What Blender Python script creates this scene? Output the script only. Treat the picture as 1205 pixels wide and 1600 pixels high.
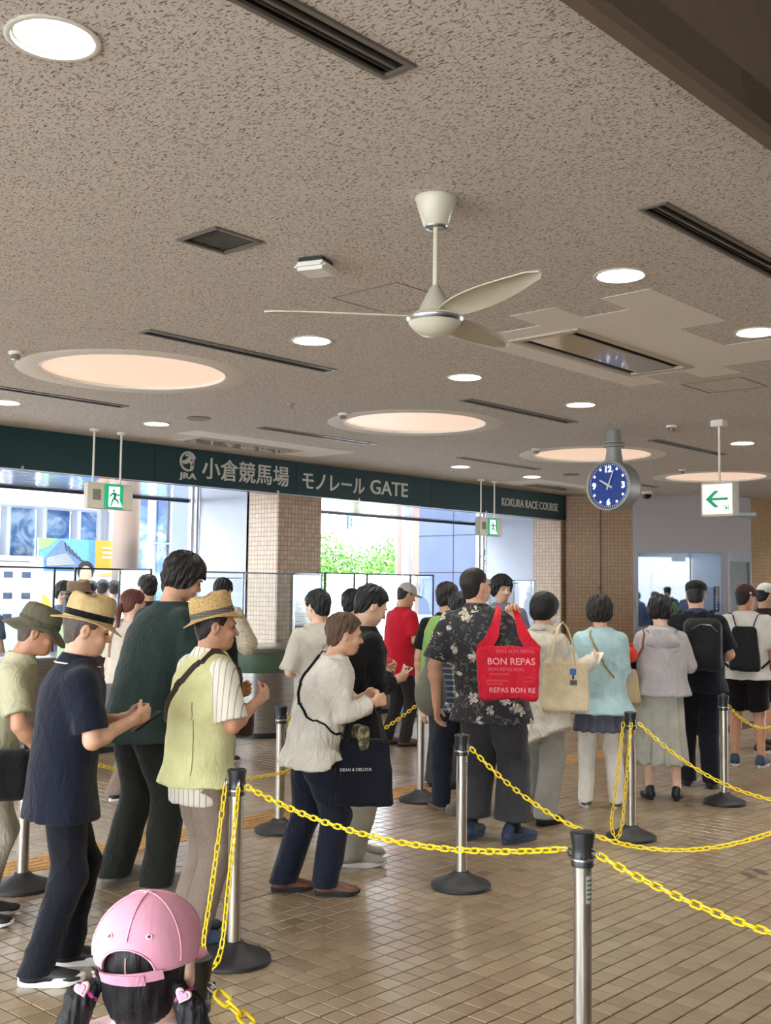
import bpy, bmesh, math, random
import numpy as np
from mathutils import Vector, Matrix
random.seed(7)
rng = np.random.default_rng(7)
for _o in list(bpy.data.objects):
    bpy.data.objects.remove(_o)
scene = bpy.context.scene
COL = scene.collection
PI = math.pi

# ------------------------------------------------------------------ camera
CAM_H = 1.646
cam_data = bpy.data.cameras.new('camera')
cam_data.sensor_fit = 'HORIZONTAL'
cam_data.sensor_width = 36.0
cam_data.lens = 1714.86 / 1205.0 * 36.0
cam_data.clip_start = 0.05
cam_data.clip_end = 300.0
camera = bpy.data.objects.new('camera', cam_data)
COL.objects.link(camera)
_yaw, _pit, _rol = 0.827378, 0.0682293, 0.0117496
_F0 = Vector((math.sin(_yaw), math.cos(_yaw), 0)); _R0 = Vector((math.cos(_yaw), -math.sin(_yaw), 0)); _Z0 = Vector((0, 0, 1))
_F = _F0 * math.cos(_pit) + _Z0 * math.sin(_pit)
_U = -_F0 * math.sin(_pit) + _Z0 * math.cos(_pit)
_R = _R0 * math.cos(_rol) + _U * math.sin(_rol)
_U = _U * math.cos(_rol) - _R0 * math.sin(_rol)
camera.matrix_world = Matrix(((_R.x, _U.x, -_F.x, 0), (_R.y, _U.y, -_F.y, 0), (_R.z, _U.z, -_F.z, CAM_H), (0, 0, 0, 1)))
scene.camera = camera

# ------------------------------------------------------------------ world, sun, exposure
world = bpy.data.worlds.new('overcast_sky')
scene.world = world
world.use_nodes = True
_nt = world.node_tree
_bg = _nt.nodes['Background']
_bg.inputs['Color'].default_value = (0.86, 0.93, 1.0, 1)
_bg.inputs['Strength'].default_value = 9.5
sun_data = bpy.data.lights.new('sun', 'SUN')
sun_data.energy = 4.0
sun_data.angle = 0.05
sun_data.color = (1.0, 0.96, 0.88)
sun = bpy.data.objects.new('sun', sun_data)
COL.objects.link(sun)
sun.rotation_euler = (math.radians(28), math.radians(-14), math.radians(20))
scene.view_settings.view_transform = 'Standard'
scene.view_settings.look = 'None'
scene.view_settings.gamma = 1.0
scene.view_settings.use_curve_mapping = False
scene.view_settings.exposure = 0.48
scene.cycles.max_bounces = 10
scene.cycles.diffuse_bounces = 5
scene.cycles.glossy_bounces = 4
scene.cycles.transmission_bounces = 8
scene.cycles.transparent_max_bounces = 16
scene.cycles.sample_clamp_indirect = 6.0
scene.cycles.caustics_reflective = False
scene.cycles.caustics_refractive = False
DOWNLIGHT_W = 10.0      # each recessed ceiling lamp
PANEL_GLOW = 0.6       # round luminous ceiling panels

# ------------------------------------------------------------------ materials
def lin(c):
    return tuple((x / 12.92 if x <= 0.04045 else ((x + 0.055) / 1.055) ** 2.4) for x in c)

def rgb(r, g, b):
    return lin((r / 255.0, g / 255.0, b / 255.0))

class N:
    """small node helper"""
    def __init__(self, name):
        self.m = bpy.data.materials.new(name)
        self.m.use_nodes = True
        self.t = self.m.node_tree
        self.b = self.t.nodes['Principled BSDF']
    def n(self, kind, **kw):
        nd = self.t.nodes.new(kind)
        for k, v in kw.items():
            if k in nd.inputs:
                nd.inputs[k].default_value = v
            else:
                setattr(nd, k, v)
        return nd
    def l(self, a, b):
        self.t.links.new(a, b)
    def set(self, **kw):
        for k, v in kw.items():
            self.b.inputs[k.replace('_', ' ')].default_value = v
    def obj(self):
        return self.n('ShaderNodeTexCoord').outputs['Object']
    def gen(self):
        return self.n('ShaderNodeTexCoord').outputs['Object']
    def geo(self):
        return self.n('ShaderNodeNewGeometry').outputs['Position']
    def mapping(self, vec, scale=(1, 1, 1), rot=(0, 0, 0), loc=(0, 0, 0)):
        m = self.n('ShaderNodeMapping')
        m.inputs['Scale'].default_value = scale; m.inputs['Rotation'].default_value = rot; m.inputs['Location'].default_value = loc
        self.l(vec, m.inputs['Vector'])
        return m.outputs['Vector']
    def noise(self, vec, scale, detail=2.0, rough=0.5, dist=0.0):
        nd = self.n('ShaderNodeTexNoise')
        nd.inputs['Scale'].default_value = scale; nd.inputs['Detail'].default_value = detail
        nd.inputs['Roughness'].default_value = rough; nd.inputs['Distortion'].default_value = dist
        self.l(vec, nd.inputs['Vector'])
        return nd.outputs['Fac']
    def ramp(self, fac, stops, mode='LINEAR'):
        r = self.n('ShaderNodeValToRGB')
        r.color_ramp.interpolation = mode
        while len(r.color_ramp.elements) < len(stops):
            r.color_ramp.elements.new(0.5)
        for e, (p, c) in zip(r.color_ramp.elements, stops):
            e.position = p
            e.color = (*c, 1) if len(c) == 3 else c
        self.l(fac, r.inputs['Fac'])
        return r.outputs['Color']
    def mix(self, fac, a, b, mode='MIX'):
        m = self.n('ShaderNodeMix', data_type='RGBA', blend_type=mode)
        for s, v in ((m.inputs[0], fac), (m.inputs[6], a), (m.inputs[7], b)):
            if isinstance(v, (int, float)):
                s.default_value = v
            elif isinstance(v, tuple):
                s.default_value = (*v, 1) if len(v) == 3 else v
            else:
                self.l(v, s)
        return m.outputs[2]
    def math(self, op, a, b=None, c=None):
        m = self.n('ShaderNodeMath', operation=op)
        for i, v in enumerate((a, b, c)):
            if v is None:
                continue
            if isinstance(v, (int, float)):
                m.inputs[i].default_value = v
            else:
                self.l(v, m.inputs[i])
        return m.outputs[0]
    def color(self, sock):
        self.l(sock, self.b.inputs['Base Color'])
    def bump(self, h, strength=0.3, dist=0.01):
        b = self.n('ShaderNodeBump')
        b.inputs['Strength'].default_value = strength; b.inputs['Distance'].default_value = dist
        self.l(h, b.inputs['Height'])
        self.l(b.outputs['Normal'], self.b.inputs['Normal'])

_mats = {}
def mat(name, col, rough=0.6, metal=0.0, var=0.06, scale=12.0, bump=0.0, bscale=150.0, spec=0.5, sheen=0.0, coat=0.0):
    if name in _mats:
        return _mats[name]
    k = N(name)
    k.set(Roughness=rough, Metallic=metal)
    k.b.inputs['Specular IOR Level'].default_value = spec
    if sheen: k.b.inputs['Sheen Weight'].default_value = sheen
    if coat: k.b.inputs['Coat Weight'].default_value = coat
    v = k.obj()
    nz = k.noise(v, scale, 3.0)
    lo = tuple(max(0, c * (1 - var)) for c in col); hi = tuple(min(1, c * (1 + var)) for c in col)
    k.color(k.ramp(nz, [(0.3, lo), (0.7, hi)]))
    if bump:
        k.bump(k.noise(v, bscale, 3.0), bump, 0.004)
    _mats[name] = k.m
    return k.m

def cloth(name, col, rough=0.85, var=0.10, weave=420.0, sheen=0.25, bump=0.25):
    if name in _mats:
        return _mats[name]
    k = N(name)
    k.set(Roughness=rough)
    k.b.inputs['Specular IOR Level'].default_value = 0.2
    k.b.inputs['Sheen Weight'].default_value = sheen * 0.4
    v = k.obj()
    a = k.noise(v, 9.0, 3.0)
    lo = tuple(c * (1 - var) for c in col); hi = tuple(min(1, c * (1 + var)) for c in col)
    k.color(k.ramp(a, [(0.3, lo), (0.7, hi)]))
    f = k.noise(k.mapping(v, (1, 1, .6), (.3, .5, 0)), 16.0, 3.0, 0.55, 1.4)
    w = k.noise(v, weave, 1.0)
    k.bump(k.math('ADD', k.math('MULTIPLY', f, 1.0), k.math('MULTIPLY', w, 0.08)), min(1.0, bump * 2.4), 0.022)
    _mats[name] = k.m
    return k.m

def emit(name, col, strength, base=None):
    if name in _mats:
        return _mats[name]
    k = N(name)
    k.set(Roughness=0.5)
    k.b.inputs['Base Color'].default_value = (*(base or col), 1)
    k.b.inputs['Emission Color'].default_value = (*col, 1)
    k.b.inputs['Emission Strength'].default_value = strength
    _mats[name] = k.m
    return k.m

def glass(name, tint=(0.93, 0.97, 0.98), refl=0.06):
    """thin sheet glass: clear with a fresnel sheen"""
    if name in _mats:
        return _mats[name]
    k = N(name)
    t = k.t
    tr = k.n('ShaderNodeBsdfTransparent'); tr.inputs['Color'].default_value = (*tint, 1)
    gl = k.n('ShaderNodeBsdfGlossy'); gl.inputs['Roughness'].default_value = 0.02
    gl.inputs['Color'].default_value = (1, 1, 1, 1)
    fr = k.n('ShaderNodeLayerWeight'); fr.inputs['Blend'].default_value = 0.25
    fac = k.math('ADD', k.math('MULTIPLY', fr.outputs['Fresnel'], 0.5), refl)
    mx = k.n('ShaderNodeMixShader')
    k.l(fac, mx.inputs[0]); k.l(tr.outputs[0], mx.inputs[1]); k.l(gl.outputs[0], mx.inputs[2])
    k.l(mx.outputs[0], t.nodes['Material Output'].inputs['Surface'])
    _mats[name] = k.m
    return k.m

# ------------------------------------------------------------------ mesh helpers
class MB:
    """collects shapes into one mesh"""
    def __init__(self):
        self.v = []; self.f = []
    def add(self, vs, fs):
        o = len(self.v)
        self.v += [tuple(p) for p in vs]
        self.f += [tuple(i + o for i in f) for f in fs]
        return self
    def box(self, c, s, rz=0.0, bev=0.0, m=None):
        bm = bmesh.new()
        bmesh.ops.create_cube(bm, size=1.0)
        bmesh.ops.scale(bm, vec=s, verts=bm.verts)
        if bev > 0:
            bmesh.ops.bevel(bm, geom=bm.edges[:], offset=bev, segments=2, affect='EDGES', clamp_overlap=True)
        mt = Matrix.Translation(c) @ Matrix.Rotation(rz, 4, 'Z')
        if m is not None: mt = m @ mt
        bm.transform(mt)
        bm.verts.index_update()
        self.add([v.co[:] for v in bm.verts], [[v.index for v in f.verts] for f in bm.faces])
        bm.free()
        return self
    def lathe(self, prof, n=24, c=(0, 0, 0), m=None, cap=True, sx=1.0, sy=1.0):
        vs = []; fs = []
        for r, z in prof:
            for k in range(n):
                a = 2 * PI * k / n
                vs.append(Vector((c[0] + r * sx * math.cos(a), c[1] + r * sy * math.sin(a), c[2] + z)))
        for i in range(len(prof) - 1):
            for k in range(n):
                k2 = (k + 1) % n
                fs.append((i * n + k, i * n + k2, (i + 1) * n + k2, (i + 1) * n + k))
        if cap:
            if prof[0][0] > 1e-5: fs.append(tuple(reversed(range(n))))
            if prof[-1][0] > 1e-5: fs.append(tuple((len(prof) - 1) * n + k for k in range(n)))
        if m is not None:
            vs = [m @ v for v in vs]
        return self.add(vs, fs)
    def tube(self, pts, r, n=8, closed=False, flat=None):
        """round (or flat=(w,h)) tube along points"""
        pts = [Vector(p) for p in pts]
        vs = []; fs = []
        m_ = len(pts)
        up = Vector((0, 0, 1))
        prev = None
        for i, p in enumerate(pts):
            if closed:
                d = pts[(i + 1) % m_] - pts[i - 1]
            else:
                d = pts[min(i + 1, m_ - 1)] - pts[max(i - 1, 0)]
            d = d.normalized() if d.length > 1e-9 else Vector((0, 0, 1))
            if prev is None:
                a = d.cross(up)
                if a.length < 1e-3: a = d.cross(Vector((1, 0, 0)))
                a.normalize()
            else:
                a = (prev - d * prev.dot(d))
                a = a.normalized() if a.length > 1e-6 else d.orthogonal().normalized()
            prev = a
            b = d.cross(a)
            rr = r[i] if isinstance(r, (list, tuple)) else r
            for k in range(n):
                t = 2 * PI * k / n
                if flat:
                    vs.append(p + a * math.cos(t) * flat[0] + b * math.sin(t) * flat[1])
                else:
                    vs.append(p + a * math.cos(t) * rr + b * math.sin(t) * rr)
        segs = m_ if closed else m_ - 1
        for i in range(segs):
            j = (i + 1) % m_
            for k in range(n):
                k2 = (k + 1) % n
                fs.append((i * n + k, i * n + k2, j * n + k2, j * n + k))
        if not closed:
            fs.append(tuple(reversed(range(n)))); fs.append(tuple((m_ - 1) * n + k for k in range(n)))
        return self.add(vs, fs)
    def prism(self, poly, depth, m=None, bev=0.0):
        """2D polygon (x,z) extruded along +y by depth"""
        n = len(poly)
        vs = [Vector((x, 0, z)) for x, z in poly] + [Vector((x, depth, z)) for x, z in poly]
        if m is not None: vs = [m @ v for v in vs]
        fs = [tuple(range(n)), tuple(reversed(range(n, 2 * n)))]
        fs += [(i, i + n, (i + 1) % n + n, (i + 1) % n) for i in range(n)]
        return self.add(vs, fs)
    def quad(self, a, b, c, d):
        return self.add([a, b, c, d], [(0, 1, 2, 3)])
    def mesh(self, name, smooth=True, angle=35):
        me = bpy.data.meshes.new(name)
        me.from_pydata(self.v, [], self.f)
        bm = bmesh.new(); bm.from_mesh(me)
        bmesh.ops.recalc_face_normals(bm, faces=bm.faces)
        bm.to_mesh(me); bm.free()
        if smooth:
            me.shade_smooth()
            me.set_sharp_from_angle(angle=math.radians(angle))
        return me

def link(name, me, material, parent=None):
    o = bpy.data.objects.new(name, me)
    COL.objects.link(o)
    if material is not None and len(me.materials) == 0:
        me.materials.append(material)
    if parent is not None:
        o.parent = parent
    return o

def part(name, mb, material, parent=None, smooth=True, angle=35):
    me = mb if isinstance(mb, bpy.types.Mesh) else mb.mesh(name, smooth, angle)
    return link(name, me, material, parent)

def tag(o, label, cat, group=None, kind=None):
    o['label'] = label; o['category'] = cat
    if group: o['group'] = group
    if kind: o['kind'] = kind
    return o

def thing(name, label, cat, loc=(0, 0, 0), rz=0.0, group=None):
    o = bpy.data.objects.new(name, None)
    COL.objects.link(o)
    o.empty_display_size = 0.1
    o.location = loc
    o.rotation_euler = (0, 0, rz)
    return tag(o, label, cat, group)

def struct(name, mb, material, label=None, parent=None, smooth=True):
    o = part(name, mb, material, parent, smooth)
    o['kind'] = 'structure'
    if label: o['label'] = label
    return o

def copy_tree(root, loc, rz, label, group=None):
    r = root.copy(); COL.objects.link(r)
    r.location = loc; r.rotation_euler = (0, 0, rz); r['label'] = label
    if group: r['group'] = group
    for ch in list(root.children):
        c = ch.copy(); COL.objects.link(c); c.parent = r
        for g in list(ch.children):
            d = g.copy(); COL.objects.link(d); d.parent = c
    return r

def text_mesh(s, size, extrude=0.002, bold=0.0, spacing=1.0, shear=0.0):
    """outline lettering as a mesh in the local XY plane, left aligned at the origin"""
    cu = bpy.data.curves.new('lettering', 'FONT')
    cu.body = s; cu.size = size; cu.extrude = extrude; cu.offset = bold
    cu.space_character = spacing; cu.shear = shear
    cu.resolution_u = 3
    o = bpy.data.objects.new('lettering', cu)
    COL.objects.link(o)
    dg = bpy.context.evaluated_depsgraph_get()
    me = bpy.data.meshes.new_from_object(o.evaluated_get(dg))
    bpy.data.objects.remove(o)
    bpy.data.curves.remove(cu)
    return me

def fit_text(s, x0, x1, z0, z1, y, extrude=0.004, bold=0.0, spacing=1.0):
    """lettering scaled into the box x0..x1, z0..z1 on a wall facing -Y at y"""
    me = text_mesh(s, 1.0, 0.0, bold, spacing)
    n = len(me.vertices)
    co = np.empty(n * 3); me.vertices.foreach_get('co', co); co = co.reshape(-1, 3)
    mn, mx = co.min(0), co.max(0)
    me2 = text_mesh(s, 1.0, 0.01, bold, spacing)
    n = len(me2.vertices)
    co = np.empty(n * 3); me2.vertices.foreach_get('co', co); co = co.reshape(-1, 3)
    out = np.empty_like(co)
    out[:, 0] = x0 + (co[:, 0] - mn[0]) / (mx[0] - mn[0]) * (x1 - x0)
    out[:, 2] = z0 + (co[:, 1] - mn[1]) / (mx[1] - mn[1]) * (z1 - z0)
    out[:, 1] = y - np.where(co[:, 2] > 0, extrude, 0.0)
    me2.vertices.foreach_set('co', out.ravel())
    me2.update()
    bpy.data.meshes.remove(me)
    return me2
# ------------------------------------------------------------------ implicit surfaces (for bodies, clothes, bags)
f32 = np.float32
def A3(p): return np.array(p, f32)

def cone(a, b, ra, rb):
    a = A3(a); b = A3(b); ab = b - a; L2 = float(ab @ ab) + 1e-9
    def f(P):
        q = P - a
        t = np.clip((q @ ab) / L2, 0, 1)
        q = q - t[:, None] * ab
        return np.sqrt((q * q).sum(1)) - (ra + (rb - ra) * t)
    return f

def ell(c, r, R=None):
    c = A3(c); r = A3(r)
    def f(P):
        q = P - c
        if R is not None: q = q @ R
        q = q / r
        k0 = np.sqrt((q * q).sum(1)); q = q / r
        k1 = np.sqrt((q * q).sum(1)) + 1e-6
        return k0 * (k0 - 1) / k1
    return f

def rbox(c, hs, rad, R=None):
    c = A3(c); hs = A3(hs)
    def f(P):
        q = P - c
        if R is not None: q = q @ R
        q = np.abs(q) - (hs - rad)
        return np.sqrt((np.maximum(q, 0) ** 2).sum(1)) + np.minimum(q.max(1), 0) - rad
    return f

def stack(rows):
    """elliptic cross-sections (z, cx, cy, a, b) joined into a trunk"""
    r = np.array(rows, float)
    zs = r[:, 0]
    zz = np.linspace(zs[0], zs[-1], 160)
    tab = []
    for k in range(1, 5):
        v = np.interp(zz, zs, r[:, k])
        ker = np.array([1, 2, 3, 4, 5, 4, 3, 2, 1], float); ker /= ker.sum()
        v = np.convolve(np.pad(v, 4, mode='edge'), ker, 'valid')
        tab.append(v.astype(f32))
    z0, z1 = zs[0], zs[-1]
    def f(P):
        i = np.clip(((P[:, 2] - z0) / (z1 - z0) * 159), 0, 159)
        i0 = np.minimum(i.astype(np.int32), 158); t = i - i0
        cx, cy, a, b = [tb[i0] * (1 - t) + tb[i0 + 1] * t for tb in tab]
        x = P[:, 0] - cx; y = P[:, 1] - cy
        k0 = np.sqrt((x / a) ** 2 + (y / b) ** 2)
        k1 = np.sqrt((x / a ** 2) ** 2 + (y / b ** 2) ** 2) + 1e-6
        d = k0 * (k0 - 1) / k1
        return np.maximum(d, np.maximum(P[:, 2] - z1, z0 - P[:, 2]))
    return f

def uni(fs, k=0.0):
    def f(P):
        d = fs[0](P)
        for g in fs[1:]:
            e = g(P)
            if k > 0:
                h = np.maximum(k - np.abs(d - e), 0) / k
                d = np.minimum(d, e) - h * h * k * 0.25
            else:
                d = np.minimum(d, e)
        return d
    return f

def cut(f, p, n):
    """keep the side of the plane the normal points away from"""
    p = A3(p); n = A3(n); n = n / np.linalg.norm(n)
    return lambda P: np.maximum(f(P), (P - p) @ n)

def sub(f, g, k=0.008):
    def h(P):
        a = f(P); b = -g(P)
        m = np.maximum(k - np.abs(a - b), 0) / k
        return np.maximum(a, b) + m * m * k * 0.25
    return h

def inter(f, g):
    return lambda P: np.maximum(f(P), g(P))

def folds(f, amp, seed=0, freq=1.0, vert=0.0):
    """cloth creases: soft swells with a few sharper ridges"""
    r = np.random.default_rng(seed)
    ks = [A3(r.normal(0, 1, 3) * np.array([1, 1, 1.5 - vert])) for _ in range(6)]
    ks = [k / np.linalg.norm(k) * fr * freq for k, fr in zip(ks, (7, 12, 19, 15, 26, 34))]
    ph = r.uniform(0, 6.28, 6)
    def g(P):
        w = np.sin(P @ ks[0] + ph[0]) * 1.5 + .6 * np.sin(P @ ks[3] + ph[3])
        n = .35 * np.sin(P @ ks[1] + ph[1] + w)
        n = n + .75 * (1 - 1.6 * np.sqrt(np.abs(np.sin(P @ ks[2] * .7 + ph[2] + 1.5 * w)) + .004)) * (.5 + .5 * np.sin(P @ ks[3] + ph[3]))
        n = n + .35 * (1 - 1.6 * np.sqrt(np.abs(np.sin(P @ ks[4] * .8 + ph[4] + w)) + .004)) + .12 * np.sin(P @ ks[5] + ph[5])
        return f(P) - amp * 0.62 * n
    return g

def nets(D, lo, h):
    s = D < 0
    c = np.zeros(tuple(n - 1 for n in D.shape), np.int8)
    for i in (0, 1):
        for j in (0, 1):
            for k in (0, 1):
                c += s[i:s.shape[0] - 1 + i, j:s.shape[1] - 1 + j, k:s.shape[2] - 1 + k]
    act = (c > 0) & (c < 8)
    I, J, K = np.nonzero(act)
    m = len(I)
    if m == 0:
        return np.zeros((0, 3)), np.zeros((0, 4), int)
    idx = np.full(act.shape, -1, np.int64); idx[I, J, K] = np.arange(m)
    off = [(i, j, k) for i in (0, 1) for j in (0, 1) for k in (0, 1)]
    cv = np.stack([D[I + i, J + j, K + k] for i, j, k in off], 1)
    acc = np.zeros((m, 3)); cnt = np.zeros(m)
    for a in range(8):
        for b in range(a + 1, 8):
            da = np.array(off[b]) - np.array(off[a])
            if np.abs(da).sum() != 1: continue
            va, vb = cv[:, a], cv[:, b]
            x = (va < 0) != (vb < 0)
            t = np.where(x, va / np.where(x, va - vb, 1), 0)
            acc += x[:, None] * (np.array(off[a]) + t[:, None] * da); cnt += x
    V = (np.stack([I, J, K], 1) + acc / cnt[:, None]) * h + lo
    Q = []
    for ax in range(3):
        sl0 = [slice(None)] * 3; sl1 = [slice(None)] * 3
        sl0[ax] = slice(0, -1); sl1[ax] = slice(1, None)
        ch = s[tuple(sl0)] != s[tuple(sl1)]
        ins = s[tuple(sl0)]
        o1, o2 = (ax + 1) % 3, (ax + 2) % 3
        E = np.stack(np.nonzero(ch), 1)
        ok = (E[:, o1] > 0) & (E[:, o2] > 0) & (E[:, o1] < D.shape[o1] - 1) & (E[:, o2] < D.shape[o2] - 1)
        E = E[ok]
        if len(E) == 0: continue
        flip = ins[E[:, 0], E[:, 1], E[:, 2]]
        def cell(d1, d2):
            C = E.copy(); C[:, o1] += d1; C[:, o2] += d2
            return idx[C[:, 0], C[:, 1], C[:, 2]]
        q = np.stack([cell(-1, -1), cell(0, -1), cell(0, 0), cell(-1, 0)], 1)
        q[~flip] = q[~flip][:, ::-1]
        Q.append(q)
    return V, np.concatenate(Q)

def surf(f, lo, hi, h, co=4):
    lo = np.array(lo, float) - 2 * h; hi = np.array(hi, float) + 2 * h
    n = np.maximum(np.ceil((hi - lo) / (h * co)).astype(int), 2)
    cg = [lo[k] + np.arange(n[k] + 1) * h * co for k in range(3)]
    G = np.stack(np.meshgrid(*cg, indexing='ij'), -1).reshape(-1, 3).astype(f32)
    dc = f(G).reshape(tuple(n + 1))
    fn = n * co + 1
    ci = [np.minimum((np.arange(fn[k]) + co // 2) // co, n[k]) for k in range(3)]
    D = dc[np.ix_(*ci)].astype(f32)
    M = np.abs(D) < h * co * 1.9
    I = np.stack(np.nonzero(M), 1)
    P = (I * h + lo).astype(f32)
    D[M] = f(P)
    D[D == 0] = 1e-6
    return nets(D, lo, h)

def qmesh(name, chunks):
    off = 0; V = []; Q = []
    for v, q in chunks:
        V.append(v); Q.append(q + off); off += len(v)
    V = np.concatenate(V); Q = np.concatenate(Q)
    me = bpy.data.meshes.new(name)
    me.vertices.add(len(V)); me.vertices.foreach_set('co', V.astype(f32).ravel())
    me.loops.add(len(Q) * 4); me.loops.foreach_set('vertex_index', Q.astype(np.int32).ravel())
    me.polygons.add(len(Q))
    me.polygons.foreach_set('loop_start', np.arange(0, len(Q) * 4, 4, dtype=np.int32))
    me.update(calc_edges=True)
    me.shade_smooth()
    return me

def bounds(pts, pad):
    p = np.array(pts, float)
    return p.min(0) - pad, p.max(0) + pad

def rotm(yaw=0.0, pitch=0.0, roll=0.0):
    """columns = axes of a frame that faces +Y: yaw>0 turns to its right, pitch>0 nods down, roll>0 tips to its right"""
    m = Matrix.Rotation(-math.radians(yaw), 3, 'Z') @ Matrix.Rotation(-math.radians(pitch), 3, 'X') @ Matrix.Rotation(math.radians(roll), 3, 'Y')
    return np.array(m, float)

VIEW = -47.4
SKIN = {}
def skin(tone):
    c = {0: (228, 186, 160), 1: (214, 166, 136), 2: (190, 138, 108)}[tone]
    n = 'skin_%d' % tone
    if n in _mats: return _mats[n]
    k = N(n)
    k.set(Roughness=0.5)
    k.b.inputs['Subsurface Weight'].default_value = 0.08
    k.b.inputs['Subsurface Radius'].default_value = (0.012, 0.005, 0.003)
    v = k.obj()
    base = rgb(*c)
    k.color(k.ramp(k.noise(v, 26.0, 3.0), [(0.3, tuple(x * 0.86 for x in base)), (0.72, tuple(min(1, x * 1.08) for x in base))]))
    k.bump(k.noise(v, 300.0, 2.0), 0.08, 0.002)
    _mats[n] = k.m
    return k.m

def hair_mat(name, col):
    if name in _mats: return _mats[name]
    k = N(name)
    k.set(Roughness=0.55)
    k.b.inputs['Specular IOR Level'].default_value = 0.35
    v = k.mapping(k.obj(), (1, 1, 0.12))
    s = k.noise(v, 260.0, 2.0)
    k.color(k.ramp(s, [(0.3, tuple(c * 0.5 for c in col)), (0.75, tuple(min(1, c * 1.35) for c in col))]))
    k.bump(s, 0.5, 0.004)
    _mats[name] = k.m
    return k.m

# ------------------------------------------------------------------ hats (head frame: face +Y, origin between the ears)
def hat_rings(rows, n=40, dent=None, brim=None):
    """rows (a_x, a_y, z, w) closed over the top; w = how much of the brim wave applies"""
    mb = MB(); vs = []; fs = []
    for ax, ay, z, w in rows:
        for k in range(n):
            t = 2 * PI * k / n
            x, y = ax * math.cos(t), ay * math.sin(t)
            zz = z + (brim(t) * w if brim else 0)
            if dent and w < 0: zz += dent(x, y)
            vs.append((x, y, zz))
    for i in range(len(rows) - 1):
        for k in range(n):
            k2 = (k + 1) % n
            fs.append((i * n + k, i * n + k2, (i + 1) * n + k2, (i + 1) * n + k))
    fs.append(tuple((len(rows) - 1) * n + k for k in range(n)))
    mb.add(vs, fs)
    return mb

def fedora(bw=0.055, ch=0.115, k=1.0):
    br = lambda t: 0.012 * math.cos(2 * t) - 0.010 * max(0, math.sin(t)) + 0.006 * max(0, -math.sin(t))
    dn = lambda x, y: -0.016 * math.exp(-(x / 0.028) ** 2) * (1 if y > -0.06 else 0.6) - 0.008 * max(0, y) / 0.08
    a, b = 0.084 * k, 0.104 * k
    rows = [(a - 0.004, b - 0.004, 0.002, 0.15), (a + bw * 0.6, b + bw * 0.6, -0.006, 0.7), (a + bw, b + bw, -0.010, 1), (a + bw + 0.002, b + bw + 0.002, -0.007, 1),
            (a + bw, b + bw, -0.004, 1), (a + bw * 0.55, b + bw * 0.55, 0.0, 0.6), (a + 0.004, b + 0.004, 0.006, 0.1), (a, b, 0.014, 0), (a, b, 0.04, 0), (a * 0.97, b * 0.97, ch * 0.72, 0),
            (a * 0.90, b * 0.91, ch * 0.93, -1), (a * 0.80, b * 0.83, ch, -1), (a * 0.6, b * 0.62, ch + 0.004, -1), (a * 0.35, b * 0.4, ch + 0.004, -1), (a * 0.12, b * 0.15, ch + 0.004, -1)]
    return hat_rings(rows, 44, dn, br)

def hat_band(z0=0.012, z1=0.04, k=1.0):
    a, b = 0.0855 * k, 0.1055 * k
    mb = MB()
    mb.lathe([(0.98, z0), (1.0, z0 + 0.002), (1.0, z1 - 0.002), (0.975, z1)], 44, cap=False, sx=a, sy=b)
    return mb

def boonie():
    br = lambda t: -0.022 * abs(math.sin(t)) ** 1 + 0.012 * math.sin(3 * t + 0.6) + 0.008 * math.sin(5 * t)
    a, b = 0.085, 0.105
    bw = 0.068
    rows = [(a - .004, b - .004, 0.0, .1), (a + bw * .6, b + bw * .6, -.016, .7), (a + bw, b + bw, -.026, 1), (a + bw + .002, b + bw + .002, -.023, 1), (a + bw, b + bw, -.02, 1), (a + bw * .5, b + bw * .5, -.008, .55),
            (a + .003, b + .003, .004, .1), (a + .001, b + .001, .02, 0), (a, b, .045, 0), (a * .95, b * .95, .075, 0), (a * .86, b * .87, .094, 0), (a * .6, b * .62, .104, 0), (a * .25, b * .27, .107, 0)]
    return hat_rings(rows, 44, None, br)

def cap_parts(hole=False):
    """baseball cap: dome and brim fields in the head frame"""
    dome = ell((0, -0.006, 0.028), (0.089, 0.108, 0.092))
    inner = ell((0, -0.006, 0.026), (0.085, 0.104, 0.088))
    return dome, inner

# ------------------------------------------------------------------ people
def ik(h, a, l1, l2, fwd):
    h = np.array(h, float); a = np.array(a, float)
    d = a - h; L = np.linalg.norm(d)
    L = min(L, (l1 + l2) * 0.999)
    u = d / np.linalg.norm(d)
    x = (l1 * l1 - l2 * l2 + L * L) / (2 * L)
    hh = math.sqrt(max(l1 * l1 - x * x, 0))
    w = np.array(fwd, float); w = w - u * (w @ u); w /= np.linalg.norm(w) + 1e-9
    return h + u * x + w * hh

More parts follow.
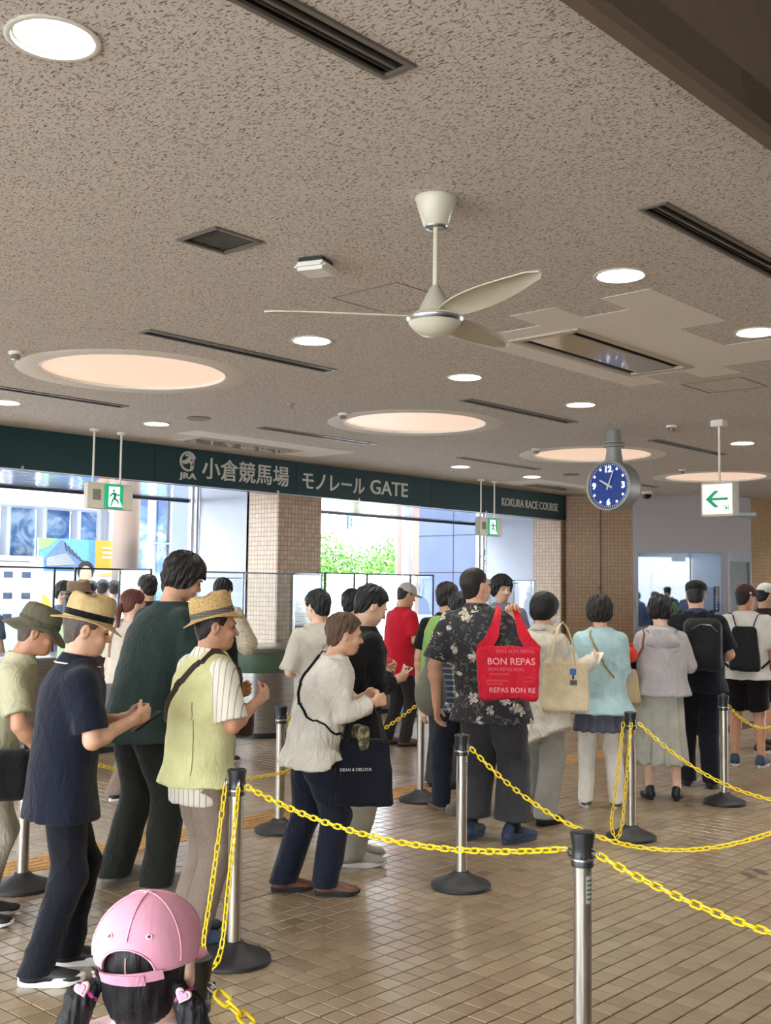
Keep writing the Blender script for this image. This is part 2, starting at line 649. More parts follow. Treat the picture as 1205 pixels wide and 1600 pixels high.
def hand_fields(W, d, n, side, s, curl, spread=0.0):
    d = np.array(d, float); d /= np.linalg.norm(d)
    n = np.array(n, float); n = n - d * (n @ d); n /= np.linalg.norm(n)
    th = np.cross(d, n) * side
    fs = []
    pts = [W]
    W = np.array(W, float)
    palm = []
    lens = [0.070, 0.078, 0.073, 0.056]
    for i, (o, L) in enumerate(zip((0.030, 0.010, -0.010, -0.029), lens)):
        k = W + d * (0.088 - 0.006 * abs(i - 1)) * s + th * o * s
        palm.append(cone(W + th * o * 0.55 * s, k, 0.0155 * s, 0.0115 * s))
        p = k; ang = 0
        r = 0.0095 * s
        for j, fr in enumerate((0.45, 0.31, 0.24)):
            ang += math.radians(curl * (1.0 if j else 0.8))
            dd = d * math.cos(ang) + n * math.sin(ang)
            q = p + dd * L * fr * s
            fs.append(cone(p, q, r, r * 0.9)); r *= 0.9
            p = q
            pts.append(p)
    t0 = W + d * 0.028 * s + th * 0.022 * s
    t1 = t0 + (d * 0.62 + th * 0.62 + n * 0.35) * 0.044 * s
    t2 = t1 + (d * 0.85 + th * 0.15 + n * (0.3 + curl / 120)) * 0.036 * s
    fs += [cone(t0, t1, 0.014 * s, 0.011 * s), cone(t1, t2, 0.0105 * s, 0.0085 * s)]
    pts += [t1, t2]
    return uni([uni(palm, 0.012 * s), uni(fs)], 0.006 * s), pts

def person(label, pos, phi, H, sex='m', girth=1.0, lean=3.0, head=(0, 8, 0), headfwd=0.0, feet=((-0.10, 0.0, -8, 0), (0.10, 0.0, 8, 0)),
           arms=(None, None), hands=((25, None), (25, None)), tone=1, hair='short', haircol=None, hat=None, face=True,
           top=None, bottom=None, shoe=None, near=1.0, extra=None, sw=1.0, ears=True, legs=1.0, headk=1.0, side=0.0):
    """phi: 0 = faces straight away from the camera spot, 90 = faces to the picture's right"""
    s = H / 1.72
    th = math.radians(VIEW - phi)
    root = thing('person', label, 'person', (pos[0], pos[1], 0), th)
    hb = 0.016 * near; hc_ = 0.0105 * near; hh_ = 0.0052 * near; ha = 0.0058 * near
    fem = sex == 'f'
    tl = math.tan(math.radians(lean))
    PZ = 0.90 * s
    yy = lambda z: tl * max(0.0, z - PZ) * (1.0 + 0.25 * max(0.0, z - PZ) / (0.5 * s))
    xx = lambda z: math.tan(math.radians(side)) * max(0.0, z - PZ)
    SH = (0.165 if fem else 0.186) * s * sw
    g = girth
    # trunk of the body
    ra = [(0.80, .150, .100), (0.90, .165 if fem else .158, .112), (1.00, .138 if fem else .146, .100), (1.10, .132 if fem else .148, .100), (1.22, .145 if fem else .162, .108), (1.32, .148 if fem else .166, .104), (1.385, .128 if fem else .142, .085), (1.43, .084, .066), (1.48, .054, .054)]
    trunk = [(z * s, xx(z * s), yy(z * s), a * s * g, b * s * g) for z, a, b in ra]
    # legs
    hips = [np.array((sd * 0.085 * s, 0.0, 0.88 * s)) for sd in (-1, 1)]
    ankles = []; knees = []
    for hp, (fx, fy, fyaw, lift) in zip(hips, feet):
        an = np.array((fx * s, fy * s - 0.02 * s, (0.09 + lift) * s)); ankles.append(an)
        knees.append(ik(hp, an, 0.415 * s, 0.40 * s, (0, 1, 0)))
    lk = .78 if bottom.get('type', 'trousers') == 'trousers' else 1.0
    legf = [uni([cone(h, k, .082 * s * g * lk, .056 * s * lk), cone(k, a, .056 * s * lk, .036 * s), ell(k + (a - k) * .32 + np.array((0, -.014 * s, 0)), (.048 * s * lk, .048 * s * lk, .11 * s))], 0.03) for h, k, a in zip(hips, knees, ankles)]
    # arms
    shz = 1.365 * s
    shs = [np.array((xx(shz) + sd * SH, yy(shz) - 0.005, shz)) for sd in (-1, 1)]
    armj = []
    for i, sd in enumerate((-1, 1)):
        a = arms[i]
        if a is None: a = ((0.05, -0.02, -0.29), (0.03, 0.06, -0.25))
        e = shs[i] + np.array((a[0][0] * sd, a[0][1], a[0][2])) * s
        w = e + np.array((a[1][0] * sd, a[1][1], a[1][2])) * s
        armj.append((shs[i], e, w))
    bodyf = uni([stack(trunk)] + legf, 0.03)
    ptsb = [(-.21 * s * g - abs(xx(1.4 * s)), -.16 * g, 0.04), (.21 * s * g + abs(xx(1.4 * s)), .18 * g + yy(1.45 * s), 1.5 * s)] + ankles + knees
    lo, hi = bounds(ptsb, 0.1)
    lo[2] = 0.03
    chunks = [surf(bodyf, lo, hi, hb)]
    handpts = []
    if top.get('cover_arms') is not True:
        for i, sd in enumerate((-1, 1)):
            S_, E_, W_ = armj[i]
            curl, hn = hands[i][0], hands[i][1]
            d = (W_ - E_) / np.linalg.norm(W_ - E_)
            if len(hands[i]) > 2 and hands[i][2] is not None: d = d + np.array((hands[i][2][0] * sd, hands[i][2][1], hands[i][2][2])); d /= np.linalg.norm(d)
            n = np.array((-sd, 0.15, 0)) if hn is None else np.array((hn[0] * sd, hn[1], hn[2]))
            hf, hp = hand_fields(W_ + d * 0.01, d, n, sd, s, curl)
            handpts.append(hp)
            fore = uni([cone(S_ + (E_ - S_) * (.34 if top.get('sleeve') not in ('cap',) else .2), E_, .046 * s, .040 * s), cone(E_, W_, .041 * s, .026 * s), ell(E_ + (W_ - E_) * .25, (.043 * s, .043 * s, .043 * s))], 0.02)
            af = uni([fore, hf], 0.014 * s)
            lo, hi = bounds([S_, E_, W_] + hp, 0.06)
            chunks.append(surf(af, lo, hi, ha))
    # head
    nz = 1.455 * s
    hcen = np.array((xx(1.52 * s), yy(1.5 * s) + 0.012 + headfwd, 1.586 * s))
    HR = rotm(*head)
    hk = s * headk / 1.0
    hk = 0.5 * (hk + headk)      # heads vary less than heights
    hp_ = lambda p: hcen + HR @ (np.array(p) * hk)
    e_ = lambda c, r: ell(hp_(c), np.array(r) * hk, HR.astype(f32))
    headf = uni([e_((0, -.012, .036), (.0745, .094, .081)), e_((0, .026, -.040), (.0600, .066, .074)), e_((0, .058, -.088), (.027, .026, .022)), e_((0, -.012, -.045), (.062, .06, .055))], 0.035 * hk)
    headf = uni([headf, e_((0, .081, .020), (.048, .014, .012)), e_((0.034, .068, -.034), (.022, .02, .02)), e_((-0.034, .068, -.034), (.022, .02, .02))], 0.02 * hk)
    headf = sub(headf, uni([e_((.032, .098, -.002), (.017, .014, .010)), e_((-.032, .098, -.002), (.017, .014, .010))]), 0.012 * hk)
    headf = uni([headf, cone(hp_((0, .086, .004)), hp_((0, .108, -.030)), .0075 * hk, .0115 * hk), e_((.011, .096, -.034), (.009, .009, .007)), e_((-.011, .096, -.034), (.009, .009, .007))], 0.010 * hk)
    headf = uni([headf, e_((0, .087, -.060), (.022, .010, .0055)), e_((0, .084, -.070), (.019, .010, .006))], 0.006 * hk)
    if ears:
        for sd in (-1, 1):
            er = sub(e_((sd * .077, -.008, -.008), (.010, .021, .033)), e_((sd * .089, -.002, -.004), (.010, .011, .018)), 0.005)
            headf = uni([headf, er], 0.006 * hk)
    neck = cone((xx(1.44 * s), yy(1.44 * s) - 0.005, 1.43 * s), hp_((0, -.022, -.055)), .060 * s * (0.5 + 0.5 * g), .053 * hk * (0.85 if fem else 1))
    hn_f = uni([headf, neck], 0.03)
    lo, hi = bounds([hp_((sx * .09, sy * .125, sz)) for sx in (-1, 1) for sy in (-1, 1) for sz in (-.13, .125)] + [(xx(1.44 * s), yy(1.44 * s), 1.42 * s)], 0.01)
    chunks.append(surf(hn_f, lo, hi, hh_))
    body = link('body', qmesh('body', chunks), skin(tone), root)
    HM = Matrix.Translation(hcen) @ Matrix(HR.tolist()).to_4x4() @ Matrix.Scale(hk, 4)
    if face:
        for sd in (-1, 1):
            ey = MB(); ey.lathe([(0, -1), (.6, -.8), (1, 0), (.6, .8), (0, 1)], 10)
            me = ey.mesh('eye'); me.transform(Matrix.Diagonal((.0125, .006, .0042, 1)))
            o = link('eye', me, mat('eye_dark', rgb(38, 26, 22), 0.25), root)
            o.matrix_local = HM @ Matrix.Translation((sd * .031, .0885, -.003)) @ Matrix.Rotation(-sd * 0.3, 4, 'Z')
            eb = MB(); eb.tube([(sd * .016, .0965, .017), (sd * .03, .094, .021), (sd * .047, .082, .017)], [.0028, .0035, .0018], 6)
            me = eb.mesh('eyebrow'); me.transform(HM)
            link('eyebrow', me, mat('brow_' + str(tone), rgb(45, 36, 30), 0.8), root)
    J = dict(root=root, s=s, hcen=hcen, HR=HR, HM=HM, arms=armj, yy=yy, hk=hk, shoulders=shs, hips=hips, knees=knees, ankles=ankles, handpts=handpts,
             M=Matrix.Translation((pos[0], pos[1], 0)) @ Matrix.Rotation(th, 4, 'Z'), phi=phi, th=th)
    # ---- hair
    if hair:
        hm = haircol or hair_mat('hair_black', rgb(26, 23, 24))
        fr = HR.astype(f32)
        t = {'short': .015, 'crop': .006, 'bob': .022, 'long': .018, 'under': .007, 'mop': .025, 'thin': .010, 'pony': .012, 'girl': .004}[hair]
        shell = e_((0, -.014, .036), (.0745 + t, .094 + t, .081 + t))
        if hair in ('bob', 'long', 'mop'):
            shell = uni([shell, e_((0, -.028, -.020), (.083 + t * .5, .078 + t * .4, .085))], 0.03)
        elif hair in ('short', 'thin', 'girl', 'pony', 'under', 'crop'):
            shell = uni([shell, e_((0, -.034, -.030), (.064 + t * .4, .058 + t * .5, .075))], 0.03)
        line = {'short': ((-.14, -.096), (-.07, -.094), (-.042, -.070), (-.026, -.022), (-.004, .012), (.03, .006), (.042, .030), (.065, .062), (.085, .072), (.12, .066)),
                'crop': ((-.14, -.080), (-.07, -.076), (-.042, -.05), (-.024, -.015), (0, .018), (.03, .012), (.045, .04), (.07, .075), (.1, .08), (.12, .08)),
                'thin': ((-.14, -.068), (-.06, -.06), (-.03, -.03), (0, .014), (.03, .0), (.045, .03), (.07, .068), (.1, .075), (.12, .075)),
                'under': ((-.14, -.088), (-.07, -.084), (-.042, -.062), (-.026, -.020), (-.002, .012), (.03, .0), (.042, .025), (.06, .06), (.12, .08)),
                'mop': ((-.14, -.095), (-.06, -.09), (-.02, -.075), (.02, -.055), (.045, -.02), (.06, .02), (.08, .038), (.12, .03)),
                'bob': ((-.14, -.105), (-.05, -.118), (.0, -.122), (.035, -.115), (.05, -.06), (.062, .01), (.08, .04), (.12, .032)),
                'long': ((-.14, -.13), (-.05, -.13), (.0, -.11), (.03, -.08), (.05, -.03), (.062, .02), (.08, .045), (.12, .04)),
                'pony': ((-.14, -.078), (-.06, -.07), (-.03, -.035), (0, .008), (.03, .01), (.045, .035), (.07, .066), (.12, .07)),
                'girl': ((-.14, -.082), (-.06, -.078), (-.03, -.045), (0, .0), (.03, .01), (.045, .035), (.07, .066), (.12, .07))}[hair]
        ly = np.array([p[0] for p in line]); lz = np.array([p[1] for p in line])
        HRf = HR.astype(f32); hcf = A3(hcen)
        rr_ = np.random.default_rng(int(H * 1000) + len(label))
        hp1, hp2 = rr_.uniform(0, 6, 2)
        amp = {'short': .0065, 'crop': .0012, 'mop': .009, 'thin': .003, 'under': .002}.get(hair, .0025)
        def hairf(P):
            q = (P - hcf) @ HRf / hk
            zc = np.interp(q[:, 1], ly, lz).astype(f32)
            zc = zc + (0.006 if amp > .003 else .002) * np.sin(q[:, 1] * 190 + hp1) * np.sin(q[:, 0] * 150 + hp2)
            az = np.arctan2(q[:, 0], q[:, 1] + .02)
            st = np.sin(az * 17 + hp1 + q[:, 2] * 30) + 0.7 * np.sin(az * 31 + hp2 - q[:, 2] * 22) + 0.8 * np.sin(q[:, 2] * 85 + az * 6 + hp2)
            return np.maximum(shell(P) - amp * 0.5 * st * hk, (zc - q[:, 2]) * hk * 0.8)
        hf2 = hairf
        if hat: hf2 = inter(hairf, lambda P: ((P - hcf) @ HRf / hk)[:, 2] * hk - 0.045)
        lo, hi = bounds([hp_((sx * .11, sy * .13, sz)) for sx in (-1, 1) for sy in (-1, 1) for sz in (-.14, .145)], 0.0)
        hme = qmesh('hair', [surf(hf2, lo, hi, 0.006 * near)])
        ho = link('hair', hme, hm, root)
        if hair == 'long':
            tl_ = cone(hp_((0, -.075, -.04)), hp_((0, -.10, -.26)), .055 * hk, .03 * hk)
            tf = folds(uni([tl_, cone(hp_((.03, -.08, -.05)), hp_((.04, -.095, -.2)), .035, .02), cone(hp_((-.03, -.08, -.05)), hp_((-.04, -.095, -.2)), .035, .02)], .02), .003, 3, 3)
            lo, hi = bounds([hp_((.09, -.15, -.3)), hp_((-.09, -.02, 0)), hp_((.09, -.02, 0)), hp_((-.09, -.15, -.3))], 0.03)
            link('hair', qmesh('hair', [surf(tf, lo, hi, 0.008 * near)]), hm, root)
        if hair == 'pony':
            tf = folds(uni([cone(hp_((0, -.105, -.02)), hp_((0, -.12, -.07)), .022, .026), cone(hp_((0, -.12, -.07)), hp_((0, -.105, -.19)), .026, .012)], .01), .002, 5, 4)
            lo, hi = bounds([hp_((.04, -.16, -.22)), hp_((-.04, -.07, .02))], 0.03)
            link('hair', qmesh('hair', [surf(tf, lo, hi, 0.007 * near)]), hm, root)
    # ---- top
    ez = top.get('ease', 0.022)
    hem = top.get('hem', 0.80) * s
    fl = top.get('flare', 0.02)
    tg = top.get('girth', g)
    if top:
        rows = []
        zs = [hem / s, 0.90, 1.00, 1.10, 1.22, 1.32, 1.385, 1.425, 1.46]
        tab = {0.90: (.172 if fem else .165, .122), 1.00: (.162 if fem else .163, .118), 1.10: (.160 if fem else .165, .117), 1.22: (.162 if fem else .174, .118), 1.32: (.158 if fem else .176, .112), 1.385: (.142 if fem else .160, .094), 1.425: (.108 if fem else .118, .078), 1.46: (.066, .064)}
        for i, z in enumerate(zs):
            if i and z <= zs[0] + 0.03: continue
            if z in tab and i: a, b = tab[z]
            else: a, b = (.172 + fl + max(0, .9 - z) * .05), (.122 + fl)
            e = ez if z < 1.36 else ez * (0.7 if z < 1.4 else 0.45)
            back = top.get('back', 0.0) * math.exp(-((z - 1.2) / 0.12) ** 2)
            rows.append((z * s, xx(z * s), yy(z * s) - back * .5, (a * tg + e) * s, (b * tg + e + back) * s))
        fs = [stack(rows)]
        slv = top.get('sleeve', 'short')
        sr = top.get('sr', (.068, .074) if slv == 'short' else (.064, .05))
        mates = []
        for i, sd in enumerate((-1, 1)):
            S_, E_, W_ = armj[i]
            if slv == 'short':
                fr_ = top.get('slen', 0.78)
                E2 = S_ + (E_ - S_) * (fr_ + 0.12)
                c_ = cone(S_ + np.array((-sd * .012, 0, -.012)) * s, E2, sr[0] * s, sr[1] * s)
                fs.append(cut(c_, S_ + (E_ - S_) * fr_, E_ - S_))
            elif slv == 'long':
                fr_ = top.get('slen', 0.96)
                up = cone(S_ + np.array((-sd * .012, 0, -.012)) * s, E_, sr[0] * s, sr[0] * .86 * s)
                W2 = E_ + (W_ - E_) * (fr_ + .06)
                lw = cut(cone(E_, W2, sr[0] * .86 * s, sr[1] * s), E_ + (W_ - E_) * fr_, W_ - E_)
                fs.append(uni([up, lw], .02))
            elif slv == 'cap':
                c_ = cone(S_ + np.array((-sd * .02, 0, -.02)) * s, S_ + (E_ - S_) * .2, .07 * s, .066 * s)
                fs.append(cut(c_, S_ + (E_ - S_) * .16, E_ - S_))
        tf = uni(fs, 0.035)
        hl = top.get('hemdir', (0, 0))
        tf = cut(tf, (0, 0, hem), (hl[0], hl[1], -1))
        tf = sub(tf, ell((xx(1.47 * s), yy(1.47 * s) + .012, 1.50 * s), (.068 * s, .072 * s, top.get('neckdrop', .055) * s)), 0.01)
        tf = folds(tf, top.get('fold', 0.011), len(label) * 7 + int(H * 100), top.get('ffreq', 1.35), .6)
        P_ = [(-.25 * s * tg, -.24 * s * tg, hem), (.25 * s * tg, yy(1.45 * s) + .22 * s * tg, 1.5 * s)]
        for S_, E_, W_ in armj:
            P_ += [S_, E_ if slv != 'cap' else S_] + ([W_] if slv == 'long' else [])
        lo, hi = bounds(P_, 0.08)
        lo[2] = max(lo[2], hem - 0.05)
        tme = qmesh(top.get('name', 'shirt'), [surf(tf, lo, hi, hc_)])
        to = link(top.get('name', 'shirt'), tme, top['mat'], root)
        J['top'] = to; J['topf'] = tf
        if top.get('collar'):
            cm = MB()
            zc = 1.452 * s
            seg = 22; vs = []; fsq = []
            for r_ in range(3):
                for k in range(seg + 1):
                    a = math.radians(-62 + (304.0) * k / seg) - PI / 2 + math.radians(180 - 90)
                    ang = math.radians(118 + 304.0 * k / seg)
                    R_ = (.068, .076, .110)[r_] * s; zz = (0.0, .030, -.016)[r_] * s
                    fr2 = (1 + math.sin(ang)) / 2
                    vs.append((xx(zc) + R_ * math.cos(ang), yy(zc) + .004 + R_ * .98 * math.sin(ang), zc + zz - .028 * s * fr2))
            for r_ in range(2):
                for k in range(seg):
                    b0 = r_ * (seg + 1) + k
                    fsq.append((b0, b0 + 1, b0 + seg + 2, b0 + seg + 1))
            cm.add(vs, fsq)
            me = cm.mesh('collar')
            co_ = link('collar', me, top.get('collarmat', top['mat']), root)
            md = co_.modifiers.new('thick', 'SOLIDIFY'); md.thickness = 0.005
            if top.get('piping'):
                tp = MB(); tp.tube(vs[2 * (seg + 1):], 0.0035, 6)
                link('collar_piping', tp.mesh('collar_piping'), top['piping'], root)
    # ---- bottoms
    bt = bottom.get('type', 'trousers')
    bm_ = bottom['mat']
    if bt in ('trousers', 'shorts'):
        w = bottom.get('wide', 1.0)
        pel = stack([(0.80 * s, 0, 0, .150 * s * g, .112 * s * g), (0.88 * s, 0, -.004, (.172 if fem else .166) * s * g, .126 * s * g), (0.96 * s, 0, 0, .162 * s * g, .118 * s * g), (1.03 * s, 0, 0, .150 * s * g, .110 * s * g)])
        lf = []
        for hp, k, a, ft in zip(hips, knees, ankles, feet):
            aw = bottom.get('ankle', .062)
            kn = bottom.get('knee', .074)
            h2 = hp + np.array((0, 0, -.03 * s))
            a2 = a + np.array((0, -0.016, -.075 * s))
            f_ = uni([cone(h2, k, .096 * s * w * (.6 + .4 * g), kn * s * w), cone(k, a2, kn * s * w, aw * s * w)], .03)
            c_ = bottom.get('cut', 0.045)
            if bt == 'shorts':
                f_ = cut(f_, k + (h2 - k) * bottom.get('len', .1), k - h2)
            else:
                f_ = cut(f_, (0, 0, c_ + ft[3] * s * .9), (0, 0, -1))
            lf.append(f_)
        bf = uni([pel, uni(lf, 0.012)], 0.05)
        bf = folds(bf, bottom.get('fold', 0.012), len(label) * 3 + 1, bottom.get('ffreq', 1.25), .2)
        lo, hi = bounds([(-.19 * s * g, -.16 * s * g, 1.03 * s), (.19 * s * g, .16 * s * g, 1.03 * s)] + list(knees) + list(ankles), 0.13)
        lo[2] = 0.02
        if bt == 'shorts': lo[2] = min(k[2] for k in knees) - .06
        link('shorts' if bt == 'shorts' else 'trousers', qmesh('trousers', [surf(bf, lo, hi, hc_)]), bm_, root)
    else:
        zl = bottom.get('hem', .33)
        fw = bottom.get('wide', .25)
        rows = [(zl * s, 0, 0.0, fw * s, fw * .82 * s), (.6 * s, 0, 0, (fw * .86) * s, fw * .72 * s), (.86 * s, 0, 0, .182 * s, .132 * s), (1.0 * s, 0, 0, .158 * s, .114 * s), (1.04 * s, 0, 0, .150 * s, .11 * s)]
        fb = stack(rows)
        def pleat(P):
            a = np.arctan2(P[:, 0], P[:, 1])
            wv = np.clip((1.0 * s - P[:, 2]) / (.6 * s), 0, 1)
            return fb(P) - wv * .010 * (np.sin(a * 11) + .5 * np.sin(a * 19 + 1))
        link('skirt', qmesh('skirt', [surf(pleat, (-fw * s - .05, -fw * s - .05, zl * s), (fw * s + .05, fw * s + .05, 1.04 * s), hc_)]), bm_, root)
    # ---- shoes
    if shoe:
        k = s * shoe.get('k', 1.0)
        hs_ = .95 if fem else 1.0
        up = uni([ell((0, -.045, .045), (.037, .05, .048)), ell((0, .03, .045), (.040, .085, .042)), ell((0, .118, .034), (.045, .072, .030)), cone((0, -.035, .05), (0, -.03, shoe.get('high', .085)), .038, .041)], .03)
        up = cut(up, (0, 0, .022), (0, 0, -1))
        sole = []
        for t in range(28):
            a = 2 * PI * t / 28
            y = math.sin(a); x = math.cos(a)
            yv = .048 + .148 * y
            wv = (.044 if y > 0 else .038) + .006 * math.sin(y * 2.2)
            sole.append((wv * x, yv))
        st = shoe.get('sole_h', .028)
        for i, (fx, fy, fyaw, lift) in enumerate(feet):
            key = ('shoe', shoe['mat'].name, round(k, 3), near)
            if i == 0 or 'me' not in J:
                up_me = qmesh('shoe', [surf(up, (-.06, -.11, .0), (.06, .2, .14), .007 * near)])
                smb = MB(); vs = []; fsq = []
                for z, q in ((0, .96), (.006, 1.0), (st, 1.0), (st + .003, .9)):
                    for x, y in sole:
                        toe = max(0, y - .1) * .16 if z < .01 else max(0, y - .1) * .1
                        vs.append((x * q, .048 + (y - .048) * q, z + toe))
                n_ = len(sole)
                for r_ in range(3):
                    for t in range(n_):
                        fsq.append((r_ * n_ + t, r_ * n_ + (t + 1) % n_, (r_ + 1) * n_ + (t + 1) % n_, (r_ + 1) * n_ + t))
                fsq += [tuple(reversed(range(n_))), tuple(3 * n_ + t for t in range(n_))]
                smb.add(vs, fsq)
                s_me = smb.mesh('sole')
                J['me'] = (up_me, s_me)
            so = link('shoe', J['me'][0], shoe['mat'], root)
            pt_ = shoe.get('pitch', (0, 0))[i]
            so.location = (fx * s, fy * s, lift * s * .75 if not pt_ else math.sin(pt_) * .17 * k)
            so.rotation_euler = (-shoe.get('pitch', (0, 0))[i], 0, -math.radians(fyaw))
            so.scale = (k * hs_, k * hs_, k)
            link('sole', J['me'][1], shoe.get('sole', shoe['mat']), so)
            if shoe.get('sock'):
                sk = MB(); an = ankles[i]; kn = knees[i]; u = (kn - an); u = u / np.linalg.norm(u)
                sk.tube([tuple(an + u * t_) for t_ in (-.03, .02, .07, shoe.get('sock_h', .12))], [.05 * s, .046 * s, .046 * s, .049 * s], 16)
                link('sock', sk.mesh('sock'), shoe['sock'], root)
    # ---- hats
    if hat:
        hat(J)
    if extra:
        extra(J)
    return J

def on_head(J, name, mb, material, parent=None, off=(0, 0, .03), tilt=(0, 0, 0), sc=1.0, smooth=True):
    me = mb if isinstance(mb, bpy.types.Mesh) else mb.mesh(name, smooth, 50)
    S_ = Matrix.Scale(sc, 4) if isinstance(sc, (int, float)) else Matrix.Diagonal((*sc, 1))
    M = J['HM'] @ Matrix.Translation(off) @ Matrix(rotm(*tilt).tolist()).to_4x4() @ S_
    me.transform(M)
    return link(name, me, material, parent if parent is not None else J['root'])
# ------------------------------------------------------------------ setting
ZC = 3.246          # ceiling height
YS = 10.43          # face of the gate wall
ZB = 2.82           # underside of the lintel
YG = 12.3           # glazing line

# ---- floor materials
k = N('floor_tile')
k.set(Roughness=0.42)
k.b.inputs['Specular IOR Level'].default_value = 0.6
k.b.inputs['Coat Weight'].default_value = 1.0
k.b.inputs['Coat Roughness'].default_value = 0.26
_isl = k.n('ShaderNodeNewGeometry').outputs['Random Per Island']
_oi = k.n('ShaderNodeObjectInfo').outputs['Random']
_r = k.math('FRACT', k.math('ADD', _isl, _oi))
_p = k.geo()
_c = k.ramp(_r, [(0.0, rgb(132, 111, 84)), (0.25, rgb(149, 130, 101)), (0.6, rgb(157, 138, 109)), (0.85, rgb(167, 148, 119)), (1.0, rgb(150, 122, 96))])
_c = k.mix(k.math('MULTIPLY', k.noise(_p, 30.0, 4.0), 0.28), _c, rgb(140, 116, 90))
_c = k.mix(k.ramp(k.noise(_p, 0.9, 3.0), [(0.35, (0, 0, 0)), (0.75, (0.35, 0.35, 0.35))]), _c, rgb(150, 122, 96))
k.color(_c)
k.bump(k.noise(_p, 90.0, 3.0), 0.06, 0.002)
M_TILE = k.m
M_GROUT = mat('grout', rgb(62, 46, 32), 0.9, var=0.2, scale=40)
M_TACT = mat('tactile_yellow', rgb(186, 144, 84), 0.55, var=0.12, scale=20)

def slab(x0, x1, y0, y1, z0, z1):
    return MB().box(((x0 + x1) / 2, (y0 + y1) / 2, (z0 + z1) / 2), (x1 - x0, y1 - y0, z1 - z0))

floor = struct('floor', slab(-4, 24, -4, YG, -0.12, -0.004), M_GROUT, 'beige square-tiled hall floor', smooth=False)
TX0, TX1, TY0, TY1 = 0.0, 18.0, 0.0, YG
def tile_shape(cx, cy, w=0.0465, h=0.0, b=0.0022):
    o = [(-w, -w), (w, -w), (w, w), (-w, w)]
    vs = [(cx + x, cy + y, -0.005) for x, y in o] + [(cx + x, cy + y, h - b) for x, y in o] + [(cx + x * (1 - b / w), cy + y * (1 - b / w), h) for x, y in o]
    fs = [(8, 9, 10, 11)] + [(4 + i, 4 + (i + 1) % 4, 8 + (i + 1) % 4, 8 + i) for i in range(4)] + [(i, (i + 1) % 4, 4 + (i + 1) % 4, 4 + i) for i in range(4)]
    return vs, fs
tact_y0, tact_y1 = 5.80, 6.10
cells = []
for i in range(int((TX1 - TX0) / 0.1)):
    for j in range(int((TY1 - TY0) / 0.1)):
        x = TX0 + 0.03 + i * 0.1 + 0.05; y = TY0 + 0.0 + j * 0.1 + 0.05
        if tact_y0 < y < tact_y1: continue
        dx, dy = x, y
        dep = dx * 0.734 + dy * 0.675
        lat = dx * 0.676 - dy * 0.737
        cells.append((x, y, dep, abs(lat) < dep * 0.33 and dep > 4.15))
near_tiles = sorted([c for c in cells if c[3]], key=lambda c: c[2])[:300]
near_set = set((round(c[0], 3), round(c[1], 3)) for c in near_tiles)
_v, _f = tile_shape(0, 0)
tile_me = bpy.data.meshes.new('tile'); tile_me.from_pydata(_v, [], _f); tile_me.materials.append(M_TILE)
for c in near_tiles:
    o = bpy.data.objects.new('tile', tile_me); COL.objects.link(o); o.parent = floor
    o.location = (c[0], c[1], random.uniform(-0.0008, 0.0004))
    o.rotation_euler = (random.uniform(-1, 1) * 0.003, random.uniform(-1, 1) * 0.003, 0)
V = []; F = []
for x, y, dep, vis in cells:
    if (round(x, 3), round(y, 3)) in near_set: continue
    v, f = tile_shape(x, y)
    o = len(V); dz = random.uniform(-0.0008, 0.0004)
    tx_, ty_ = random.uniform(-.003, .003), random.uniform(-.003, .003)
    V += [(p[0], p[1], p[2] + dz + (p[0] - x) * tx_ + (p[1] - y) * ty_) for p in v]; F += [tuple(q + o for q in g) for g in f]
me = bpy.data.meshes.new('tile_field'); me.from_pydata(V, [], F); me.materials.append(M_TILE)
tf_o = bpy.data.objects.new('tile_field', me); COL.objects.link(tf_o); tf_o.parent = floor; tf_o['kind'] = 'stuff'
# tactile guide blocks across the hall
tb = MB().box((0, 0, -0.001), (0.296, 0.296, 0.008), bev=0.001)
for q in (-.105, -.035, .035, .105):
    tb.box((0, q, 0.004), (0.27, 0.028, 0.007), bev=0.003)
tb_me = tb.mesh('tactile_block')
for i in range(34):
    o = link('tactile_block', tb_me, M_TACT, floor)
    o.location = (1.9 + i * 0.3, (tact_y0 + tact_y1) / 2, 0)

# ---- ceiling
k = N('ceiling_board')
k.set(Roughness=0.95)
k.b.inputs['Specular IOR Level'].default_value = 0.1
_p = k.geo()
_w = k.n('ShaderNodeTexNoise'); _w.inputs['Scale'].default_value = 9.0; k.l(_p, _w.inputs['Vector'])
_vm = k.n('ShaderNodeVectorMath', operation='SCALE'); _vm.inputs['Scale'].default_value = 0.035; k.l(_w.outputs['Color'], _vm.inputs[0])
_va = k.n('ShaderNodeVectorMath', operation='ADD'); k.l(_p, _va.inputs[0]); k.l(_vm.outputs[0], _va.inputs[1])
_m1 = k.mapping(_va.outputs[0], (150, 48, 1), (0, 0, 0.7))
_s1 = k.ramp(k.noise(_m1, 1.0, 1.0, 0.4), [(0.60, (0, 0, 0)), (0.68, (1, 1, 1))])
_m2 = k.mapping(_va.outputs[0], (60, 160, 1), (0, 0, 0.25))
_s2 = k.ramp(k.noise(_m2, 1.0, 1.0, 0.4), [(0.63, (0, 0, 0)), (0.70, (0.9, 0.9, 0.9))])
_s = k.math('MAXIMUM', _s1, _s2)
_base = k.ramp(k.noise(_p, 120.0, 3.0), [(0.3, rgb(214, 207, 199)), (0.7, rgb(226, 220, 212))])
k.color(k.mix(_s, _base, rgb(138, 120, 106)))
k.bump(k.math('SUBTRACT', 1.0, _s), 0.5, 0.003)
M_CEIL = k.m
M_SMOOTH = mat('ceiling_plain_board', rgb(240, 234, 225), 0.95, var=0.03, scale=60, bump=0.1, bscale=400, spec=0.1)
M_TRIM = mat('ceiling_edge_trim', rgb(214, 203, 187), 0.8, var=0.02)

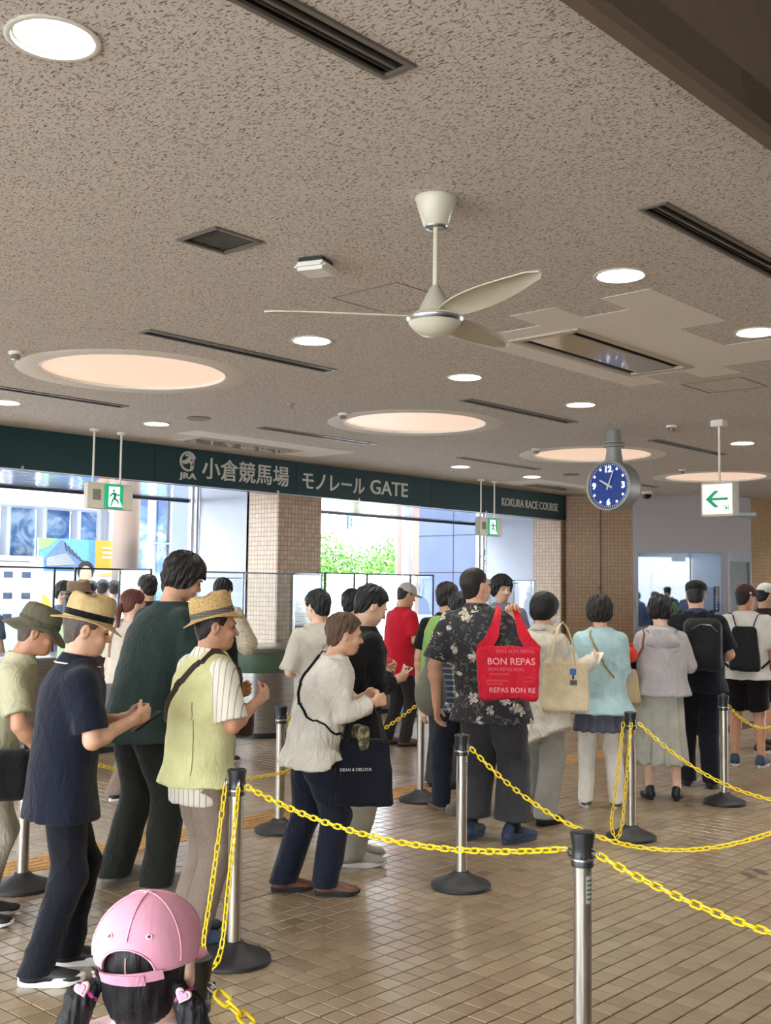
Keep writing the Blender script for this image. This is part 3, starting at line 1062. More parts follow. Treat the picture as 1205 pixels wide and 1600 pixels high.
DL = [(1.63, 2.85), (4.85, 2.85), (6.47, 2.85), (8.09, 2.85), (9.7, 2.85), (11.3, 2.85), (-1.6, 5.15), (4.87, 5.15), (6.48, 5.15), (8.09, 5.15), (11.3, 5.15), (12.92, 5.15), (14.5, 5.15),
      (4.83, 9.05), (6.45, 9.05), (11.3, 9.05), (12.93, 9.05), (1.63, 5.15), (1.63, 9.05), (0.0, 2.85), (0.0, 5.15), (3.2, 9.05), (14.5, 2.85), (17.0, 5.15), (17.0, 2.85), (19.3, 5.15), (19.3, 7.0), (21.5, 5.15)]  # last three added out of view to brighten the right end
BIG = [(4.78, 7.01), (8.04, 7.01), (11.26, 7.01), (14.5, 7.01), (1.55, 7.01)]
SLOTS = [(0.82, 2.22), (4.05, 2.22), (7.28, 2.22), (0.8, 5.77), (4.02, 5.77), (7.27, 5.77), (10.49, 5.77), (4.0, 8.40), (7.27, 8.40), (10.5, 8.40), (13.7, 8.4), (0.8, 8.40)]
ACS = [(5.67, 7.20, 3.63, 4.16), (7.30, 8.83, 9.45, 9.98), (13.75, 15.28, 9.45, 9.98)]
SQ = (3.155, 3.965, 0.145)
from mathutils.geometry import delaunay_2d_cdt
def plate_with_holes(x0, x1, y0, y1, z, circles, rects):
    vs = [(x0, y0), (x1, y0), (x1, y1), (x0, y1)]
    es = [(0, 1), (1, 2), (2, 3), (3, 0)]
    for cx, cy, r, n in circles:
        b = len(vs)
        vs += [(cx + r * math.cos(2 * PI * i / n), cy + r * math.sin(2 * PI * i / n)) for i in range(n)]
        es += [(b + i, b + (i + 1) % n) for i in range(n)]
    for a, b_, c, d in rects:
        b = len(vs)
        vs += [(a, c), (b_, c), (b_, d), (a, d)]
        es += [(b + i, b + (i + 1) % 4) for i in range(4)]
    ov, oe, of, *_ = delaunay_2d_cdt([Vector(v) for v in vs], es, [], 0, 1e-5)
    fs = []
    for f in of:
        c = sum((ov[i] for i in f), Vector((0, 0))) / len(f)
        if not (x0 < c.x < x1 and y0 < c.y < y1): continue
        if any((c.x - cx) ** 2 + (c.y - cy) ** 2 < (r * math.cos(PI / n)) ** 2 for cx, cy, r, n in circles): continue
        if any(a < c.x < b and c_ < c.y < d for a, b, c_, d in rects): continue
        fs.append(tuple(f))
    return [(v.x, v.y, z) for v in ov], fs
YE = 1.61      # edge of the low ceiling: a plain strip, then a taller dark well nearer the camera
circ = [(x, y, 0.122, 28) for x, y in DL] + [(x, y, 0.69, 72) for x, y in BIG]
rect = [(x, x + 1.62, y - .055, y + .055) for x, y in SLOTS] + [(a + .02, b - .02, c + .02, d - .02) for a, b, c, d in ACS] + [(SQ[0] - SQ[2] + .015, SQ[0] + SQ[2] - .015, SQ[1] - SQ[2] + .015, SQ[1] + SQ[2] - .015)]
v, f = plate_with_holes(-4, 24, YE, YS + .1, ZC, circ, rect)
cm = MB(); cm.add(v, f)
ceiling = struct('ceiling', cm, M_CEIL, 'fissured mineral board ceiling', smooth=False)
# every face of the ceiling must look down
part('ceiling_edge', slab(-4, 24, 1.52, YE, ZC - 0.004, ZC + 0.12), M_TRIM, ceiling, smooth=False)
well = MB()
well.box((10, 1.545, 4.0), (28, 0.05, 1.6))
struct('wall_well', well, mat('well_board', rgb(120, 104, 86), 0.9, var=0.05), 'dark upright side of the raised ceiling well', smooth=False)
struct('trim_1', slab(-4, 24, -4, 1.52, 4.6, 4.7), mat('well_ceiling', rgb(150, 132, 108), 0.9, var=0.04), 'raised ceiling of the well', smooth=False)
struct('roof', slab(-4.2, 24.2, -4.2, YG + .1, 4.75, 4.95), mat('roof_slab', rgb(120, 118, 112), 0.9), 'roof slab above the ceiling', smooth=False)
# replaced plain boards around the air conditioner, on the 305 mm board grid
pb = MB()
cellsP = set((i, j) for i in range(1, 8) for j in range(0, 5)) - {(7, 3), (7, 1), (7, 0)} | {(0, 0), (0, 2), (0, 4)} | {(7, 4), (7, 2), (8, 0)} | {(i, -1) for i in range(4, 7)}
for i, j in cellsP:
    x0, y0 = 5.17 + i * .305, 2.86 + j * .305
    x1, y1 = x0 + .305, y0 + .305
    a, b, c, d = ACS[0]
    if x0 > a and x1 < b and y0 > c and y1 < d: continue
    rs = [(x0, x1, y0, y1)]
    # clip away the opening of the unit
    if x1 > a + .02 and x0 < b - .02 and y1 > c + .02 and y0 < d - .02:
        rs = []
        if y0 < c + .02: rs.append((x0, x1, y0, c + .02))
        if y1 > d - .02: rs.append((x0, x1, d - .02, y1))
        if x0 < a + .02: rs.append((x0, a + .02, max(y0, c + .02), min(y1, d - .02)))
        if x1 > b - .02: rs.append((b - .02, x1, max(y0, c + .02), min(y1, d - .02)))
    for r in rs:
        if r[1] - r[0] > .003 and r[3] - r[2] > .003:
            if any((dx > r[0] - .12 and dx < r[1] + .12 and dy > r[2] - .12 and dy < r[3] + .12) for dx, dy in DL): continue
            pb.box(((r[0] + r[1]) / 2, (r[2] + r[3]) / 2, ZC - .0012), (r[1] - r[0], r[3] - r[2], .0024))
part('plain_board', pb, M_SMOOTH, ceiling, smooth=False)
pb2 = MB()
for (x0, x1, y0, y1) in ((7.0, 9.35, 9.1, 9.46), (8.82, 9.35, 9.46, 9.9), (13.3, 13.76, 9.15, 9.95), (13.76, 15.3, 9.15, 9.46)):
    pb2.box(((x0 + x1) / 2, (y0 + y1) / 2, ZC - .0012), (x1 - x0, y1 - y0, .0024))
part('plain_board', pb2, M_SMOOTH, ceiling, smooth=False)

# ---- outer walls (behind and beside the camera)
M_HALL = mat('hall_wall_paint', rgb(196, 184, 168), 0.85, var=0.03)
struct('wall_back', slab(-4.2, 24.2, -4.2, -4, -.1, 4.8), M_HALL, 'plain hall wall', smooth=False)
struct('wall_left', slab(-4.2, -4, -4, YG, 2.9, 4.8), M_HALL, 'wall over the daylight opening added along the left side', smooth=False)  # open below: an added opening that lets side daylight into the hall
struct('ground_left', slab(-40, -4, -30, 40, -.14, -.006), mat('side_paving', rgb(190, 188, 184), .8, var=.05, scale=2), 'pale paving outside the daylight opening added on the left', smooth=False)
struct('wall_right', slab(24, 24.2, -4, YG, 2.95, 4.8), M_HALL, 'wall over the daylight opening added at the right end', smooth=False)  # partly open below, added to bring daylight onto the right-hand ceiling
struct('wall_far_end', slab(24, 24.2, 2.2, YG, -.1, 2.95), M_HALL, 'plain hall end wall', smooth=False)
struct('ground_right', slab(24, 60, -30, YG, -.14, -.006), mat('side_paving', rgb(190, 188, 184), .8, var=.05, scale=2), 'pale paving outside the daylight opening added at the right end', smooth=False)

# ---- tiled walls and pillars
def tile_wall(name, c1, c2, mortar, tile=0.06, axis='xz', offset=0.0, rough=0.35):
    k = N(name)
    k.set(Roughness=rough)
    p = k.geo()
    sx = k.n('ShaderNodeSeparateXYZ'); k.l(p, sx.inputs[0])
    cb = k.n('ShaderNodeCombineXYZ')
    if axis == 'xz': k.l(sx.outputs[0], cb.inputs[0])
    elif axis == 'yz': k.l(sx.outputs[1], cb.inputs[0])
    else: k.l(k.math('SUBTRACT', k.math('MULTIPLY', sx.outputs[0], 0.5), k.math('MULTIPLY', sx.outputs[1], 0.87)), cb.inputs[0])
    k.l(sx.outputs[2], cb.inputs[1])
    br = k.n('ShaderNodeTexBrick')
    br.offset = offset; br.squash = 1.0
    br.inputs['Scale'].default_value = 1.0
    br.inputs['Brick Width'].default_value = tile; br.inputs['Row Height'].default_value = tile
    br.inputs['Mortar Size'].default_value = tile * 0.07; br.inputs['Mortar Smooth'].default_value = 0.3
    br.inputs['Color1'].default_value = (*c1, 1); br.inputs['Color2'].default_value = (*c2, 1); br.inputs['Mortar'].default_value = (*mortar, 1)
    k.l(cb.outputs[0], br.inputs['Vector'])
    k.color(br.outputs['Color'])
    k.bump(k.math('SUBTRACT', 1.0, br.outputs['Fac']), 0.6, 0.004)
    return k.m
M_PX = tile_wall('pillar_tile_front', rgb(196, 166, 132), rgb(176, 144, 112), rgb(128, 102, 78), axis='xz')
M_PY = tile_wall('pillar_tile_lit_side', rgb(204, 178, 150), rgb(190, 162, 134), rgb(140, 116, 94), axis='yz')  # same tile in a lighter tone: gate daylight put into the colour
M_BR = tile_wall('brown_wall_tile', rgb(172, 136, 98), rgb(160, 124, 88), rgb(130, 100, 72), axis='diag')
M_BX = tile_wall('brown_wall_tile_side', rgb(178, 146, 106), rgb(166, 134, 96), rgb(134, 108, 78), axis='xz')
k = N('grey_panel'); k.set(Roughness=0.4)
k.color(k.ramp(k.noise(k.geo(), 1.2, 2.0), [(0.3, rgb(168, 175, 190)), (0.7, rgb(180, 187, 200))]))
M_PANEL = k.m
M_STEEL = mat('brushed_steel', rgb(178, 178, 180), 0.28, 1.0, var=0.08, scale=60)
M_DARKMETAL = mat('dark_bronze_metal', rgb(62, 64, 70), 0.4, 0.6, var=0.05)
def pillar(name, x0, x1, label):
    o = bpy.data.objects.new(name, None); COL.objects.link(o); o['kind'] = 'structure'; o['label'] = label
    g = MB(); g.box(((x0 + x1) / 2, YS + .045 + .006, ZC / 2), (x1 - x0 - .006, .012, ZC)); part('tiled_face', g, M_PX, o, smooth=False)
    g = MB(); g.box((x0 + .01, YS + .36, ZB / 2), (.02, .60, ZB)); part('tiled_side', g, M_PY, o, smooth=False)
    g = MB(); g.box(((x0 + x1) / 2 + .01, YS + .36, ZC / 2), (x1 - x0 - .02, .588, ZC)); part('core', g, M_PX, o, smooth=False)
    return o
p1 = pillar('pillar', 9.37, 10.14, 'tiled pillar between the two gate openings')
p2 = pillar('pillar', 15.84, 16.1, 'pinkish tiled pillar at the end of the green sign')
k = N('outer_panel'); k.set(Roughness=0.45)
k.color(k.ramp(k.noise(k.geo(), 1.2, 2.0), [(0.3, rgb(92, 104, 134)), (0.7, rgb(104, 116, 146))]))
M_PANEL2 = k.m
def reveal(x, y0, y1, label, name, seams=()):
    g = MB(); g.box((x + .06, (y0 + y1) / 2, 1.6), (.12, y1 - y0, 3.2))
    o = struct(name, g, M_PANEL2 if name == 'wall_outer' else M_PANEL, label, smooth=False)
    for (sy, sz0, sz1) in seams:
        if sz0 == sz1:
            q = MB(); q.box((x - .002, (y0 + y1) / 2, sz0), (.006, y1 - y0, .014))
        else:
            q = MB(); q.box((x - .002, sy, (sz0 + sz1) / 2), (.006, .014, sz1 - sz0))
        part('seam', q, M_DARKMETAL, o, smooth=False)
    return o
reveal(9.37, YS + .62, 12.1, 'pale blue-grey panel wall beside the left gate', 'wall_reveal', [(0, 1.74, 1.74)])
reveal(15.84, YS + .62, 12.1, 'pale blue-grey panel wall beside the right gate', 'wall_reveal', [(0, 1.74, 1.74)])
reveal(9.40, 12.3, 12.75, 'grey outer panel wall past the left gate', 'wall_outer')
reveal(15.86, 12.3, 13.7, 'pale panel wall with dark seams past the right gate', 'wall_outer', [(12.86, .2, 3.1), (0, 1.93, 1.93), (0, 2.62, 2.62)])
g = MB(); g.box((10.10, 11.7, 1.45), (.05, 1.2, 2.9)); struct('trim_2', g, mat('teal_edge', rgb(70, 104, 104), .5), 'teal edge trim of the pillar', smooth=False)
for x in (9.37, 15.84):
    g = MB()
    for dx, dy in ((.0, 12.13), (-.03, 12.20), (.0, 12.27)):
        g.lathe([(.032, 0), (.032, ZB)], 14, (x - .02 + dx, dy, 0))
    struct('column', g, M_STEEL, 'slim bundled steel mullion at the gate glazing')
# lintel, soffit and header
struct('lintel', slab(2.5, 15.95, YS, YG, ZB, 4.74), M_DARKMETAL, 'lintel over the gates', smooth=False)
k = N('mirror_soffit'); k.set(Roughness=0.10, Metallic=0.85)
_p = k.geo()
k.color(k.ramp(k.noise(_p, 1.1, 2.0), [(0.3, rgb(196, 204, 220)), (0.7, rgb(226, 230, 240))]))
k.bump(k.noise(_p, 5.0, 3.0), 0.25, 0.02)
M_SOFFIT = k.m
struct('soffit', slab(2.5, 15.84, YS + .06, YG - .03, ZB - .012, ZB), M_SOFFIT, 'polished metal soffit under the lintel', smooth=False)
hb_ = MB(); hb_.box((6.0, YG, ZB - .015), (6.7, .06, .05)); hb_.box((13.0, YG, ZB - .015), (5.7, .06, .05))
struct('header_bar', hb_, M_DARKMETAL, 'dark header rail of the gate glazing', smooth=False)
struct('wall_gate_left', slab(-4, 2.5, YS, YG, 0, 4.74), M_PX, 'tiled wall left of the gates', smooth=False)

# ---- slanting wall with the ticket window, and the door wall
PA, PB, PC = Vector((15.92, 10.43)), Vector((16.50, 9.48)), Vector((17.24, 8.14))
def wall_seg(name, a, b, z0, z1, m, label, th=0.1, parent=None):
    d = (b - a); L = d.length; rz = math.atan2(d.y, d.x)
    nrm = Vector((-d.y, d.x)) / L        # away from the hall
    c = (a + b) / 2 + nrm * th / 2
    g = MB().box((c.x, c.y, (z0 + z1) / 2), (L, th, z1 - z0), rz)
    if parent is not None: return part(name, g, m, parent, smooth=False)
    return struct(name, g, m, label, smooth=False)
d_ = (PC - PB).normalized()
wb = wall_seg('wall_brown', PA, PB, 0, ZC, M_BR, 'brown tiled slanting wall')
jb = PA + (PB - PA) * .52
g = MB(); g.box((jb.x - .006, jb.y - .004, ZC / 2), (.02, .02, ZC)); g.box((jb.x - .03, jb.y - .0, 1.68), (.07, .03, .02)); part('conduit', g, mat('conduit_brown', rgb(110, 84, 60), .6), wb, smooth=False)
M_GW = mat('grey_wall_paint', rgb(178, 172, 176), 0.7, var=0.02)
M_GF = mat('window_frame_grey', rgb(150, 156, 166), 0.45, 0.3)
wx0, wx1, wz0, wz1 = 0.06, 1.46, 1.00, 2.30
gw = wall_seg('wall_booth', PB, PC, wz1, ZC, M_GW, 'pale grey wall of the ticket booth')
wall_seg('panel', PB, PC, 0, wz0, M_GW, '', parent=gw)
wall_seg('panel', PB, PB + d_ * wx0, wz0, wz1, M_GW, '', parent=gw)
wall_seg('panel', PB + d_ * wx1, PC, wz0, wz1, M_GW, '', parent=gw)
wn = bpy.data.objects.new('window_1', None); COL.objects.link(wn); wn['kind'] = 'structure'; wn['label'] = 'ticket booth window with grey frame'
def seg_box(u0, u1, z0, z1, th, off):
    a = PB + d_ * u0; b = PB + d_ * u1; n = Vector((-d_.y, d_.x))
    c = (a + b) / 2 + n * off
    return MB().box((c.x, c.y, (z0 + z1) / 2), (u1 - u0, th, z1 - z0), math.atan2(d_.y, d_.x))
for r in ((wx0, wx0 + .03, wz0, wz1), (wx1 - .03, wx1, wz0, wz1), (wx0, wx1, wz0, wz0 + .03), (wx0, wx1, wz1 - .03, wz1), (.93, .955, wz0, wz1)):
    part('frame', seg_box(*r, .07, .035), M_GF, wn, smooth=False)
part('pane', seg_box(wx0 + .03, .93, wz0 + .03, wz1 - .03, .008, .04), glass('booth_glass', (.90, .95, 1.0), .03), wn, smooth=False)
part('pane', seg_box(.955, wx1 - .03, wz0 + .03, wz1 - .03, .008, .04), glass('booth_glass', (.90, .95, 1.0), .03), wn, smooth=False)
M_BOOTH = mat('booth_paint', rgb(214, 224, 240), .8, var=.02)
part('sill', seg_box(wx0 - .03, wx1 + .03, wz0 - .035, wz0, .14, .02), M_GF, wn, smooth=False)
# made-up booth interior, standing for the gate's reflection in the window glass
n_ = Vector((-d_.y, d_.x))
bi = struct('wall_booth_inside', seg_box(-.5, 2.0, 0, 2.9, .06, 2.2), M_BOOTH, 'added bluish wall standing for the reflection in the ticket window', smooth=False)
part('panel', seg_box(-.5, -.44, 0, 2.9, 2.2, 1.15), M_BOOTH, bi, smooth=False)
part('panel', seg_box(-.5, 2.0, 2.9, 2.95, 2.2, 1.15), M_BOOTH, bi, smooth=False)
part('reflection_band', seg_box(-.4, 1.1, 1.0, 1.72, .02, 2.15), mat('booth_dark_panel', rgb(104, 124, 156), .5), bi, smooth=False)
part('reflection_white', seg_box(.1, .95, 1.78, 2.8, .02, 2.15), mat('booth_white', rgb(240, 240, 238), .6), bi, smooth=False)
part('reflection_post', seg_box(.28, .33, .9, 1.95, .05, 1.4), M_DARKMETAL, bi, smooth=False)
part('counter_top', seg_box(-.4, 1.9, .92, .97, .5, .35), mat('booth_counter', rgb(200, 206, 214), .5), bi, smooth=False)
bl = bpy.data.lights.new('booth_fill', 'AREA'); bl.energy = 7; bl.shape = 'RECTANGLE'; bl.size = 1.2; bl.size_y = .3; bl.color = (.78, .88, 1.0)  # unseen lamp added to light the made-up booth interior
blo = bpy.data.objects.new('booth_fill', bl); COL.objects.link(blo); c_ = (PB + PC) / 2 + n_ * 1.1; blo.location = (c_.x, c_.y, 2.86); blo.parent = bi
nb = seg_box(1.31, 1.405, 1.30, 1.72, .006, .06); ntc = part('notice', nb, mat('navy_notice', rgb(38, 52, 104), .5), wn, smooth=False)
for q in range(8):
    part('lettering', seg_box(1.34, 1.375, 1.34 + q * .045, 1.368 + q * .045, .003, .054), mat('notice_white', rgb(230, 232, 240), .6), ntc, smooth=False)
# door wall running on to the right
PD = 18.14
dw = struct('wall_door', slab(PC.x, PD + .02, PC.y, PC.y + .1, 2.30, ZC), M_GW, 'grey wall over the door', smooth=False)
dr = bpy.data.objects.new('door_1', None); COL.objects.link(dr); dr['kind'] = 'structure'; dr['label'] = 'grey glazed sliding door beside the ticket booth'
part('frame', slab(PC.x, PC.x + .07, PC.y - .01, PC.y + .09, 0, 2.30), M_GF, dr, smooth=False)
part('frame', slab(PD - .05, PD + .02, PC.y - .01, PC.y + .09, 0, 2.30), M_GF, dr, smooth=False)
part('frame', slab(PC.x + .07, PD - .05, PC.y - .01, PC.y + .09, 2.14, 2.30), M_GF, dr, smooth=False)
part('leaf', slab(PC.x + .07, PD - .05, PC.y + .03, PC.y + .06, 0, 2.14), mat('door_frosted', rgb(136, 144, 142), .35), dr, smooth=False)
struct('wall_tiled_right', slab(PD + .02, 24, PC.y, PC.y + .12, 0, ZC), M_BX, 'brown tiled wall past the grey door', smooth=False)
struct('wall_hidden', slab(16.4, 24, 12.2, 12.4, 0, 4.7), M_HALL, 'outer wall behind the booth', smooth=False)
struct('wall_upper', slab(15.95, 24, YG - .12, YG, 3.26, 4.74), M_HALL, 'wall above the booth ceiling', smooth=False)
# ------------------------------------------------------------------ ceiling fixtures
M_WHITE = mat('white_plastic', rgb(232, 230, 222), 0.4, var=0.02)
M_IVORY = mat('ivory_enamel', rgb(214, 210, 190), 0.3, var=0.02)
M_REFL = mat('lamp_reflector', rgb(240, 242, 236), 0.18, 0.35, var=0.01)
M_LAMP = emit('lamp_tube_glow', (0.93, 1.0, 0.90), 16.0)
M_BLACK = mat('black_void', rgb(14, 14, 14), 0.8)
M_SLOTF = mat('slot_frame_aluminium', rgb(132, 124, 116), 0.4, 0.6, var=0.04)
def downlight(loc, label, first=[None]):
    if first[0] is None:
        t = thing('ceiling_light', label, 'ceiling light', (loc[0], loc[1], ZC), 0, 'recessed ceiling downlights')
        part('trim_ring', MB().lathe([(.112, .006), (.135, .0), (.139, -.005), (.132, -.008), (.120, -.006), (.117, .012)], 36, cap=False), M_WHITE, t)
        part('reflector', MB().lathe([(.119, .0), (.113, .03), (.100, .09), (.088, .13)], 36, cap=False), M_REFL, t)
        part('lamp', MB().lathe([(.088, .128), (.088, .14)], 28), M_LAMP, t)
        part('housing', MB().lathe([(.135, .004), (.14, .02), (.14, .16), (.02, .17)], 24, cap=False), M_BLACK, t)
        first[0] = t
    else:
        t = copy_tree(first[0], (loc[0], loc[1], ZC), 0, label)
    ld = first[0].get('ld') if False else None
    if 'dl_data' not in globals():
        d = bpy.data.lights.new('downlight_lamp', 'AREA'); d.shape = 'DISK'; d.size = .17; d.energy = DOWNLIGHT_W; d.color = (1.0, .96, .88)
        globals()['dl_data'] = d
    o = bpy.data.objects.new('downlight_lamp', dl_data); COL.objects.link(o); o.parent = t; o.location = (0, 0, .122)
    return t
DL_LAB = {0: 'large bright round downlight at the top left corner of the ceiling', 1: 'round downlight just right of the ceiling fan, beside the plain board patch', 2: 'round downlight at the right edge beside the air conditioner patch',
          7: 'round downlight below the left fan blade, above the long slot diffuser', 8: 'round downlight below the fan hub, nearer than the middle glowing disc', 9: 'round downlight below the air conditioner, above the wall clock',
          10: 'small round downlight between the arrow sign rod and the right edge', 13: 'small round downlight at the left edge below the largest glowing disc', 14: 'small round downlight above the running-man sign on the left',
          15: 'small round downlight just above the middle of the green fascia', 16: 'small round downlight above the right running-man sign, near the fascia end'}
for i, p in enumerate(DL):
    downlight(p, DL_LAB.get(i, 'recessed round downlight outside the picture, over the hall'))
# glowing round ceiling panels
k = N('panel_glow')
k.b.inputs['Base Color'].default_value = (*rgb(120, 110, 98), 1)
k.b.inputs['Emission Color'].default_value = (*rgb(255, 218, 188), 1)
k.b.inputs['Emission Strength'].default_value = PANEL_GLOW
M_GLOW = k.m
BIG_LAB = ['largest glowing cream ceiling disc, on the left', 'glowing cream ceiling disc in the middle, below the fan', 'glowing cream ceiling disc behind the blue clock', 'glowing cream ceiling disc behind the green arrow sign', 'glowing cream ceiling disc outside the left edge']
bigs = None
for p, lb in zip(BIG, BIG_LAB):
    if bigs is None:
        bigs = thing('ceiling_light_panel', lb, 'ceiling light', (p[0], p[1], ZC), 0, 'glowing round ceiling panels')
        part('diffuser', MB().lathe([(.0, .022), (.4, .022), (.684, .022)], 72, cap=False), M_GLOW, bigs)
        part('trim_ring', MB().lathe([(.684, .03), (.684, -.001), (.697, -.004), (.70, .0)], 72, cap=False), M_WHITE, bigs)
        part('surround', MB().lathe([(.70, -.001), (.86, -.0015), (.863, .0)], 72, cap=False), M_SMOOTH, bigs)
        part('housing', MB().lathe([(.70, .004), (.72, .01), (.72, .1), (.02, .1)], 48, cap=False), M_BLACK, bigs)
    else:
        copy_tree(bigs, (p[0], p[1], ZC), 0, lb)
# linear slot diffusers
SL_LAB = ['long two-slot air diffuser cut by the top edge', 'two-slot air diffuser at the right edge above the downlights', 'two-slot air diffuser outside the right edge', 'two-slot air diffuser outside the left edge',
          'long slot air diffuser above the largest glowing disc', 'slot air diffuser right of the middle glowing disc', 'slot air diffuser between the clock and the arrow sign', 'slot air diffuser at the left edge below the largest glowing disc',
          'slot air diffuser above the white lettering of the fascia', 'slot air diffuser left of the clock, above the fascia end', 'slot air diffuser behind the clock near the booth wall', 'slot air diffuser far outside the left edge']
sl = None
for p, lb in zip(SLOTS, SL_LAB):
    if sl is None:
        sl = thing('air_diffuser', lb, 'air vent', (p[0], p[1], ZC), 0, 'linear slot air diffusers')
        g = MB(); L = 1.62
        for yy_ in (-.058, .058): g.box((L / 2, yy_, -.002), (L + .04, .022, .012), bev=.002)
        for xx in (-.009, L + .009): g.box((xx, 0, -.002), (.022, .10, .012), bev=.002)
        part('frame', g, M_SLOTF, sl)
        part('divider', MB().box((L / 2, 0, .006), (L, .016, .014), bev=.002), M_SLOTF, sl)
        part('blade', MB().box((L / 2, .03, .03), (L, .003, .05)), M_SLOTF, sl)
        part('blade', MB().box((L / 2, -.03, .03), (L, .003, .05)), M_SLOTF, sl)
        h = MB(); h.box((L / 2, 0, .12), (L + .02, .13, .01)); h.box((L / 2, .062, .06), (L + .02, .01, .13)); h.box((L / 2, -.062, .06), (L + .02, .01, .13)); h.box((-.005, 0, .06), (.01, .13, .13)); h.box((L + .005, 0, .06), (.01, .13, .13))
        part('plenum', h, M_BLACK, sl)
    else:
        copy_tree(sl, (p[0], p[1], ZC), 0, lb)
# square vent
t = thing('square_vent', 'small square dark mesh air vent in the ceiling', 'air vent', (SQ[0], SQ[1], ZC))
g = MB(); r = SQ[2]
for s_ in (-1, 1):
    g.box((s_ * (r - .012), 0, -.003), (.024, 2 * r, .012), bev=.002); g.box((0, s_ * (r - .012), -.003), (2 * r - .048, .024, .012), bev=.002)
part('frame', g, M_SLOTF, t)
g = MB(); n_s = 16
for i in range(n_s):
    c = -r + .03 + (2 * r - .06) * i / (n_s - 1)
    g.box((c, 0, .006), (.004, 2 * r - .05, .004)); g.box((0, c, .009), (2 * r - .05, .004, .004))
part('grille', g, mat('grille_grey', rgb(110, 104, 96), .5, .4), t, smooth=False)
h = MB(); h.box((0, 0, .1), (2 * r, 2 * r, .01))
for s_ in (-1, 1): h.box((s_ * (r - .006), 0, .05), (.01, 2 * r, .1)); h.box((0, s_ * (r - .006), .05), (2 * r, .01, .1))
part('plenum', h, M_BLACK, t)
# ceiling cassette air conditioners
M_ACF = mat('ac_frame', rgb(196, 186, 168), 0.4, var=0.02)
k = N('ac_panel_gloss'); k.set(Roughness=0.12); k.b.inputs['Base Color'].default_value = (*rgb(206, 196, 180), 1); k.b.inputs['Coat Weight'].default_value = .6
M_ACP = k.m
AC_LAB = ['long glossy ceiling air conditioner set in plain boards, right of the fan', 'ceiling air conditioner seen edge-on above the fascia logo', 'ceiling air conditioner near the fascia end, left of the clock']
for (a, b, c, d), lb in zip(ACS, AC_LAB):
    t = thing('ceiling_air_conditioner', lb, 'air conditioner', ((a + b) / 2, (c + d) / 2, ZC), 0, 'ceiling cassette air conditioners')
    L, W = b - a, d - c
    g = MB()
    for s_ in (-1, 1):
        g.box((0, s_ * (W / 2 - .025), -.004), (L, .05, .018), bev=.004); g.box((s_ * (L / 2 - .035), 0, -.004), (.07, W - .10, .018), bev=.004)
    part('frame', g, M_ACF, t)
    part('panel', MB().box((0, 0, -.004), (L - .14, W - .24, .014), bev=.004), M_ACP, t)
    part('outlet', MB().box((0, 0, .03), (L - .02, W - .02, .04)), M_BLACK, t)
    for s_ in (-1, 1):
        part('louvre', MB().box((0, s_ * (W / 2 - .075), .004), (L - .16, .006, .012)), M_DARKMETAL, t)
# access hatch outline
t = thing('access_hatch', 'thin-edged rectangular ceiling hatch near the right edge', 'hatch', (8.01, 3.79, ZC))
g = MB()
for s_ in (-1, 1): g.box((s_ * .24, 0, -.002), (.010, .49, .006)); g.box((0, s_ * .24, -.002), (.47, .010, .006))
part('frame', g, mat('hatch_edge', rgb(132, 118, 104), .6), t, smooth=False)
part('board', MB().box((0, 0, -.001), (.466, .466, .002)), M_CEIL, t, smooth=False)
t = thing('access_hatch', 'faint thin-edged ceiling hatch behind the fan rod', 'hatch', (4.45, 4.05, ZC))
g = MB()
for s_ in (-1, 1): g.box((s_ * .24, 0, -.001), (.006, .49, .003)); g.box((0, s_ * .24, -.001), (.47, .006, .003))
part('frame', g, mat('hatch_edge', rgb(132, 118, 104), .6), t, smooth=False)
# smoke detectors and small ceiling devices
def detector(x, y, label, r=.05):
    t = thing('smoke_detector', label, 'smoke detector', (x, y, ZC), 0, 'ceiling smoke detectors')
    part('base', MB().lathe([(r, .001), (r, -.018), (r * .92, -.022), (.2 * r, -.022)], 24), M_WHITE, t)
    part('sensor_head', MB().lathe([(r * .55, -.02), (r * .62, -.034), (r * .62, -.052), (r * .4, -.058), (0.002, -.06)], 20), M_STEEL, t)
detector(3.80, 7.0, 'smoke detector at the left edge beside the largest glowing disc')
detector(7.15, 7.12, 'smoke detector at the left rim of the middle glowing disc')
detector(9.68, 5.13, 'smoke detector left of the arrow sign rod')
detector(10.37, 7.2, 'smoke detector at the left rim of the disc behind the clock')
detector(13.3, 6.9, 'smoke detector at the left rim of the disc behind the arrow sign', .045)
def stud(x, y, label):
    t = thing('sprinkler', label, 'sprinkler', (x, y, ZC), 0, 'ceiling sprinklers')
    part('plate', MB().lathe([(.035, 0), (.03, -.008), (.01, -.01)], 20), M_STEEL, t)
    part('nozzle', MB().lathe([(.01, -.008), (.01, -.03), (.022, -.033), (.022, -.036), (.002, -.038)], 14), M_STEEL, t)
stud(6.48, 7.1, 'tiny silver sprinkler between the two left glowing discs')
stud(12.92, 7.09, 'tiny silver sprinkler between the clock and the arrow sign')
def speaker(x, y, label):
    t = thing('ceiling_speaker', label, 'speaker', (x, y, ZC), 0, 'round ceiling speakers')
    part('rim', MB().lathe([(.115, .001), (.118, -.006), (.10, -.012), (.098, -.008)], 32, cap=False), M_SLOTF, t)
    part('grille', MB().lathe([(.1, -.008), (.05, -.013), (.002, -.014)], 32), mat('speaker_grille', rgb(150, 138, 128), .7), t)
speaker(6.48, 8.41, 'flat round ceiling speaker above the left running-man sign')
speaker(12.97, 8.41, 'flat round ceiling speaker left of the clock, near the fascia end')
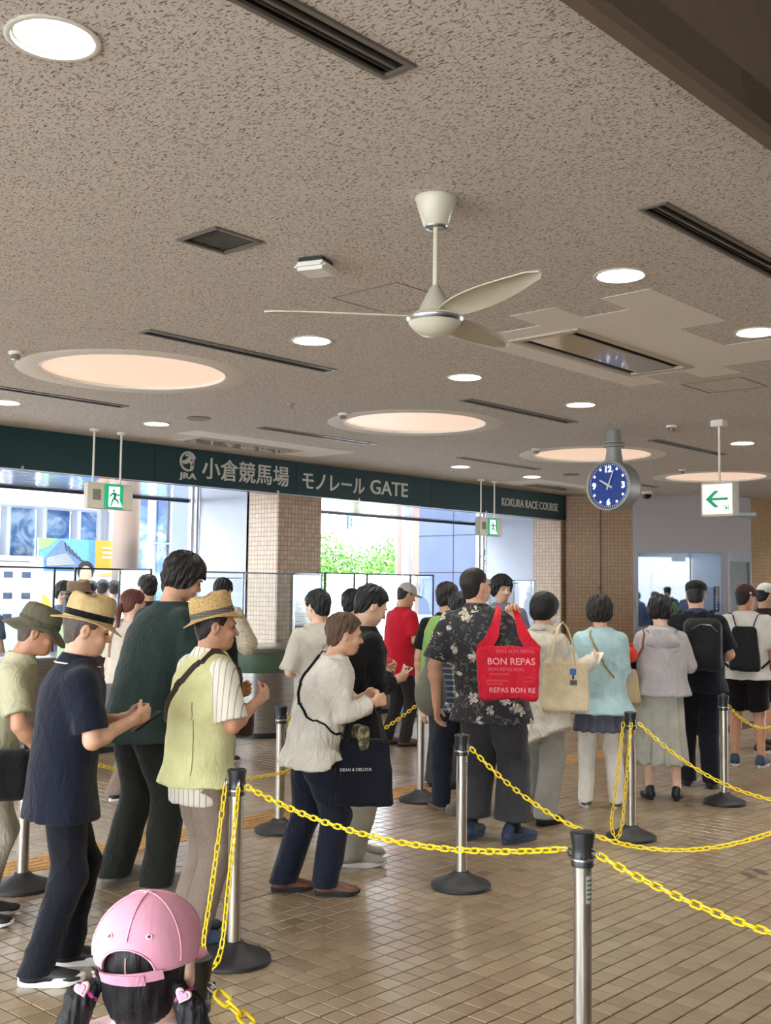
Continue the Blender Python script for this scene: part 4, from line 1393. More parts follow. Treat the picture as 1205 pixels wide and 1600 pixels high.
# wireless access point
t = thing('wireless_access_point', 'white boxy wireless unit on the ceiling left of the fan', 'access point', (3.66, 3.85, ZC), math.radians(20))
part('bracket', MB().box((0, 0, -.012), (.13, .13, .024), bev=.004), M_DARKMETAL, t)
part('cover', MB().box((0, 0, -.045), (.17, .17, .045), bev=.018), M_WHITE, t)
# dome camera
t = thing('dome_camera', 'small dark security dome under the ceiling by the grey wall', 'camera', (15.95, 8.9, ZC))
part('housing', MB().lathe([(.085, 0), (.09, -.03), (.08, -.05)], 28), M_WHITE, t)
part('dome', MB().lathe([(.078, -.045), (.07, -.09), (.045, -.118), (.002, -.128)], 28), mat('smoked_dome', rgb(20, 20, 28), .1), t)
# ---- ceiling fan
t = thing('ceiling_fan', 'cream three-blade ceiling fan with slim rod', 'ceiling fan', (3.385, 2.85, ZC))
part('canopy', MB().lathe([(.084, 0), (.086, -.004), (.086, -.010), (.052, -.118), (.046, -.124), (.012, -.124)], 36), M_IVORY, t)
part('canopy_trim', MB().lathe([(.05, -.110), (.053, -.112), (.047, -.126), (.03, -.128)], 36, cap=False), M_STEEL, t)
part('rod', MB().lathe([(.0105, -.11), (.0105, -.40)], 16), M_IVORY, t)
part('motor_cone', MB().lathe([(.012, -.365), (.024, -.38), (.045, -.42), (.066, -.465), (.082, -.495)], 36), mat('fan_cone', rgb(190, 184, 168), .35), t)
part('motor_housing', MB().lathe([(.05, -.478), (.098, -.488), (.114, -.498), (.118, -.506), (.108, -.526), (.085, -.552), (.055, -.572), (.02, -.578), (.001, -.579)], 44), M_IVORY, t)
part('chrome_ring', MB().lathe([(.117, -.502), (.1205, -.506), (.1195, -.511), (.114, -.522), (.1125, -.522)], 44, cap=False), M_STEEL, t)
for ang in (132, 252, 12):
    g = MB(); vs = []; fs = []
    nr, nc = 14, 7
    for zt in (0, 1):
        for i in range(nr):
            u = i / (nr - 1)
            rr = .085 + (.70 - .085) * u
            w0 = .040 + .038 * math.sin(PI * min(1, u * 1.15)) ** .8 * (1 - .25 * u)
            if u > .9: w0 *= math.sqrt(max(0.02, 1 - ((u - .9) / .1) ** 2))
            for j in range(nc):
                v = -1 + 2 * j / (nc - 1)
                pit = math.radians(13 - 7 * u)
                y = v * w0; z = -math.sin(pit) * y * 1.0 + .010 * (1 - v * v) + .012 * u
                vs.append((rr, y * math.cos(pit), -.492 + z - .005 * zt))
    for i in range(nr - 1):
        for j in range(nc - 1):
            a = i * nc + j
            fs.append((a, a + 1, a + nc + 1, a + nc)); b = a + nr * nc; fs.append((b, b + nc, b + nc + 1, b + 1))
    o2 = nr * nc
    for i in range(nr - 1):
        fs.append((i * nc, (i + 1) * nc, (i + 1) * nc + o2, i * nc + o2)); fs.append((i * nc + nc - 1, i * nc + nc - 1 + o2, (i + 1) * nc + nc - 1 + o2, (i + 1) * nc + nc - 1))
    for j in range(nc - 1):
        fs.append((j, j + o2, j + 1 + o2, j + 1)); e = (nr - 1) * nc; fs.append((e + j, e + j + 1, e + j + 1 + o2, e + j + o2))
    g.add(vs, fs)
    o = part('blade', g, mat('fan_blade', rgb(204, 198, 178), .35, var=.03), t)
    o.rotation_euler = (0, 0, math.radians(ang))
# ---- hanging clock
M_CLK = mat('clock_grey', rgb(150, 152, 150), .45, .2, var=.03)
t = thing('hanging_clock', 'round blue-faced clock hanging from the ceiling in a grey drum', 'clock', (9.62, 5.735, ZC))
part('stem', MB().lathe([(.066, .001), (.066, -.01), (.074, -.13), (.078, -.16), (.078, -.18), (.074, -.2), (.092, -.335), (.06, -.36)], 28), M_CLK, t)
part('collar', MB().lathe([(.075, -.118), (.108, -.122), (.108, -.134), (.08, -.140), (.08, -.15), (.108, -.156), (.108, -.170), (.08, -.176)], 28), M_CLK, t)
RX = Matrix.Translation((0, 0, -.565)) @ Matrix.Rotation(-PI / 2, 4, 'Y')     # local z -> -X (towards the queue)
part('drum', MB().lathe([(.0, -.11), (.235, -.11), (.245, -.10), (.245, .10), (.25, .105), (.25, .118), (.236, .122), (.222, .112), (.222, .100)], 56, m=RX), M_CLK, t)
k = N('clock_dial_blue'); k.set(Roughness=.25)
k.b.inputs['Base Color'].default_value = (*rgb(26, 52, 118), 1); k.b.inputs['Emission Color'].default_value = (*rgb(40, 84, 190), 1); k.b.inputs['Emission Strength'].default_value = .12
dial = part('dial', MB().lathe([(.222, .100), (.1, .1005), (.001, .1006)], 56, m=RX, cap=False), k.m, t)
M_MARK = emit('clock_mark_white', (.92, .97, 1), .7, rgb(235, 240, 250))
def dial_pt(a, r, z=.103):   # a clockwise from 12 as the viewer sees it
    # viewer stands on -X side looking to +X: right = -Y
    return Vector((-z, -r * math.sin(a), -.565 + r * math.cos(a)))
for hrs in range(12):
    a = hrs * PI / 6
    g = MB()
    if hrs % 3 == 0:
        me = text_mesh({0: '12', 3: '3', 6: '6', 9: '9'}[hrs], .085, .001, .004)
        n = len(me.vertices); co = np.empty(n * 3); me.vertices.foreach_get('co', co); co = co.reshape(-1, 3)
        ctr = (co.max(0) + co.min(0)) / 2
        c = dial_pt(a, .165)
        out = np.stack([c.x - .002 + co[:, 2] * 0 - (co[:, 2] > 0) * .001, c.y - (co[:, 0] - ctr[0]), c.z + (co[:, 1] - ctr[1])], 1)
        me.vertices.foreach_set('co', out.astype(f32).ravel()); me.update()
        link('numeral', me, M_MARK, dial)
    else:
        g.lathe([(.0, 0), (.013, .0), (.012, .002), (.0, .0025)], 16, m=Matrix.Translation(dial_pt(a, .186)) @ Matrix.Rotation(-PI / 2, 4, 'Y'))
        part('hour_dot', g, M_MARK, dial)
for q in range(60):
    a = q * PI / 30
    g = MB(); g.lathe([(.0, 0), (.0035, 0), (.003, .001), (0, .0012)], 6, m=Matrix.Translation(dial_pt(a, .21)) @ Matrix.Rotation(-PI / 2, 4, 'Y')); part('minute_dot', g, M_MARK, dial)
M_HAND = mat('clock_hand', rgb(205, 206, 200), .4)
def clock_hand(name, a, L, w, z):
    g = MB()
    d = dial_pt(a, 1) - dial_pt(a, 0); d.normalize(); s_ = Vector((1, 0, 0)).cross(d)
    c = dial_pt(0, 0, z)
    vs = []
    for x in (0, -.003):
        vs += [c + d * -.045 + s_ * w + Vector((x, 0, 0)), c + d * -.045 - s_ * w + Vector((x, 0, 0)), c + d * L - s_ * w * .7 + Vector((x, 0, 0)), c + d * L + s_ * w * .7 + Vector((x, 0, 0))]
    g.add(vs, [(0, 1, 2, 3), (7, 6, 5, 4), (0, 4, 5, 1), (1, 5, 6, 2), (2, 6, 7, 3), (3, 7, 4, 0)])
    part(name, g, M_HAND, dial, smooth=False)
clock_hand('hour_hand', math.radians(300), .115, .011, .106)
clock_hand('minute_hand', math.radians(22), .165, .008, .110)
part('hub', MB().lathe([(.0, .1), (.016, .1), (.016, .116), (0, .117)], 16, m=RX), M_HAND, dial)
# ---- exit signs
M_BOX = mat('sign_box_beige', rgb(190, 184, 166), .5, var=.03)
M_EXG = emit('exit_green', rgb(0, 140, 96), .55)
M_EXW = emit('exit_white', rgb(225, 250, 245), .95)
def exit_sign(x, y, label):
    t = thing('exit_sign', label, 'exit sign', (x, y, ZC), 0, 'hanging running-man exit signs')
    W, Hh, D = .545, .27, .085
    zc = 2.555 - ZC
    for px in (.08, .41):
        part('rod', MB().lathe([(.011, 0), (.011, 2.68 - ZC)], 12, (px, 0, 0)), M_WHITE, t)
        part('ceiling_cup', MB().lathe([(.05, .001), (.05, -.02), (.04, -.026)], 20, (px, 0, 0)), M_WHITE, t)
    part('housing', MB().box((W / 2, 0, zc), (W, D, Hh), bev=.006), M_BOX, t)
    part('speaker_grille', MB().box((.105, -D / 2 - .001, zc + .01), (.095, .004, .11)), mat('exit_grille', rgb(112, 108, 96), .7), t, smooth=False)
    p = part('panel', MB().box((.305, -D / 2 - .003, zc), (.225, .008, .25), bev=.002), M_EXG, t)
    yf = -D / 2 - .0078
    def poly(pts, m, nm, y=yf):
        g = MB(); g.prism([(.305 + a * .113, zc + b * .125) for a, b in pts], -.0015, Matrix.Translation((0, y, 0))); part(nm, g, m, p, smooth=False)
    poly([(-.55, -.85), (.95, -.85), (.62, -.35), (.62, .82), (-.55, .82)], M_EXW, 'doorway')
    MGd = emit('exit_green_figure', rgb(0, 110, 80), .35)
    yf2 = yf - .002
    poly([(-.18, .52), (-.08, .62), (.05, .60), (.1, .48), (.02, .38), (-.12, .4)], MGd, 'figure', yf2)
    poly([(-.15, .34), (.12, .36), (.3, .1), (.18, -.12), (.02, -.1), (-.05, .05)], MGd, 'figure', yf2)
    poly([(-.15, .34), (-.42, .14), (-.5, -.08), (-.4, -.1), (-.32, .04), (-.08, .18)], MGd, 'figure', yf2)
    poly([(.12, .36), (.45, .18), (.62, .26), (.62, .14), (.46, .04), (.2, .2)], MGd, 'figure', yf2)
    poly([(.02, -.1), (.18, -.12), (.52, -.32), (.5, -.62), (.38, -.62), (.36, -.4), (.0, -.24)], MGd, 'figure', yf2)
    poly([(-.05, .0), (.12, -.14), (-.12, -.45), (-.22, -.82), (-.36, -.8), (-.26, -.38)], MGd, 'figure', yf2)
exit_sign(6.19, 9.88, 'hanging running-man exit sign in front of the left gate')
exit_sign(12.74, 9.88, 'hanging running-man exit sign near the small lettering of the fascia')
# ---- arrow sign
t = thing('arrow_sign', 'square lit sign with a green left arrow on a single rod', 'exit sign', (9.66, 4.63, ZC))
part('ceiling_box', MB().box((0, 0, -.03), (.12, .12, .06), bev=.006), M_WHITE, t)
part('rod', MB().lathe([(.011, -.05), (.011, -.60)], 12), M_WHITE, t)
part('housing', MB().box((0, 0, -.745), (.10, .335, .32), bev=.008), M_BOX, t)
fp = part('panel', MB().box((-.052, 0, -.745), (.006, .29, .275), bev=.002), emit('arrow_panel_glow', rgb(226, 240, 214), .85), t)
def apoly(pts, nm, m):
    g = MB()
    M_ = Matrix(((0, 1, 0, -.0575), (-1, 0, 0, 0), (0, 0, 1, -.745), (0, 0, 0, 1)))
    g.prism([(a * .135, b * .125) for a, b in pts], .002, M_); part(nm, g, m, fp, smooth=False)
M_ARG = emit('arrow_green', rgb(0, 132, 90), .35)
apoly([(-.85, .0), (-.2, .62), (.15, .62), (-.38, .1), (.8, .1), (.8, -.1), (-.38, -.1), (.15, -.62), (-.2, -.62)], 'arrow', M_ARG)
for (a0, a1, b0, b1) in ((.5, .86, -.88, -.84), (.5, .86, -.5, -.46), (.5, .55, -.84, -.5), (.81, .86, -.84, -.5), (.6, .76, -.76, -.6), (.6, .76, -.58, -.54)):
    apoly([(a0, b0), (a1, b0), (a1, b1), (a0, b1)], 'exit_mark', M_ARG)
# ---- fascia sign
M_FASC = mat('fascia_green', rgb(4, 50, 54), .6, var=.05, scale=3)
M_LET = mat('fascia_letter', rgb(206, 204, 196), .5, var=.02)
fs_ = thing('fascia_sign', 'long dark green fascia over the gates with white lettering', 'sign', (0, 0, 0))
YF = 10.385
joints = [2.5, 5.0, 7.4, 9.6, 12.3, 13.86, 15.85]
for a, b in zip(joints, joints[1:]):
    part('panel', MB().box(((a + b) / 2, YF + .03, (ZB + ZC) / 2 - .004), (b - a - .003, .05, ZC - ZB - .006), bev=.003), M_FASC, fs_)
part('edge_strip', MB().box((9.2, YF + .03, ZB - .006), (13.3, .055, .008)), M_STEEL, fs_)
yl = YF + .005
def sign_text(s, x0, x1, z0, z1, bold, nm='lettering', sp=1.0):
    link(nm, fit_text(s, x0, x1, z0, z1, yl, .012, bold, sp), M_LET, fs_)
sign_text('小倉競馬場', 8.07, 9.455, 2.905, 3.165, .008)
sign_text('モノレール', 9.70, 10.86, 2.91, 3.12, .012)
sign_text('GATE', 10.98, 11.76, 2.93, 3.13, .010)
sign_text('KOKURA RACE COURSE', 14.02, 15.60, 2.955, 3.085, .012)
sign_text('JRA', 7.735, 7.985, 2.862, 2.955, .022)
# round horse-head emblem
g = MB(); cx_, cz_, R_ = 7.86, 3.09, .118
ring = [(R_ * .86, 0), (R_, 0), (R_, .012), (R_ * .86, .012)]
def emblem_arc(r0, r1, a0, a1, n=24):
    pts = [(cx_ + r1 * math.cos(math.radians(a0 + (a1 - a0) * i / n)), cz_ + r1 * math.sin(math.radians(a0 + (a1 - a0) * i / n))) for i in range(n + 1)]
    pts += [(cx_ + r0 * math.cos(math.radians(a1 + (a0 - a1) * i / n)), cz_ + r0 * math.sin(math.radians(a1 + (a0 - a1) * i / n))) for i in range(n + 1)]
    return pts
def strips(r0, r1, a0, a1, n=24):
    g = MB()
    for i in range(n):
        b0, b1 = a0 + (a1 - a0) * i / n, a0 + (a1 - a0) * (i + 1) / n
        q = [(cx_ + r * math.cos(math.radians(b)), cz_ + r * math.sin(math.radians(b))) for r, b in ((r0, b0), (r1, b0), (r1, b1), (r0, b1))]
        g.prism(q, -.012, Matrix.Translation((0, yl, 0)))
    return g
part('emblem', strips(R_ * .80, R_, 20, 300, 30), M_LET, fs_, smooth=False)
part('emblem', strips(R_ * .52, R_ * .74, -40, 120, 18), M_LET, fs_, smooth=False)
for pts in ([(-.95, .0), (-.35, .1), (.1, .5), (.5, .45), (.25, .15), (-.1, -.25), (-.5, -.3)], [(.1, .2), (.75, -.2), (.6, -.85), (.3, -.7), (.35, -.25), (.05, -.05)]):
    g = MB(); g.prism([(cx_ + a * R_, cz_ + b * R_) for a, b in pts], -.012, Matrix.Translation((0, yl, 0))); part('emblem', g, M_LET, fs_, smooth=False)
for x in (5.75, 9.27, 10.75, 13.6):
    part('bracket', MB().box((x, YF - .006, ZB + .012), (.03, .02, .03), bev=.003), M_STEEL, fs_)
# ------------------------------------------------------------------ stanchions and chains
k = N('post_steel'); k.set(Roughness=.3, Metallic=.9)
_v = k.mapping(k.obj(), (40, 40, 1.2))
k.color(k.ramp(k.noise(_v, 3.0, 3.0), [(0.3, rgb(150, 143, 132)), (0.7, rgb(192, 186, 174))]))
k.bump(k.noise(k.mapping(k.obj(), (1, 1, 60)), 20.0, 2.0), .05, .001)
M_POST = k.m
M_RUB = mat('black_rubber', rgb(30, 31, 33), .55, var=.08, bump=.08)
M_CAPP = mat('black_plastic', rgb(34, 36, 37), .38, var=.05)
M_YEL = mat('yellow_plastic_chain', rgb(238, 206, 24), .35, var=.05, scale=40)
post0 = None
def stanchion(x, y, label, rz=0.0):
    global post0
    if post0 is None:
        t = thing('stanchion', label, 'stanchion', (x, y, 0), rz, 'steel chain posts')
        part('base', MB().lathe([(.160, 0), (.166, .004), (.166, .018), (.158, .027), (.125, .041), (.075, .062), (.050, .078), (.044, .086), (.036, .088)], 44), M_RUB, t)
        part('pole', MB().lathe([(.0305, .08), (.0305, .738)], 28), M_POST, t)
        c = part('cap', MB().lathe([(.031, .716), (.0385, .718), (.0385, .744), (.036, .748), (.036, .775), (.037, .79), (.0425, .823), (.0425, .829), (.039, .832), (.034, .829), (.001, .828)], 32), M_CAPP, t)
        part('band', MB().lathe([(.0375, .736), (.0405, .738), (.0405, .745), (.0375, .747)], 32, cap=False), M_STEEL, c)
        for a in range(4):
            an = a * PI / 2 + .5
            q = MB(); q.tube([Vector((.036 * math.cos(an), .036 * math.sin(an), .768)), Vector((.046 * math.cos(an), .046 * math.sin(an), .772)), Vector((.049 * math.cos(an), .049 * math.sin(an), .760)), Vector((.046 * math.cos(an), .046 * math.sin(an), .748)), Vector((.036 * math.cos(an), .036 * math.sin(an), .750))], .0028, 6)
            part('eyelet', q, M_CAPP, c)
        g = MB(); vs = []; fs = []
        for i in range(7):
            an = math.radians(-125 + i * 11)
            for z in (.60, .69): vs.append((.0309 * math.cos(an), .0309 * math.sin(an), z))
        for i in range(6): fs.append((2 * i, 2 * i + 2, 2 * i + 3, 2 * i + 1))
        g.add(vs, fs)
        st = part('sticker', g, mat('sticker_grey', rgb(176, 180, 172), .5), t)
        for q in range(5):
            g = MB(); vs = []; fs = []
            for i in range(5):
                an = math.radians(-120 + i * 12)
                for z in (.612 + q * .015, .618 + q * .015): vs.append((.0312 * math.cos(an), .0312 * math.sin(an), z))
            for i in range(4): fs.append((2 * i, 2 * i + 2, 2 * i + 3, 2 * i + 1))
            g.add(vs, fs); part('print', g, mat('sticker_print', rgb(66, 92, 82), .6), st)
        post0 = t
        return t
    return copy_tree(post0, (x, y, 0), rz, label)
PA_ = dict(A=(3.23, 2.05), B=(4.85, 3.86), C=(3.20, 3.82), D=(5.06, 5.59), E=(6.55, 5.62), F=(6.58, 3.80), G=(8.17, 3.90), H=(3.14, 5.52), L=(1.54, 1.97), I=(4.87, 1.72), J=(6.56, 1.72), M=(9.8, 3.88), K=(1.0, 3.7))
stanchion(*PA_['A'], 'steel chain post cut by the bottom edge, nearest in the right half')
stanchion(*PA_['B'], 'steel chain post in front of the man in the floral shirt', .4)
stanchion(*PA_['C'], 'steel chain post beside the straw-hatted man in the yellow vest', 1.0)
stanchion(*PA_['D'], 'steel chain post behind the woman in the white blouse', .7)
stanchion(*PA_['E'], 'steel chain post left of the person with the grey-green bag', 2.0)
stanchion(*PA_['F'], 'steel chain post between the women in pale blue and grey hoodie', .2)
stanchion(*PA_['G'], 'steel chain post in front of the man with the black backpack', 1.4)
stanchion(*PA_['H'], 'steel chain post behind the man in the navy polo', .3)
stanchion(*PA_['L'], 'steel chain post hidden behind the girl in the pink cap', .6)
stanchion(*PA_['I'], 'steel chain post just outside the right edge', .6)
stanchion(*PA_['J'], 'steel chain post outside the right edge, second of two', .6)
stanchion(*PA_['M'], 'steel chain post outside the right edge, far lane', .6)
# one chain link: a stadium ring of round wire
def link_mesh():
    g = MB(); pts = []
    for i in range(6):
        a = -PI / 2 + PI * i / 5; pts.append((.0115 + .0095 * math.cos(a), .0098 * math.sin(a), 0))
    for i in range(6):
        a = PI / 2 + PI * i / 5; pts.append((-.0115 + .0095 * math.cos(a), .0098 * math.sin(a), 0))
    g.tube(pts, .0037, 6, closed=True)
    me = g.mesh('chain_link'); me.materials.append(M_YEL)
    return me
LINK = link_mesh()
PITCH = .0345
def resample(pts, step):
    pts = [Vector(p) for p in pts]
    L = [0.0]
    for a, b in zip(pts, pts[1:]): L.append(L[-1] + (b - a).length)
    n = max(2, round(L[-1] / step)); out = []
    j = 0
    for i in range(n + 1):
        t = L[-1] * i / n
        while j < len(L) - 2 and L[j + 1] < t: j += 1
        u = (t - L[j]) / max(1e-9, L[j + 1] - L[j])
        out.append(pts[j] + (pts[j + 1] - pts[j]) * min(1, u))
    return out
def chain(label, pts, hooks=(True, True)):
    pts = [Vector(p) for p in pts]
    t = thing('chain', label, 'chain', tuple(pts[0]), 0, 'yellow plastic barrier chains')
    base = pts[0]
    P = resample(pts, PITCH)
    for i in range(len(P) - 1):
        a, b = P[i], P[i + 1]
        d = (b - a).normalized()
        up = Vector((0, 0, 1)) if abs(d.z) < .93 else Vector((.7, .7, 0))
        sd = d.cross(up).normalized(); up = sd.cross(d)
        tw = (PI / 4 if i % 2 else -PI / 4) + random.uniform(-.22, .22)
        u = up * math.cos(tw) + sd * math.sin(tw); w = d.cross(u)
        o = bpy.data.objects.new('chain_link', LINK); COL.objects.link(o); o.parent = t
        c = (a + b) / 2 - base
        o.matrix_local = Matrix(((d.x, u.x, w.x, c.x), (d.y, u.y, w.y, c.y), (d.z, u.z, w.z, c.z), (0, 0, 0, 1)))
    for on, p, q in ((hooks[0], P[0], P[1]), (hooks[1], P[-1], P[-2])):
        if not on: continue
        d = (p - q).normalized()
        sd = d.cross(Vector((0, 0, 1))); sd = sd.normalized() if sd.length > 1e-3 else Vector((1, 0, 0))
        c = p - base + d * .012
        ring = [c + d * (.020 * math.cos(a)) + sd * .0 + d.cross(sd) * (.008 * math.sin(a)) for a in [2 * PI * i / 14 for i in range(14)]]
        g = MB(); g.tube([v for v in ring], .0022, 6, closed=True)
        part('hook', g, M_STEEL, t)
def sagline(a, b, sag, n=60, off=.06, z=.765):
    a = Vector((a[0], a[1], z)); b = Vector((b[0], b[1], z))
    d = (b - a).normalized(); a = a + d * off; b = b - d * off
    return [a + (b - a) * u - Vector((0, 0, sag * (1 - (2 * u - 1) ** 2))) for u in [i / n for i in range(n + 1)]]
chain('yellow chain sagging slightly from the vest man\'s post to the nearest post', sagline(PA_['C'], PA_['A'], .10))
chain('yellow chain running from the nearest post off the right edge', sagline(PA_['A'], (3.25, .3), .14))
chain('yellow chain sagging from the post by the floral-shirt man to the right edge', sagline(PA_['B'], PA_['I'], .37))
chain('long yellow chain slung low behind the white-blouse woman in the back lane', [p + Vector((0, -.045, 0)) for p in sagline(PA_['H'], PA_['E'], .37)])
chain('yellow chain from the post by the hoodie woman to the right edge', sagline(PA_['F'], PA_['J'], .38))
chain('yellow chain at the right edge in front of the man in shorts', sagline(PA_['G'], PA_['M'], .25))
chain('yellow chain at the lower left across the navy-polo man\'s shoes', sagline((0.62, 3.05), PA_['L'], .22, off=.03))
chain('yellow chain leaving the bottom edge right of the pink-capped girl', sagline(PA_['L'], (2.1, .35), .25))
def loop(p, d1, d2, low=.03, out=.19):
    """spare chain hooked twice to its own post, hanging as a U over the base"""
    p = Vector((p[0], p[1], 0)); d1 = Vector((*d1, 0)).normalized(); d2 = Vector((*d2, 0)).normalized()
    a = p + d1 * .055 + Vector((0, 0, .762)); b = p + d2 * .055 + Vector((0, 0, .762))
    m = (d1 + d2).normalized()
    m1 = p + (d1 * .6 + m).normalized() * out + Vector((0, 0, low + .10)); m2 = p + (d2 * .6 + m).normalized() * out + Vector((0, 0, low + .10))
    bot = p + m * (out + .01) + Vector((0, 0, low))
    ctrl = [a, a * .66 + m1 * .34 + Vector((0, 0, -.02)), a * .3 + m1 * .7 + Vector((0, 0, -.02)), m1, (m1 + bot) / 2 + Vector((0, 0, -.03)), bot, (m2 + bot) / 2 + Vector((0, 0, -.03)), m2, b * .3 + m2 * .7 + Vector((0, 0, -.02)), b * .66 + m2 * .34 + Vector((0, 0, -.02)), b]
    out_ = []
    for i in range(len(ctrl) - 1):
        p0 = ctrl[max(0, i - 1)]; p1 = ctrl[i]; p2 = ctrl[i + 1]; p3 = ctrl[min(len(ctrl) - 1, i + 2)]
        for q in range(8):
            t = q / 8
            out_.append(.5 * ((2 * p1) + (p2 - p0) * t + (2 * p0 - 5 * p1 + 4 * p2 - p3) * t * t + (3 * p1 - p0 - 3 * p2 + p3) * t ** 3))
    out_.append(ctrl[-1])
    return out_
chain('spare yellow chain hanging in a loop on the post beside the vest man', loop(PA_['C'], (-1, .25), (-.55, -.9)))
chain('spare yellow chain hanging in a loop on the post beside the pale blue woman', loop(PA_['F'], (-.8, .5), (-.75, -.5)))
chain('spare yellow chain hanging in a loop on the post behind the white blouse', loop(PA_['D'], (.95, -.3), (.5, -.95), out=.17))

# ------------------------------------------------------------------ gate counters and clear screens
k = N('counter_steel'); k.set(Roughness=.34, Metallic=.9)
k.color(k.ramp(k.noise(k.mapping(k.geo(), (1, 1, 30)), 2.0, 3.0), [(.3, rgb(150, 146, 142)), (.7, rgb(176, 172, 168))]))
M_CTR = k.m
M_ACRY = glass('clear_acrylic', (.94, .97, .98), .045)
M_FRM = mat('screen_frame_black', rgb(44, 46, 52), .4, .4)
M_FRG = mat('screen_frame_grey', rgb(130, 136, 146), .35, .6)
def counter(x0, x1, y0, y1, h, r, label, teal=False):
    """steel reception counter with rounded ends"""
    t = thing('reception_counter', label, 'counter', ((x0 + x1) / 2, (y0 + y1) / 2, 0), 0, 'steel reception counters at the gates')
    hx, hy = (x1 - x0) / 2, (y1 - y0) / 2
    def outline(ins):
        p = []
        for cx, cy, a0 in ((hx - r, hy - r, 0), (-hx + r, hy - r, 90), (-hx + r, -hy + r, 180), (hx - r, -hy + r, 270)):
            for i in range(9):
                a = math.radians(a0 + 90 * i / 8); p.append((cx + (r - ins) * math.cos(a), cy + (r - ins) * math.sin(a)))
        return p
    def shell(levels):
        g = MB(); vs = []; fs = []
        n = 36
        for ins, z in levels:
            vs += [(x, y, z) for x, y in outline(ins)]
        for i in range(len(levels) - 1):
            for q in range(n): fs.append((i * n + q, i * n + (q + 1) % n, (i + 1) * n + (q + 1) % n, (i + 1) * n + q))
        fs += [tuple(reversed(range(n))), tuple((len(levels) - 1) * n + q for q in range(n))]
        return g.add(vs, fs)
    part('plinth', shell([(.03, 0), (.03, .06)]), M_DARKMETAL, t)
    part('body', shell([(0, .06), (0, h - .03)]), M_CTR, t)
    part('top', shell([(-.015, h - .03), (-.02, h - .022), (-.02, h - .005), (-.012, h)]), M_STEEL, t)
    if teal:
        part('accent_band', shell([(-.002, h - .26), (-.004, h - .255), (-.004, h - .04), (-.002, h - .035)]), mat('counter_green', rgb(84, 112, 92), .45), t)
    return t
counter(7.72, 9.15, 8.95, 10.0, .96, .42, 'curved steel reception counter in front of the tiled pillar', True)
counter(10.45, 12.0, 9.72, 10.9, .90, .35, 'steel reception counter behind the person in the red shirt')
counter(4.9, 6.9, 9.3, 10.2, .95, .35, 'steel reception counter at the left gate behind the hats')
counter(13.4, 14.9, 10.3, 11.2, .92, .35, 'steel reception counter where the two green-vested staff stand')
def screen(label, pts, z0, z1, posts, m=None, fw=.018):
    """clear screen along a floor polyline with a thin frame"""
    m = m or M_FRM
    p0 = pts[0]
    t = thing('clear_screen', label, 'screen', (p0[0], p0[1], z0), 0, 'clear counter screens')
    for a, b in zip(pts, pts[1:]):
        a = Vector((a[0] - p0[0], a[1] - p0[1], 0)); b = Vector((b[0] - p0[0], b[1] - p0[1], 0))
        d = b - a; rz = math.atan2(d.y, d.x); c = (a + b) / 2
        part('pane', MB().box((c.x, c.y, (z1 - z0) / 2), (d.length - .02, .006, z1 - z0 - .01), rz), M_ACRY, t, smooth=False)
        part('rail', MB().box((c.x, c.y, z1 - z0), (d.length + fw, fw, fw), rz), m, t, smooth=False)
    for q in posts:
        part('post', MB().box((q[0] - p0[0], q[1] - p0[1], (z1 - z0) / 2), (fw, fw, z1 - z0)), m, t, smooth=False)
screen('black-framed clear screen at the left gate', [(5.02, 9.75), (5.35, 10.05), (6.72, 10.02), (6.75, 9.5)], .95, 1.80, [(5.02, 9.75), (5.35, 10.05), (5.95, 10.03), (6.72, 10.02), (6.75, 9.5), (5.8, 9.4)])
screen('grey-framed clear screen in front of the tiled pillar', [(7.5, 9.75), (9.0, 9.75), (9.06, 9.35)], .96, 1.79, [(7.5, 9.75), (9.0, 9.75), (9.06, 9.35), (8.2, 9.75)], M_FRG)
screen('black-framed clear screen before the green tree', [(9.95, 10.35), (11.9, 10.35), (11.95, 10.05)], .90, 1.82, [(10.1, 10.35), (10.65, 10.35), (10.9, 10.35), (11.8, 10.35), (11.95, 10.05)])
screen('grey-framed clear screen beside the staff in green vests', [(13.5, 10.75), (14.85, 10.75), (14.88, 10.35)], .92, 1.78, [(13.5, 10.75), (14.2, 10.75), (14.85, 10.75), (14.88, 10.35)], M_FRG)
# notice board on the pillar
t = thing('notice_board', 'white printed notice board on the tiled pillar', 'notice board', (9.62, YS + .03, 1.0))
part('board', MB().box((.24, 0, .415), (.46, .015, .80), bev=.003), mat('notice_paper', rgb(196, 194, 190), .7, var=.02), t)
M_INK = mat('notice_ink', rgb(96, 94, 96), .8)
part('title', MB().box((.24, -.009, .755), (.22, .002, .022)), M_INK, t, smooth=False)
zz = .70
rr = random.Random(3)
for q in range(20):
    zz -= .032
    if q % 5 == 4: continue
    w = rr.uniform(.18, .38) if q % 5 else .12
    part('print_line', MB().box((.05 + w / 2, -.009, zz), (w, .002, .010 if q % 5 else .014)), M_INK, t, smooth=False)
# ticket reader machine past the right gate
t = thing('ticket_machine', 'pale blue ticket machine with dark screen at the right gate', 'machine', (15.08, 12.7, 0))
part('cabinet', MB().box((0, 0, .58), (.44, .5, 1.16), bev=.05), mat('machine_pale_blue', rgb(196, 214, 232), .4), t)
part('screen', MB().box((-.0, -.252, .98), (.26, .012, .15), bev=.004), mat('machine_screen', rgb(70, 78, 92), .2), t)
part('teal_panel', MB().box((0, -.252, .70), (.26, .010, .12), bev=.003), emit('machine_teal', rgb(40, 150, 150), .4), t)
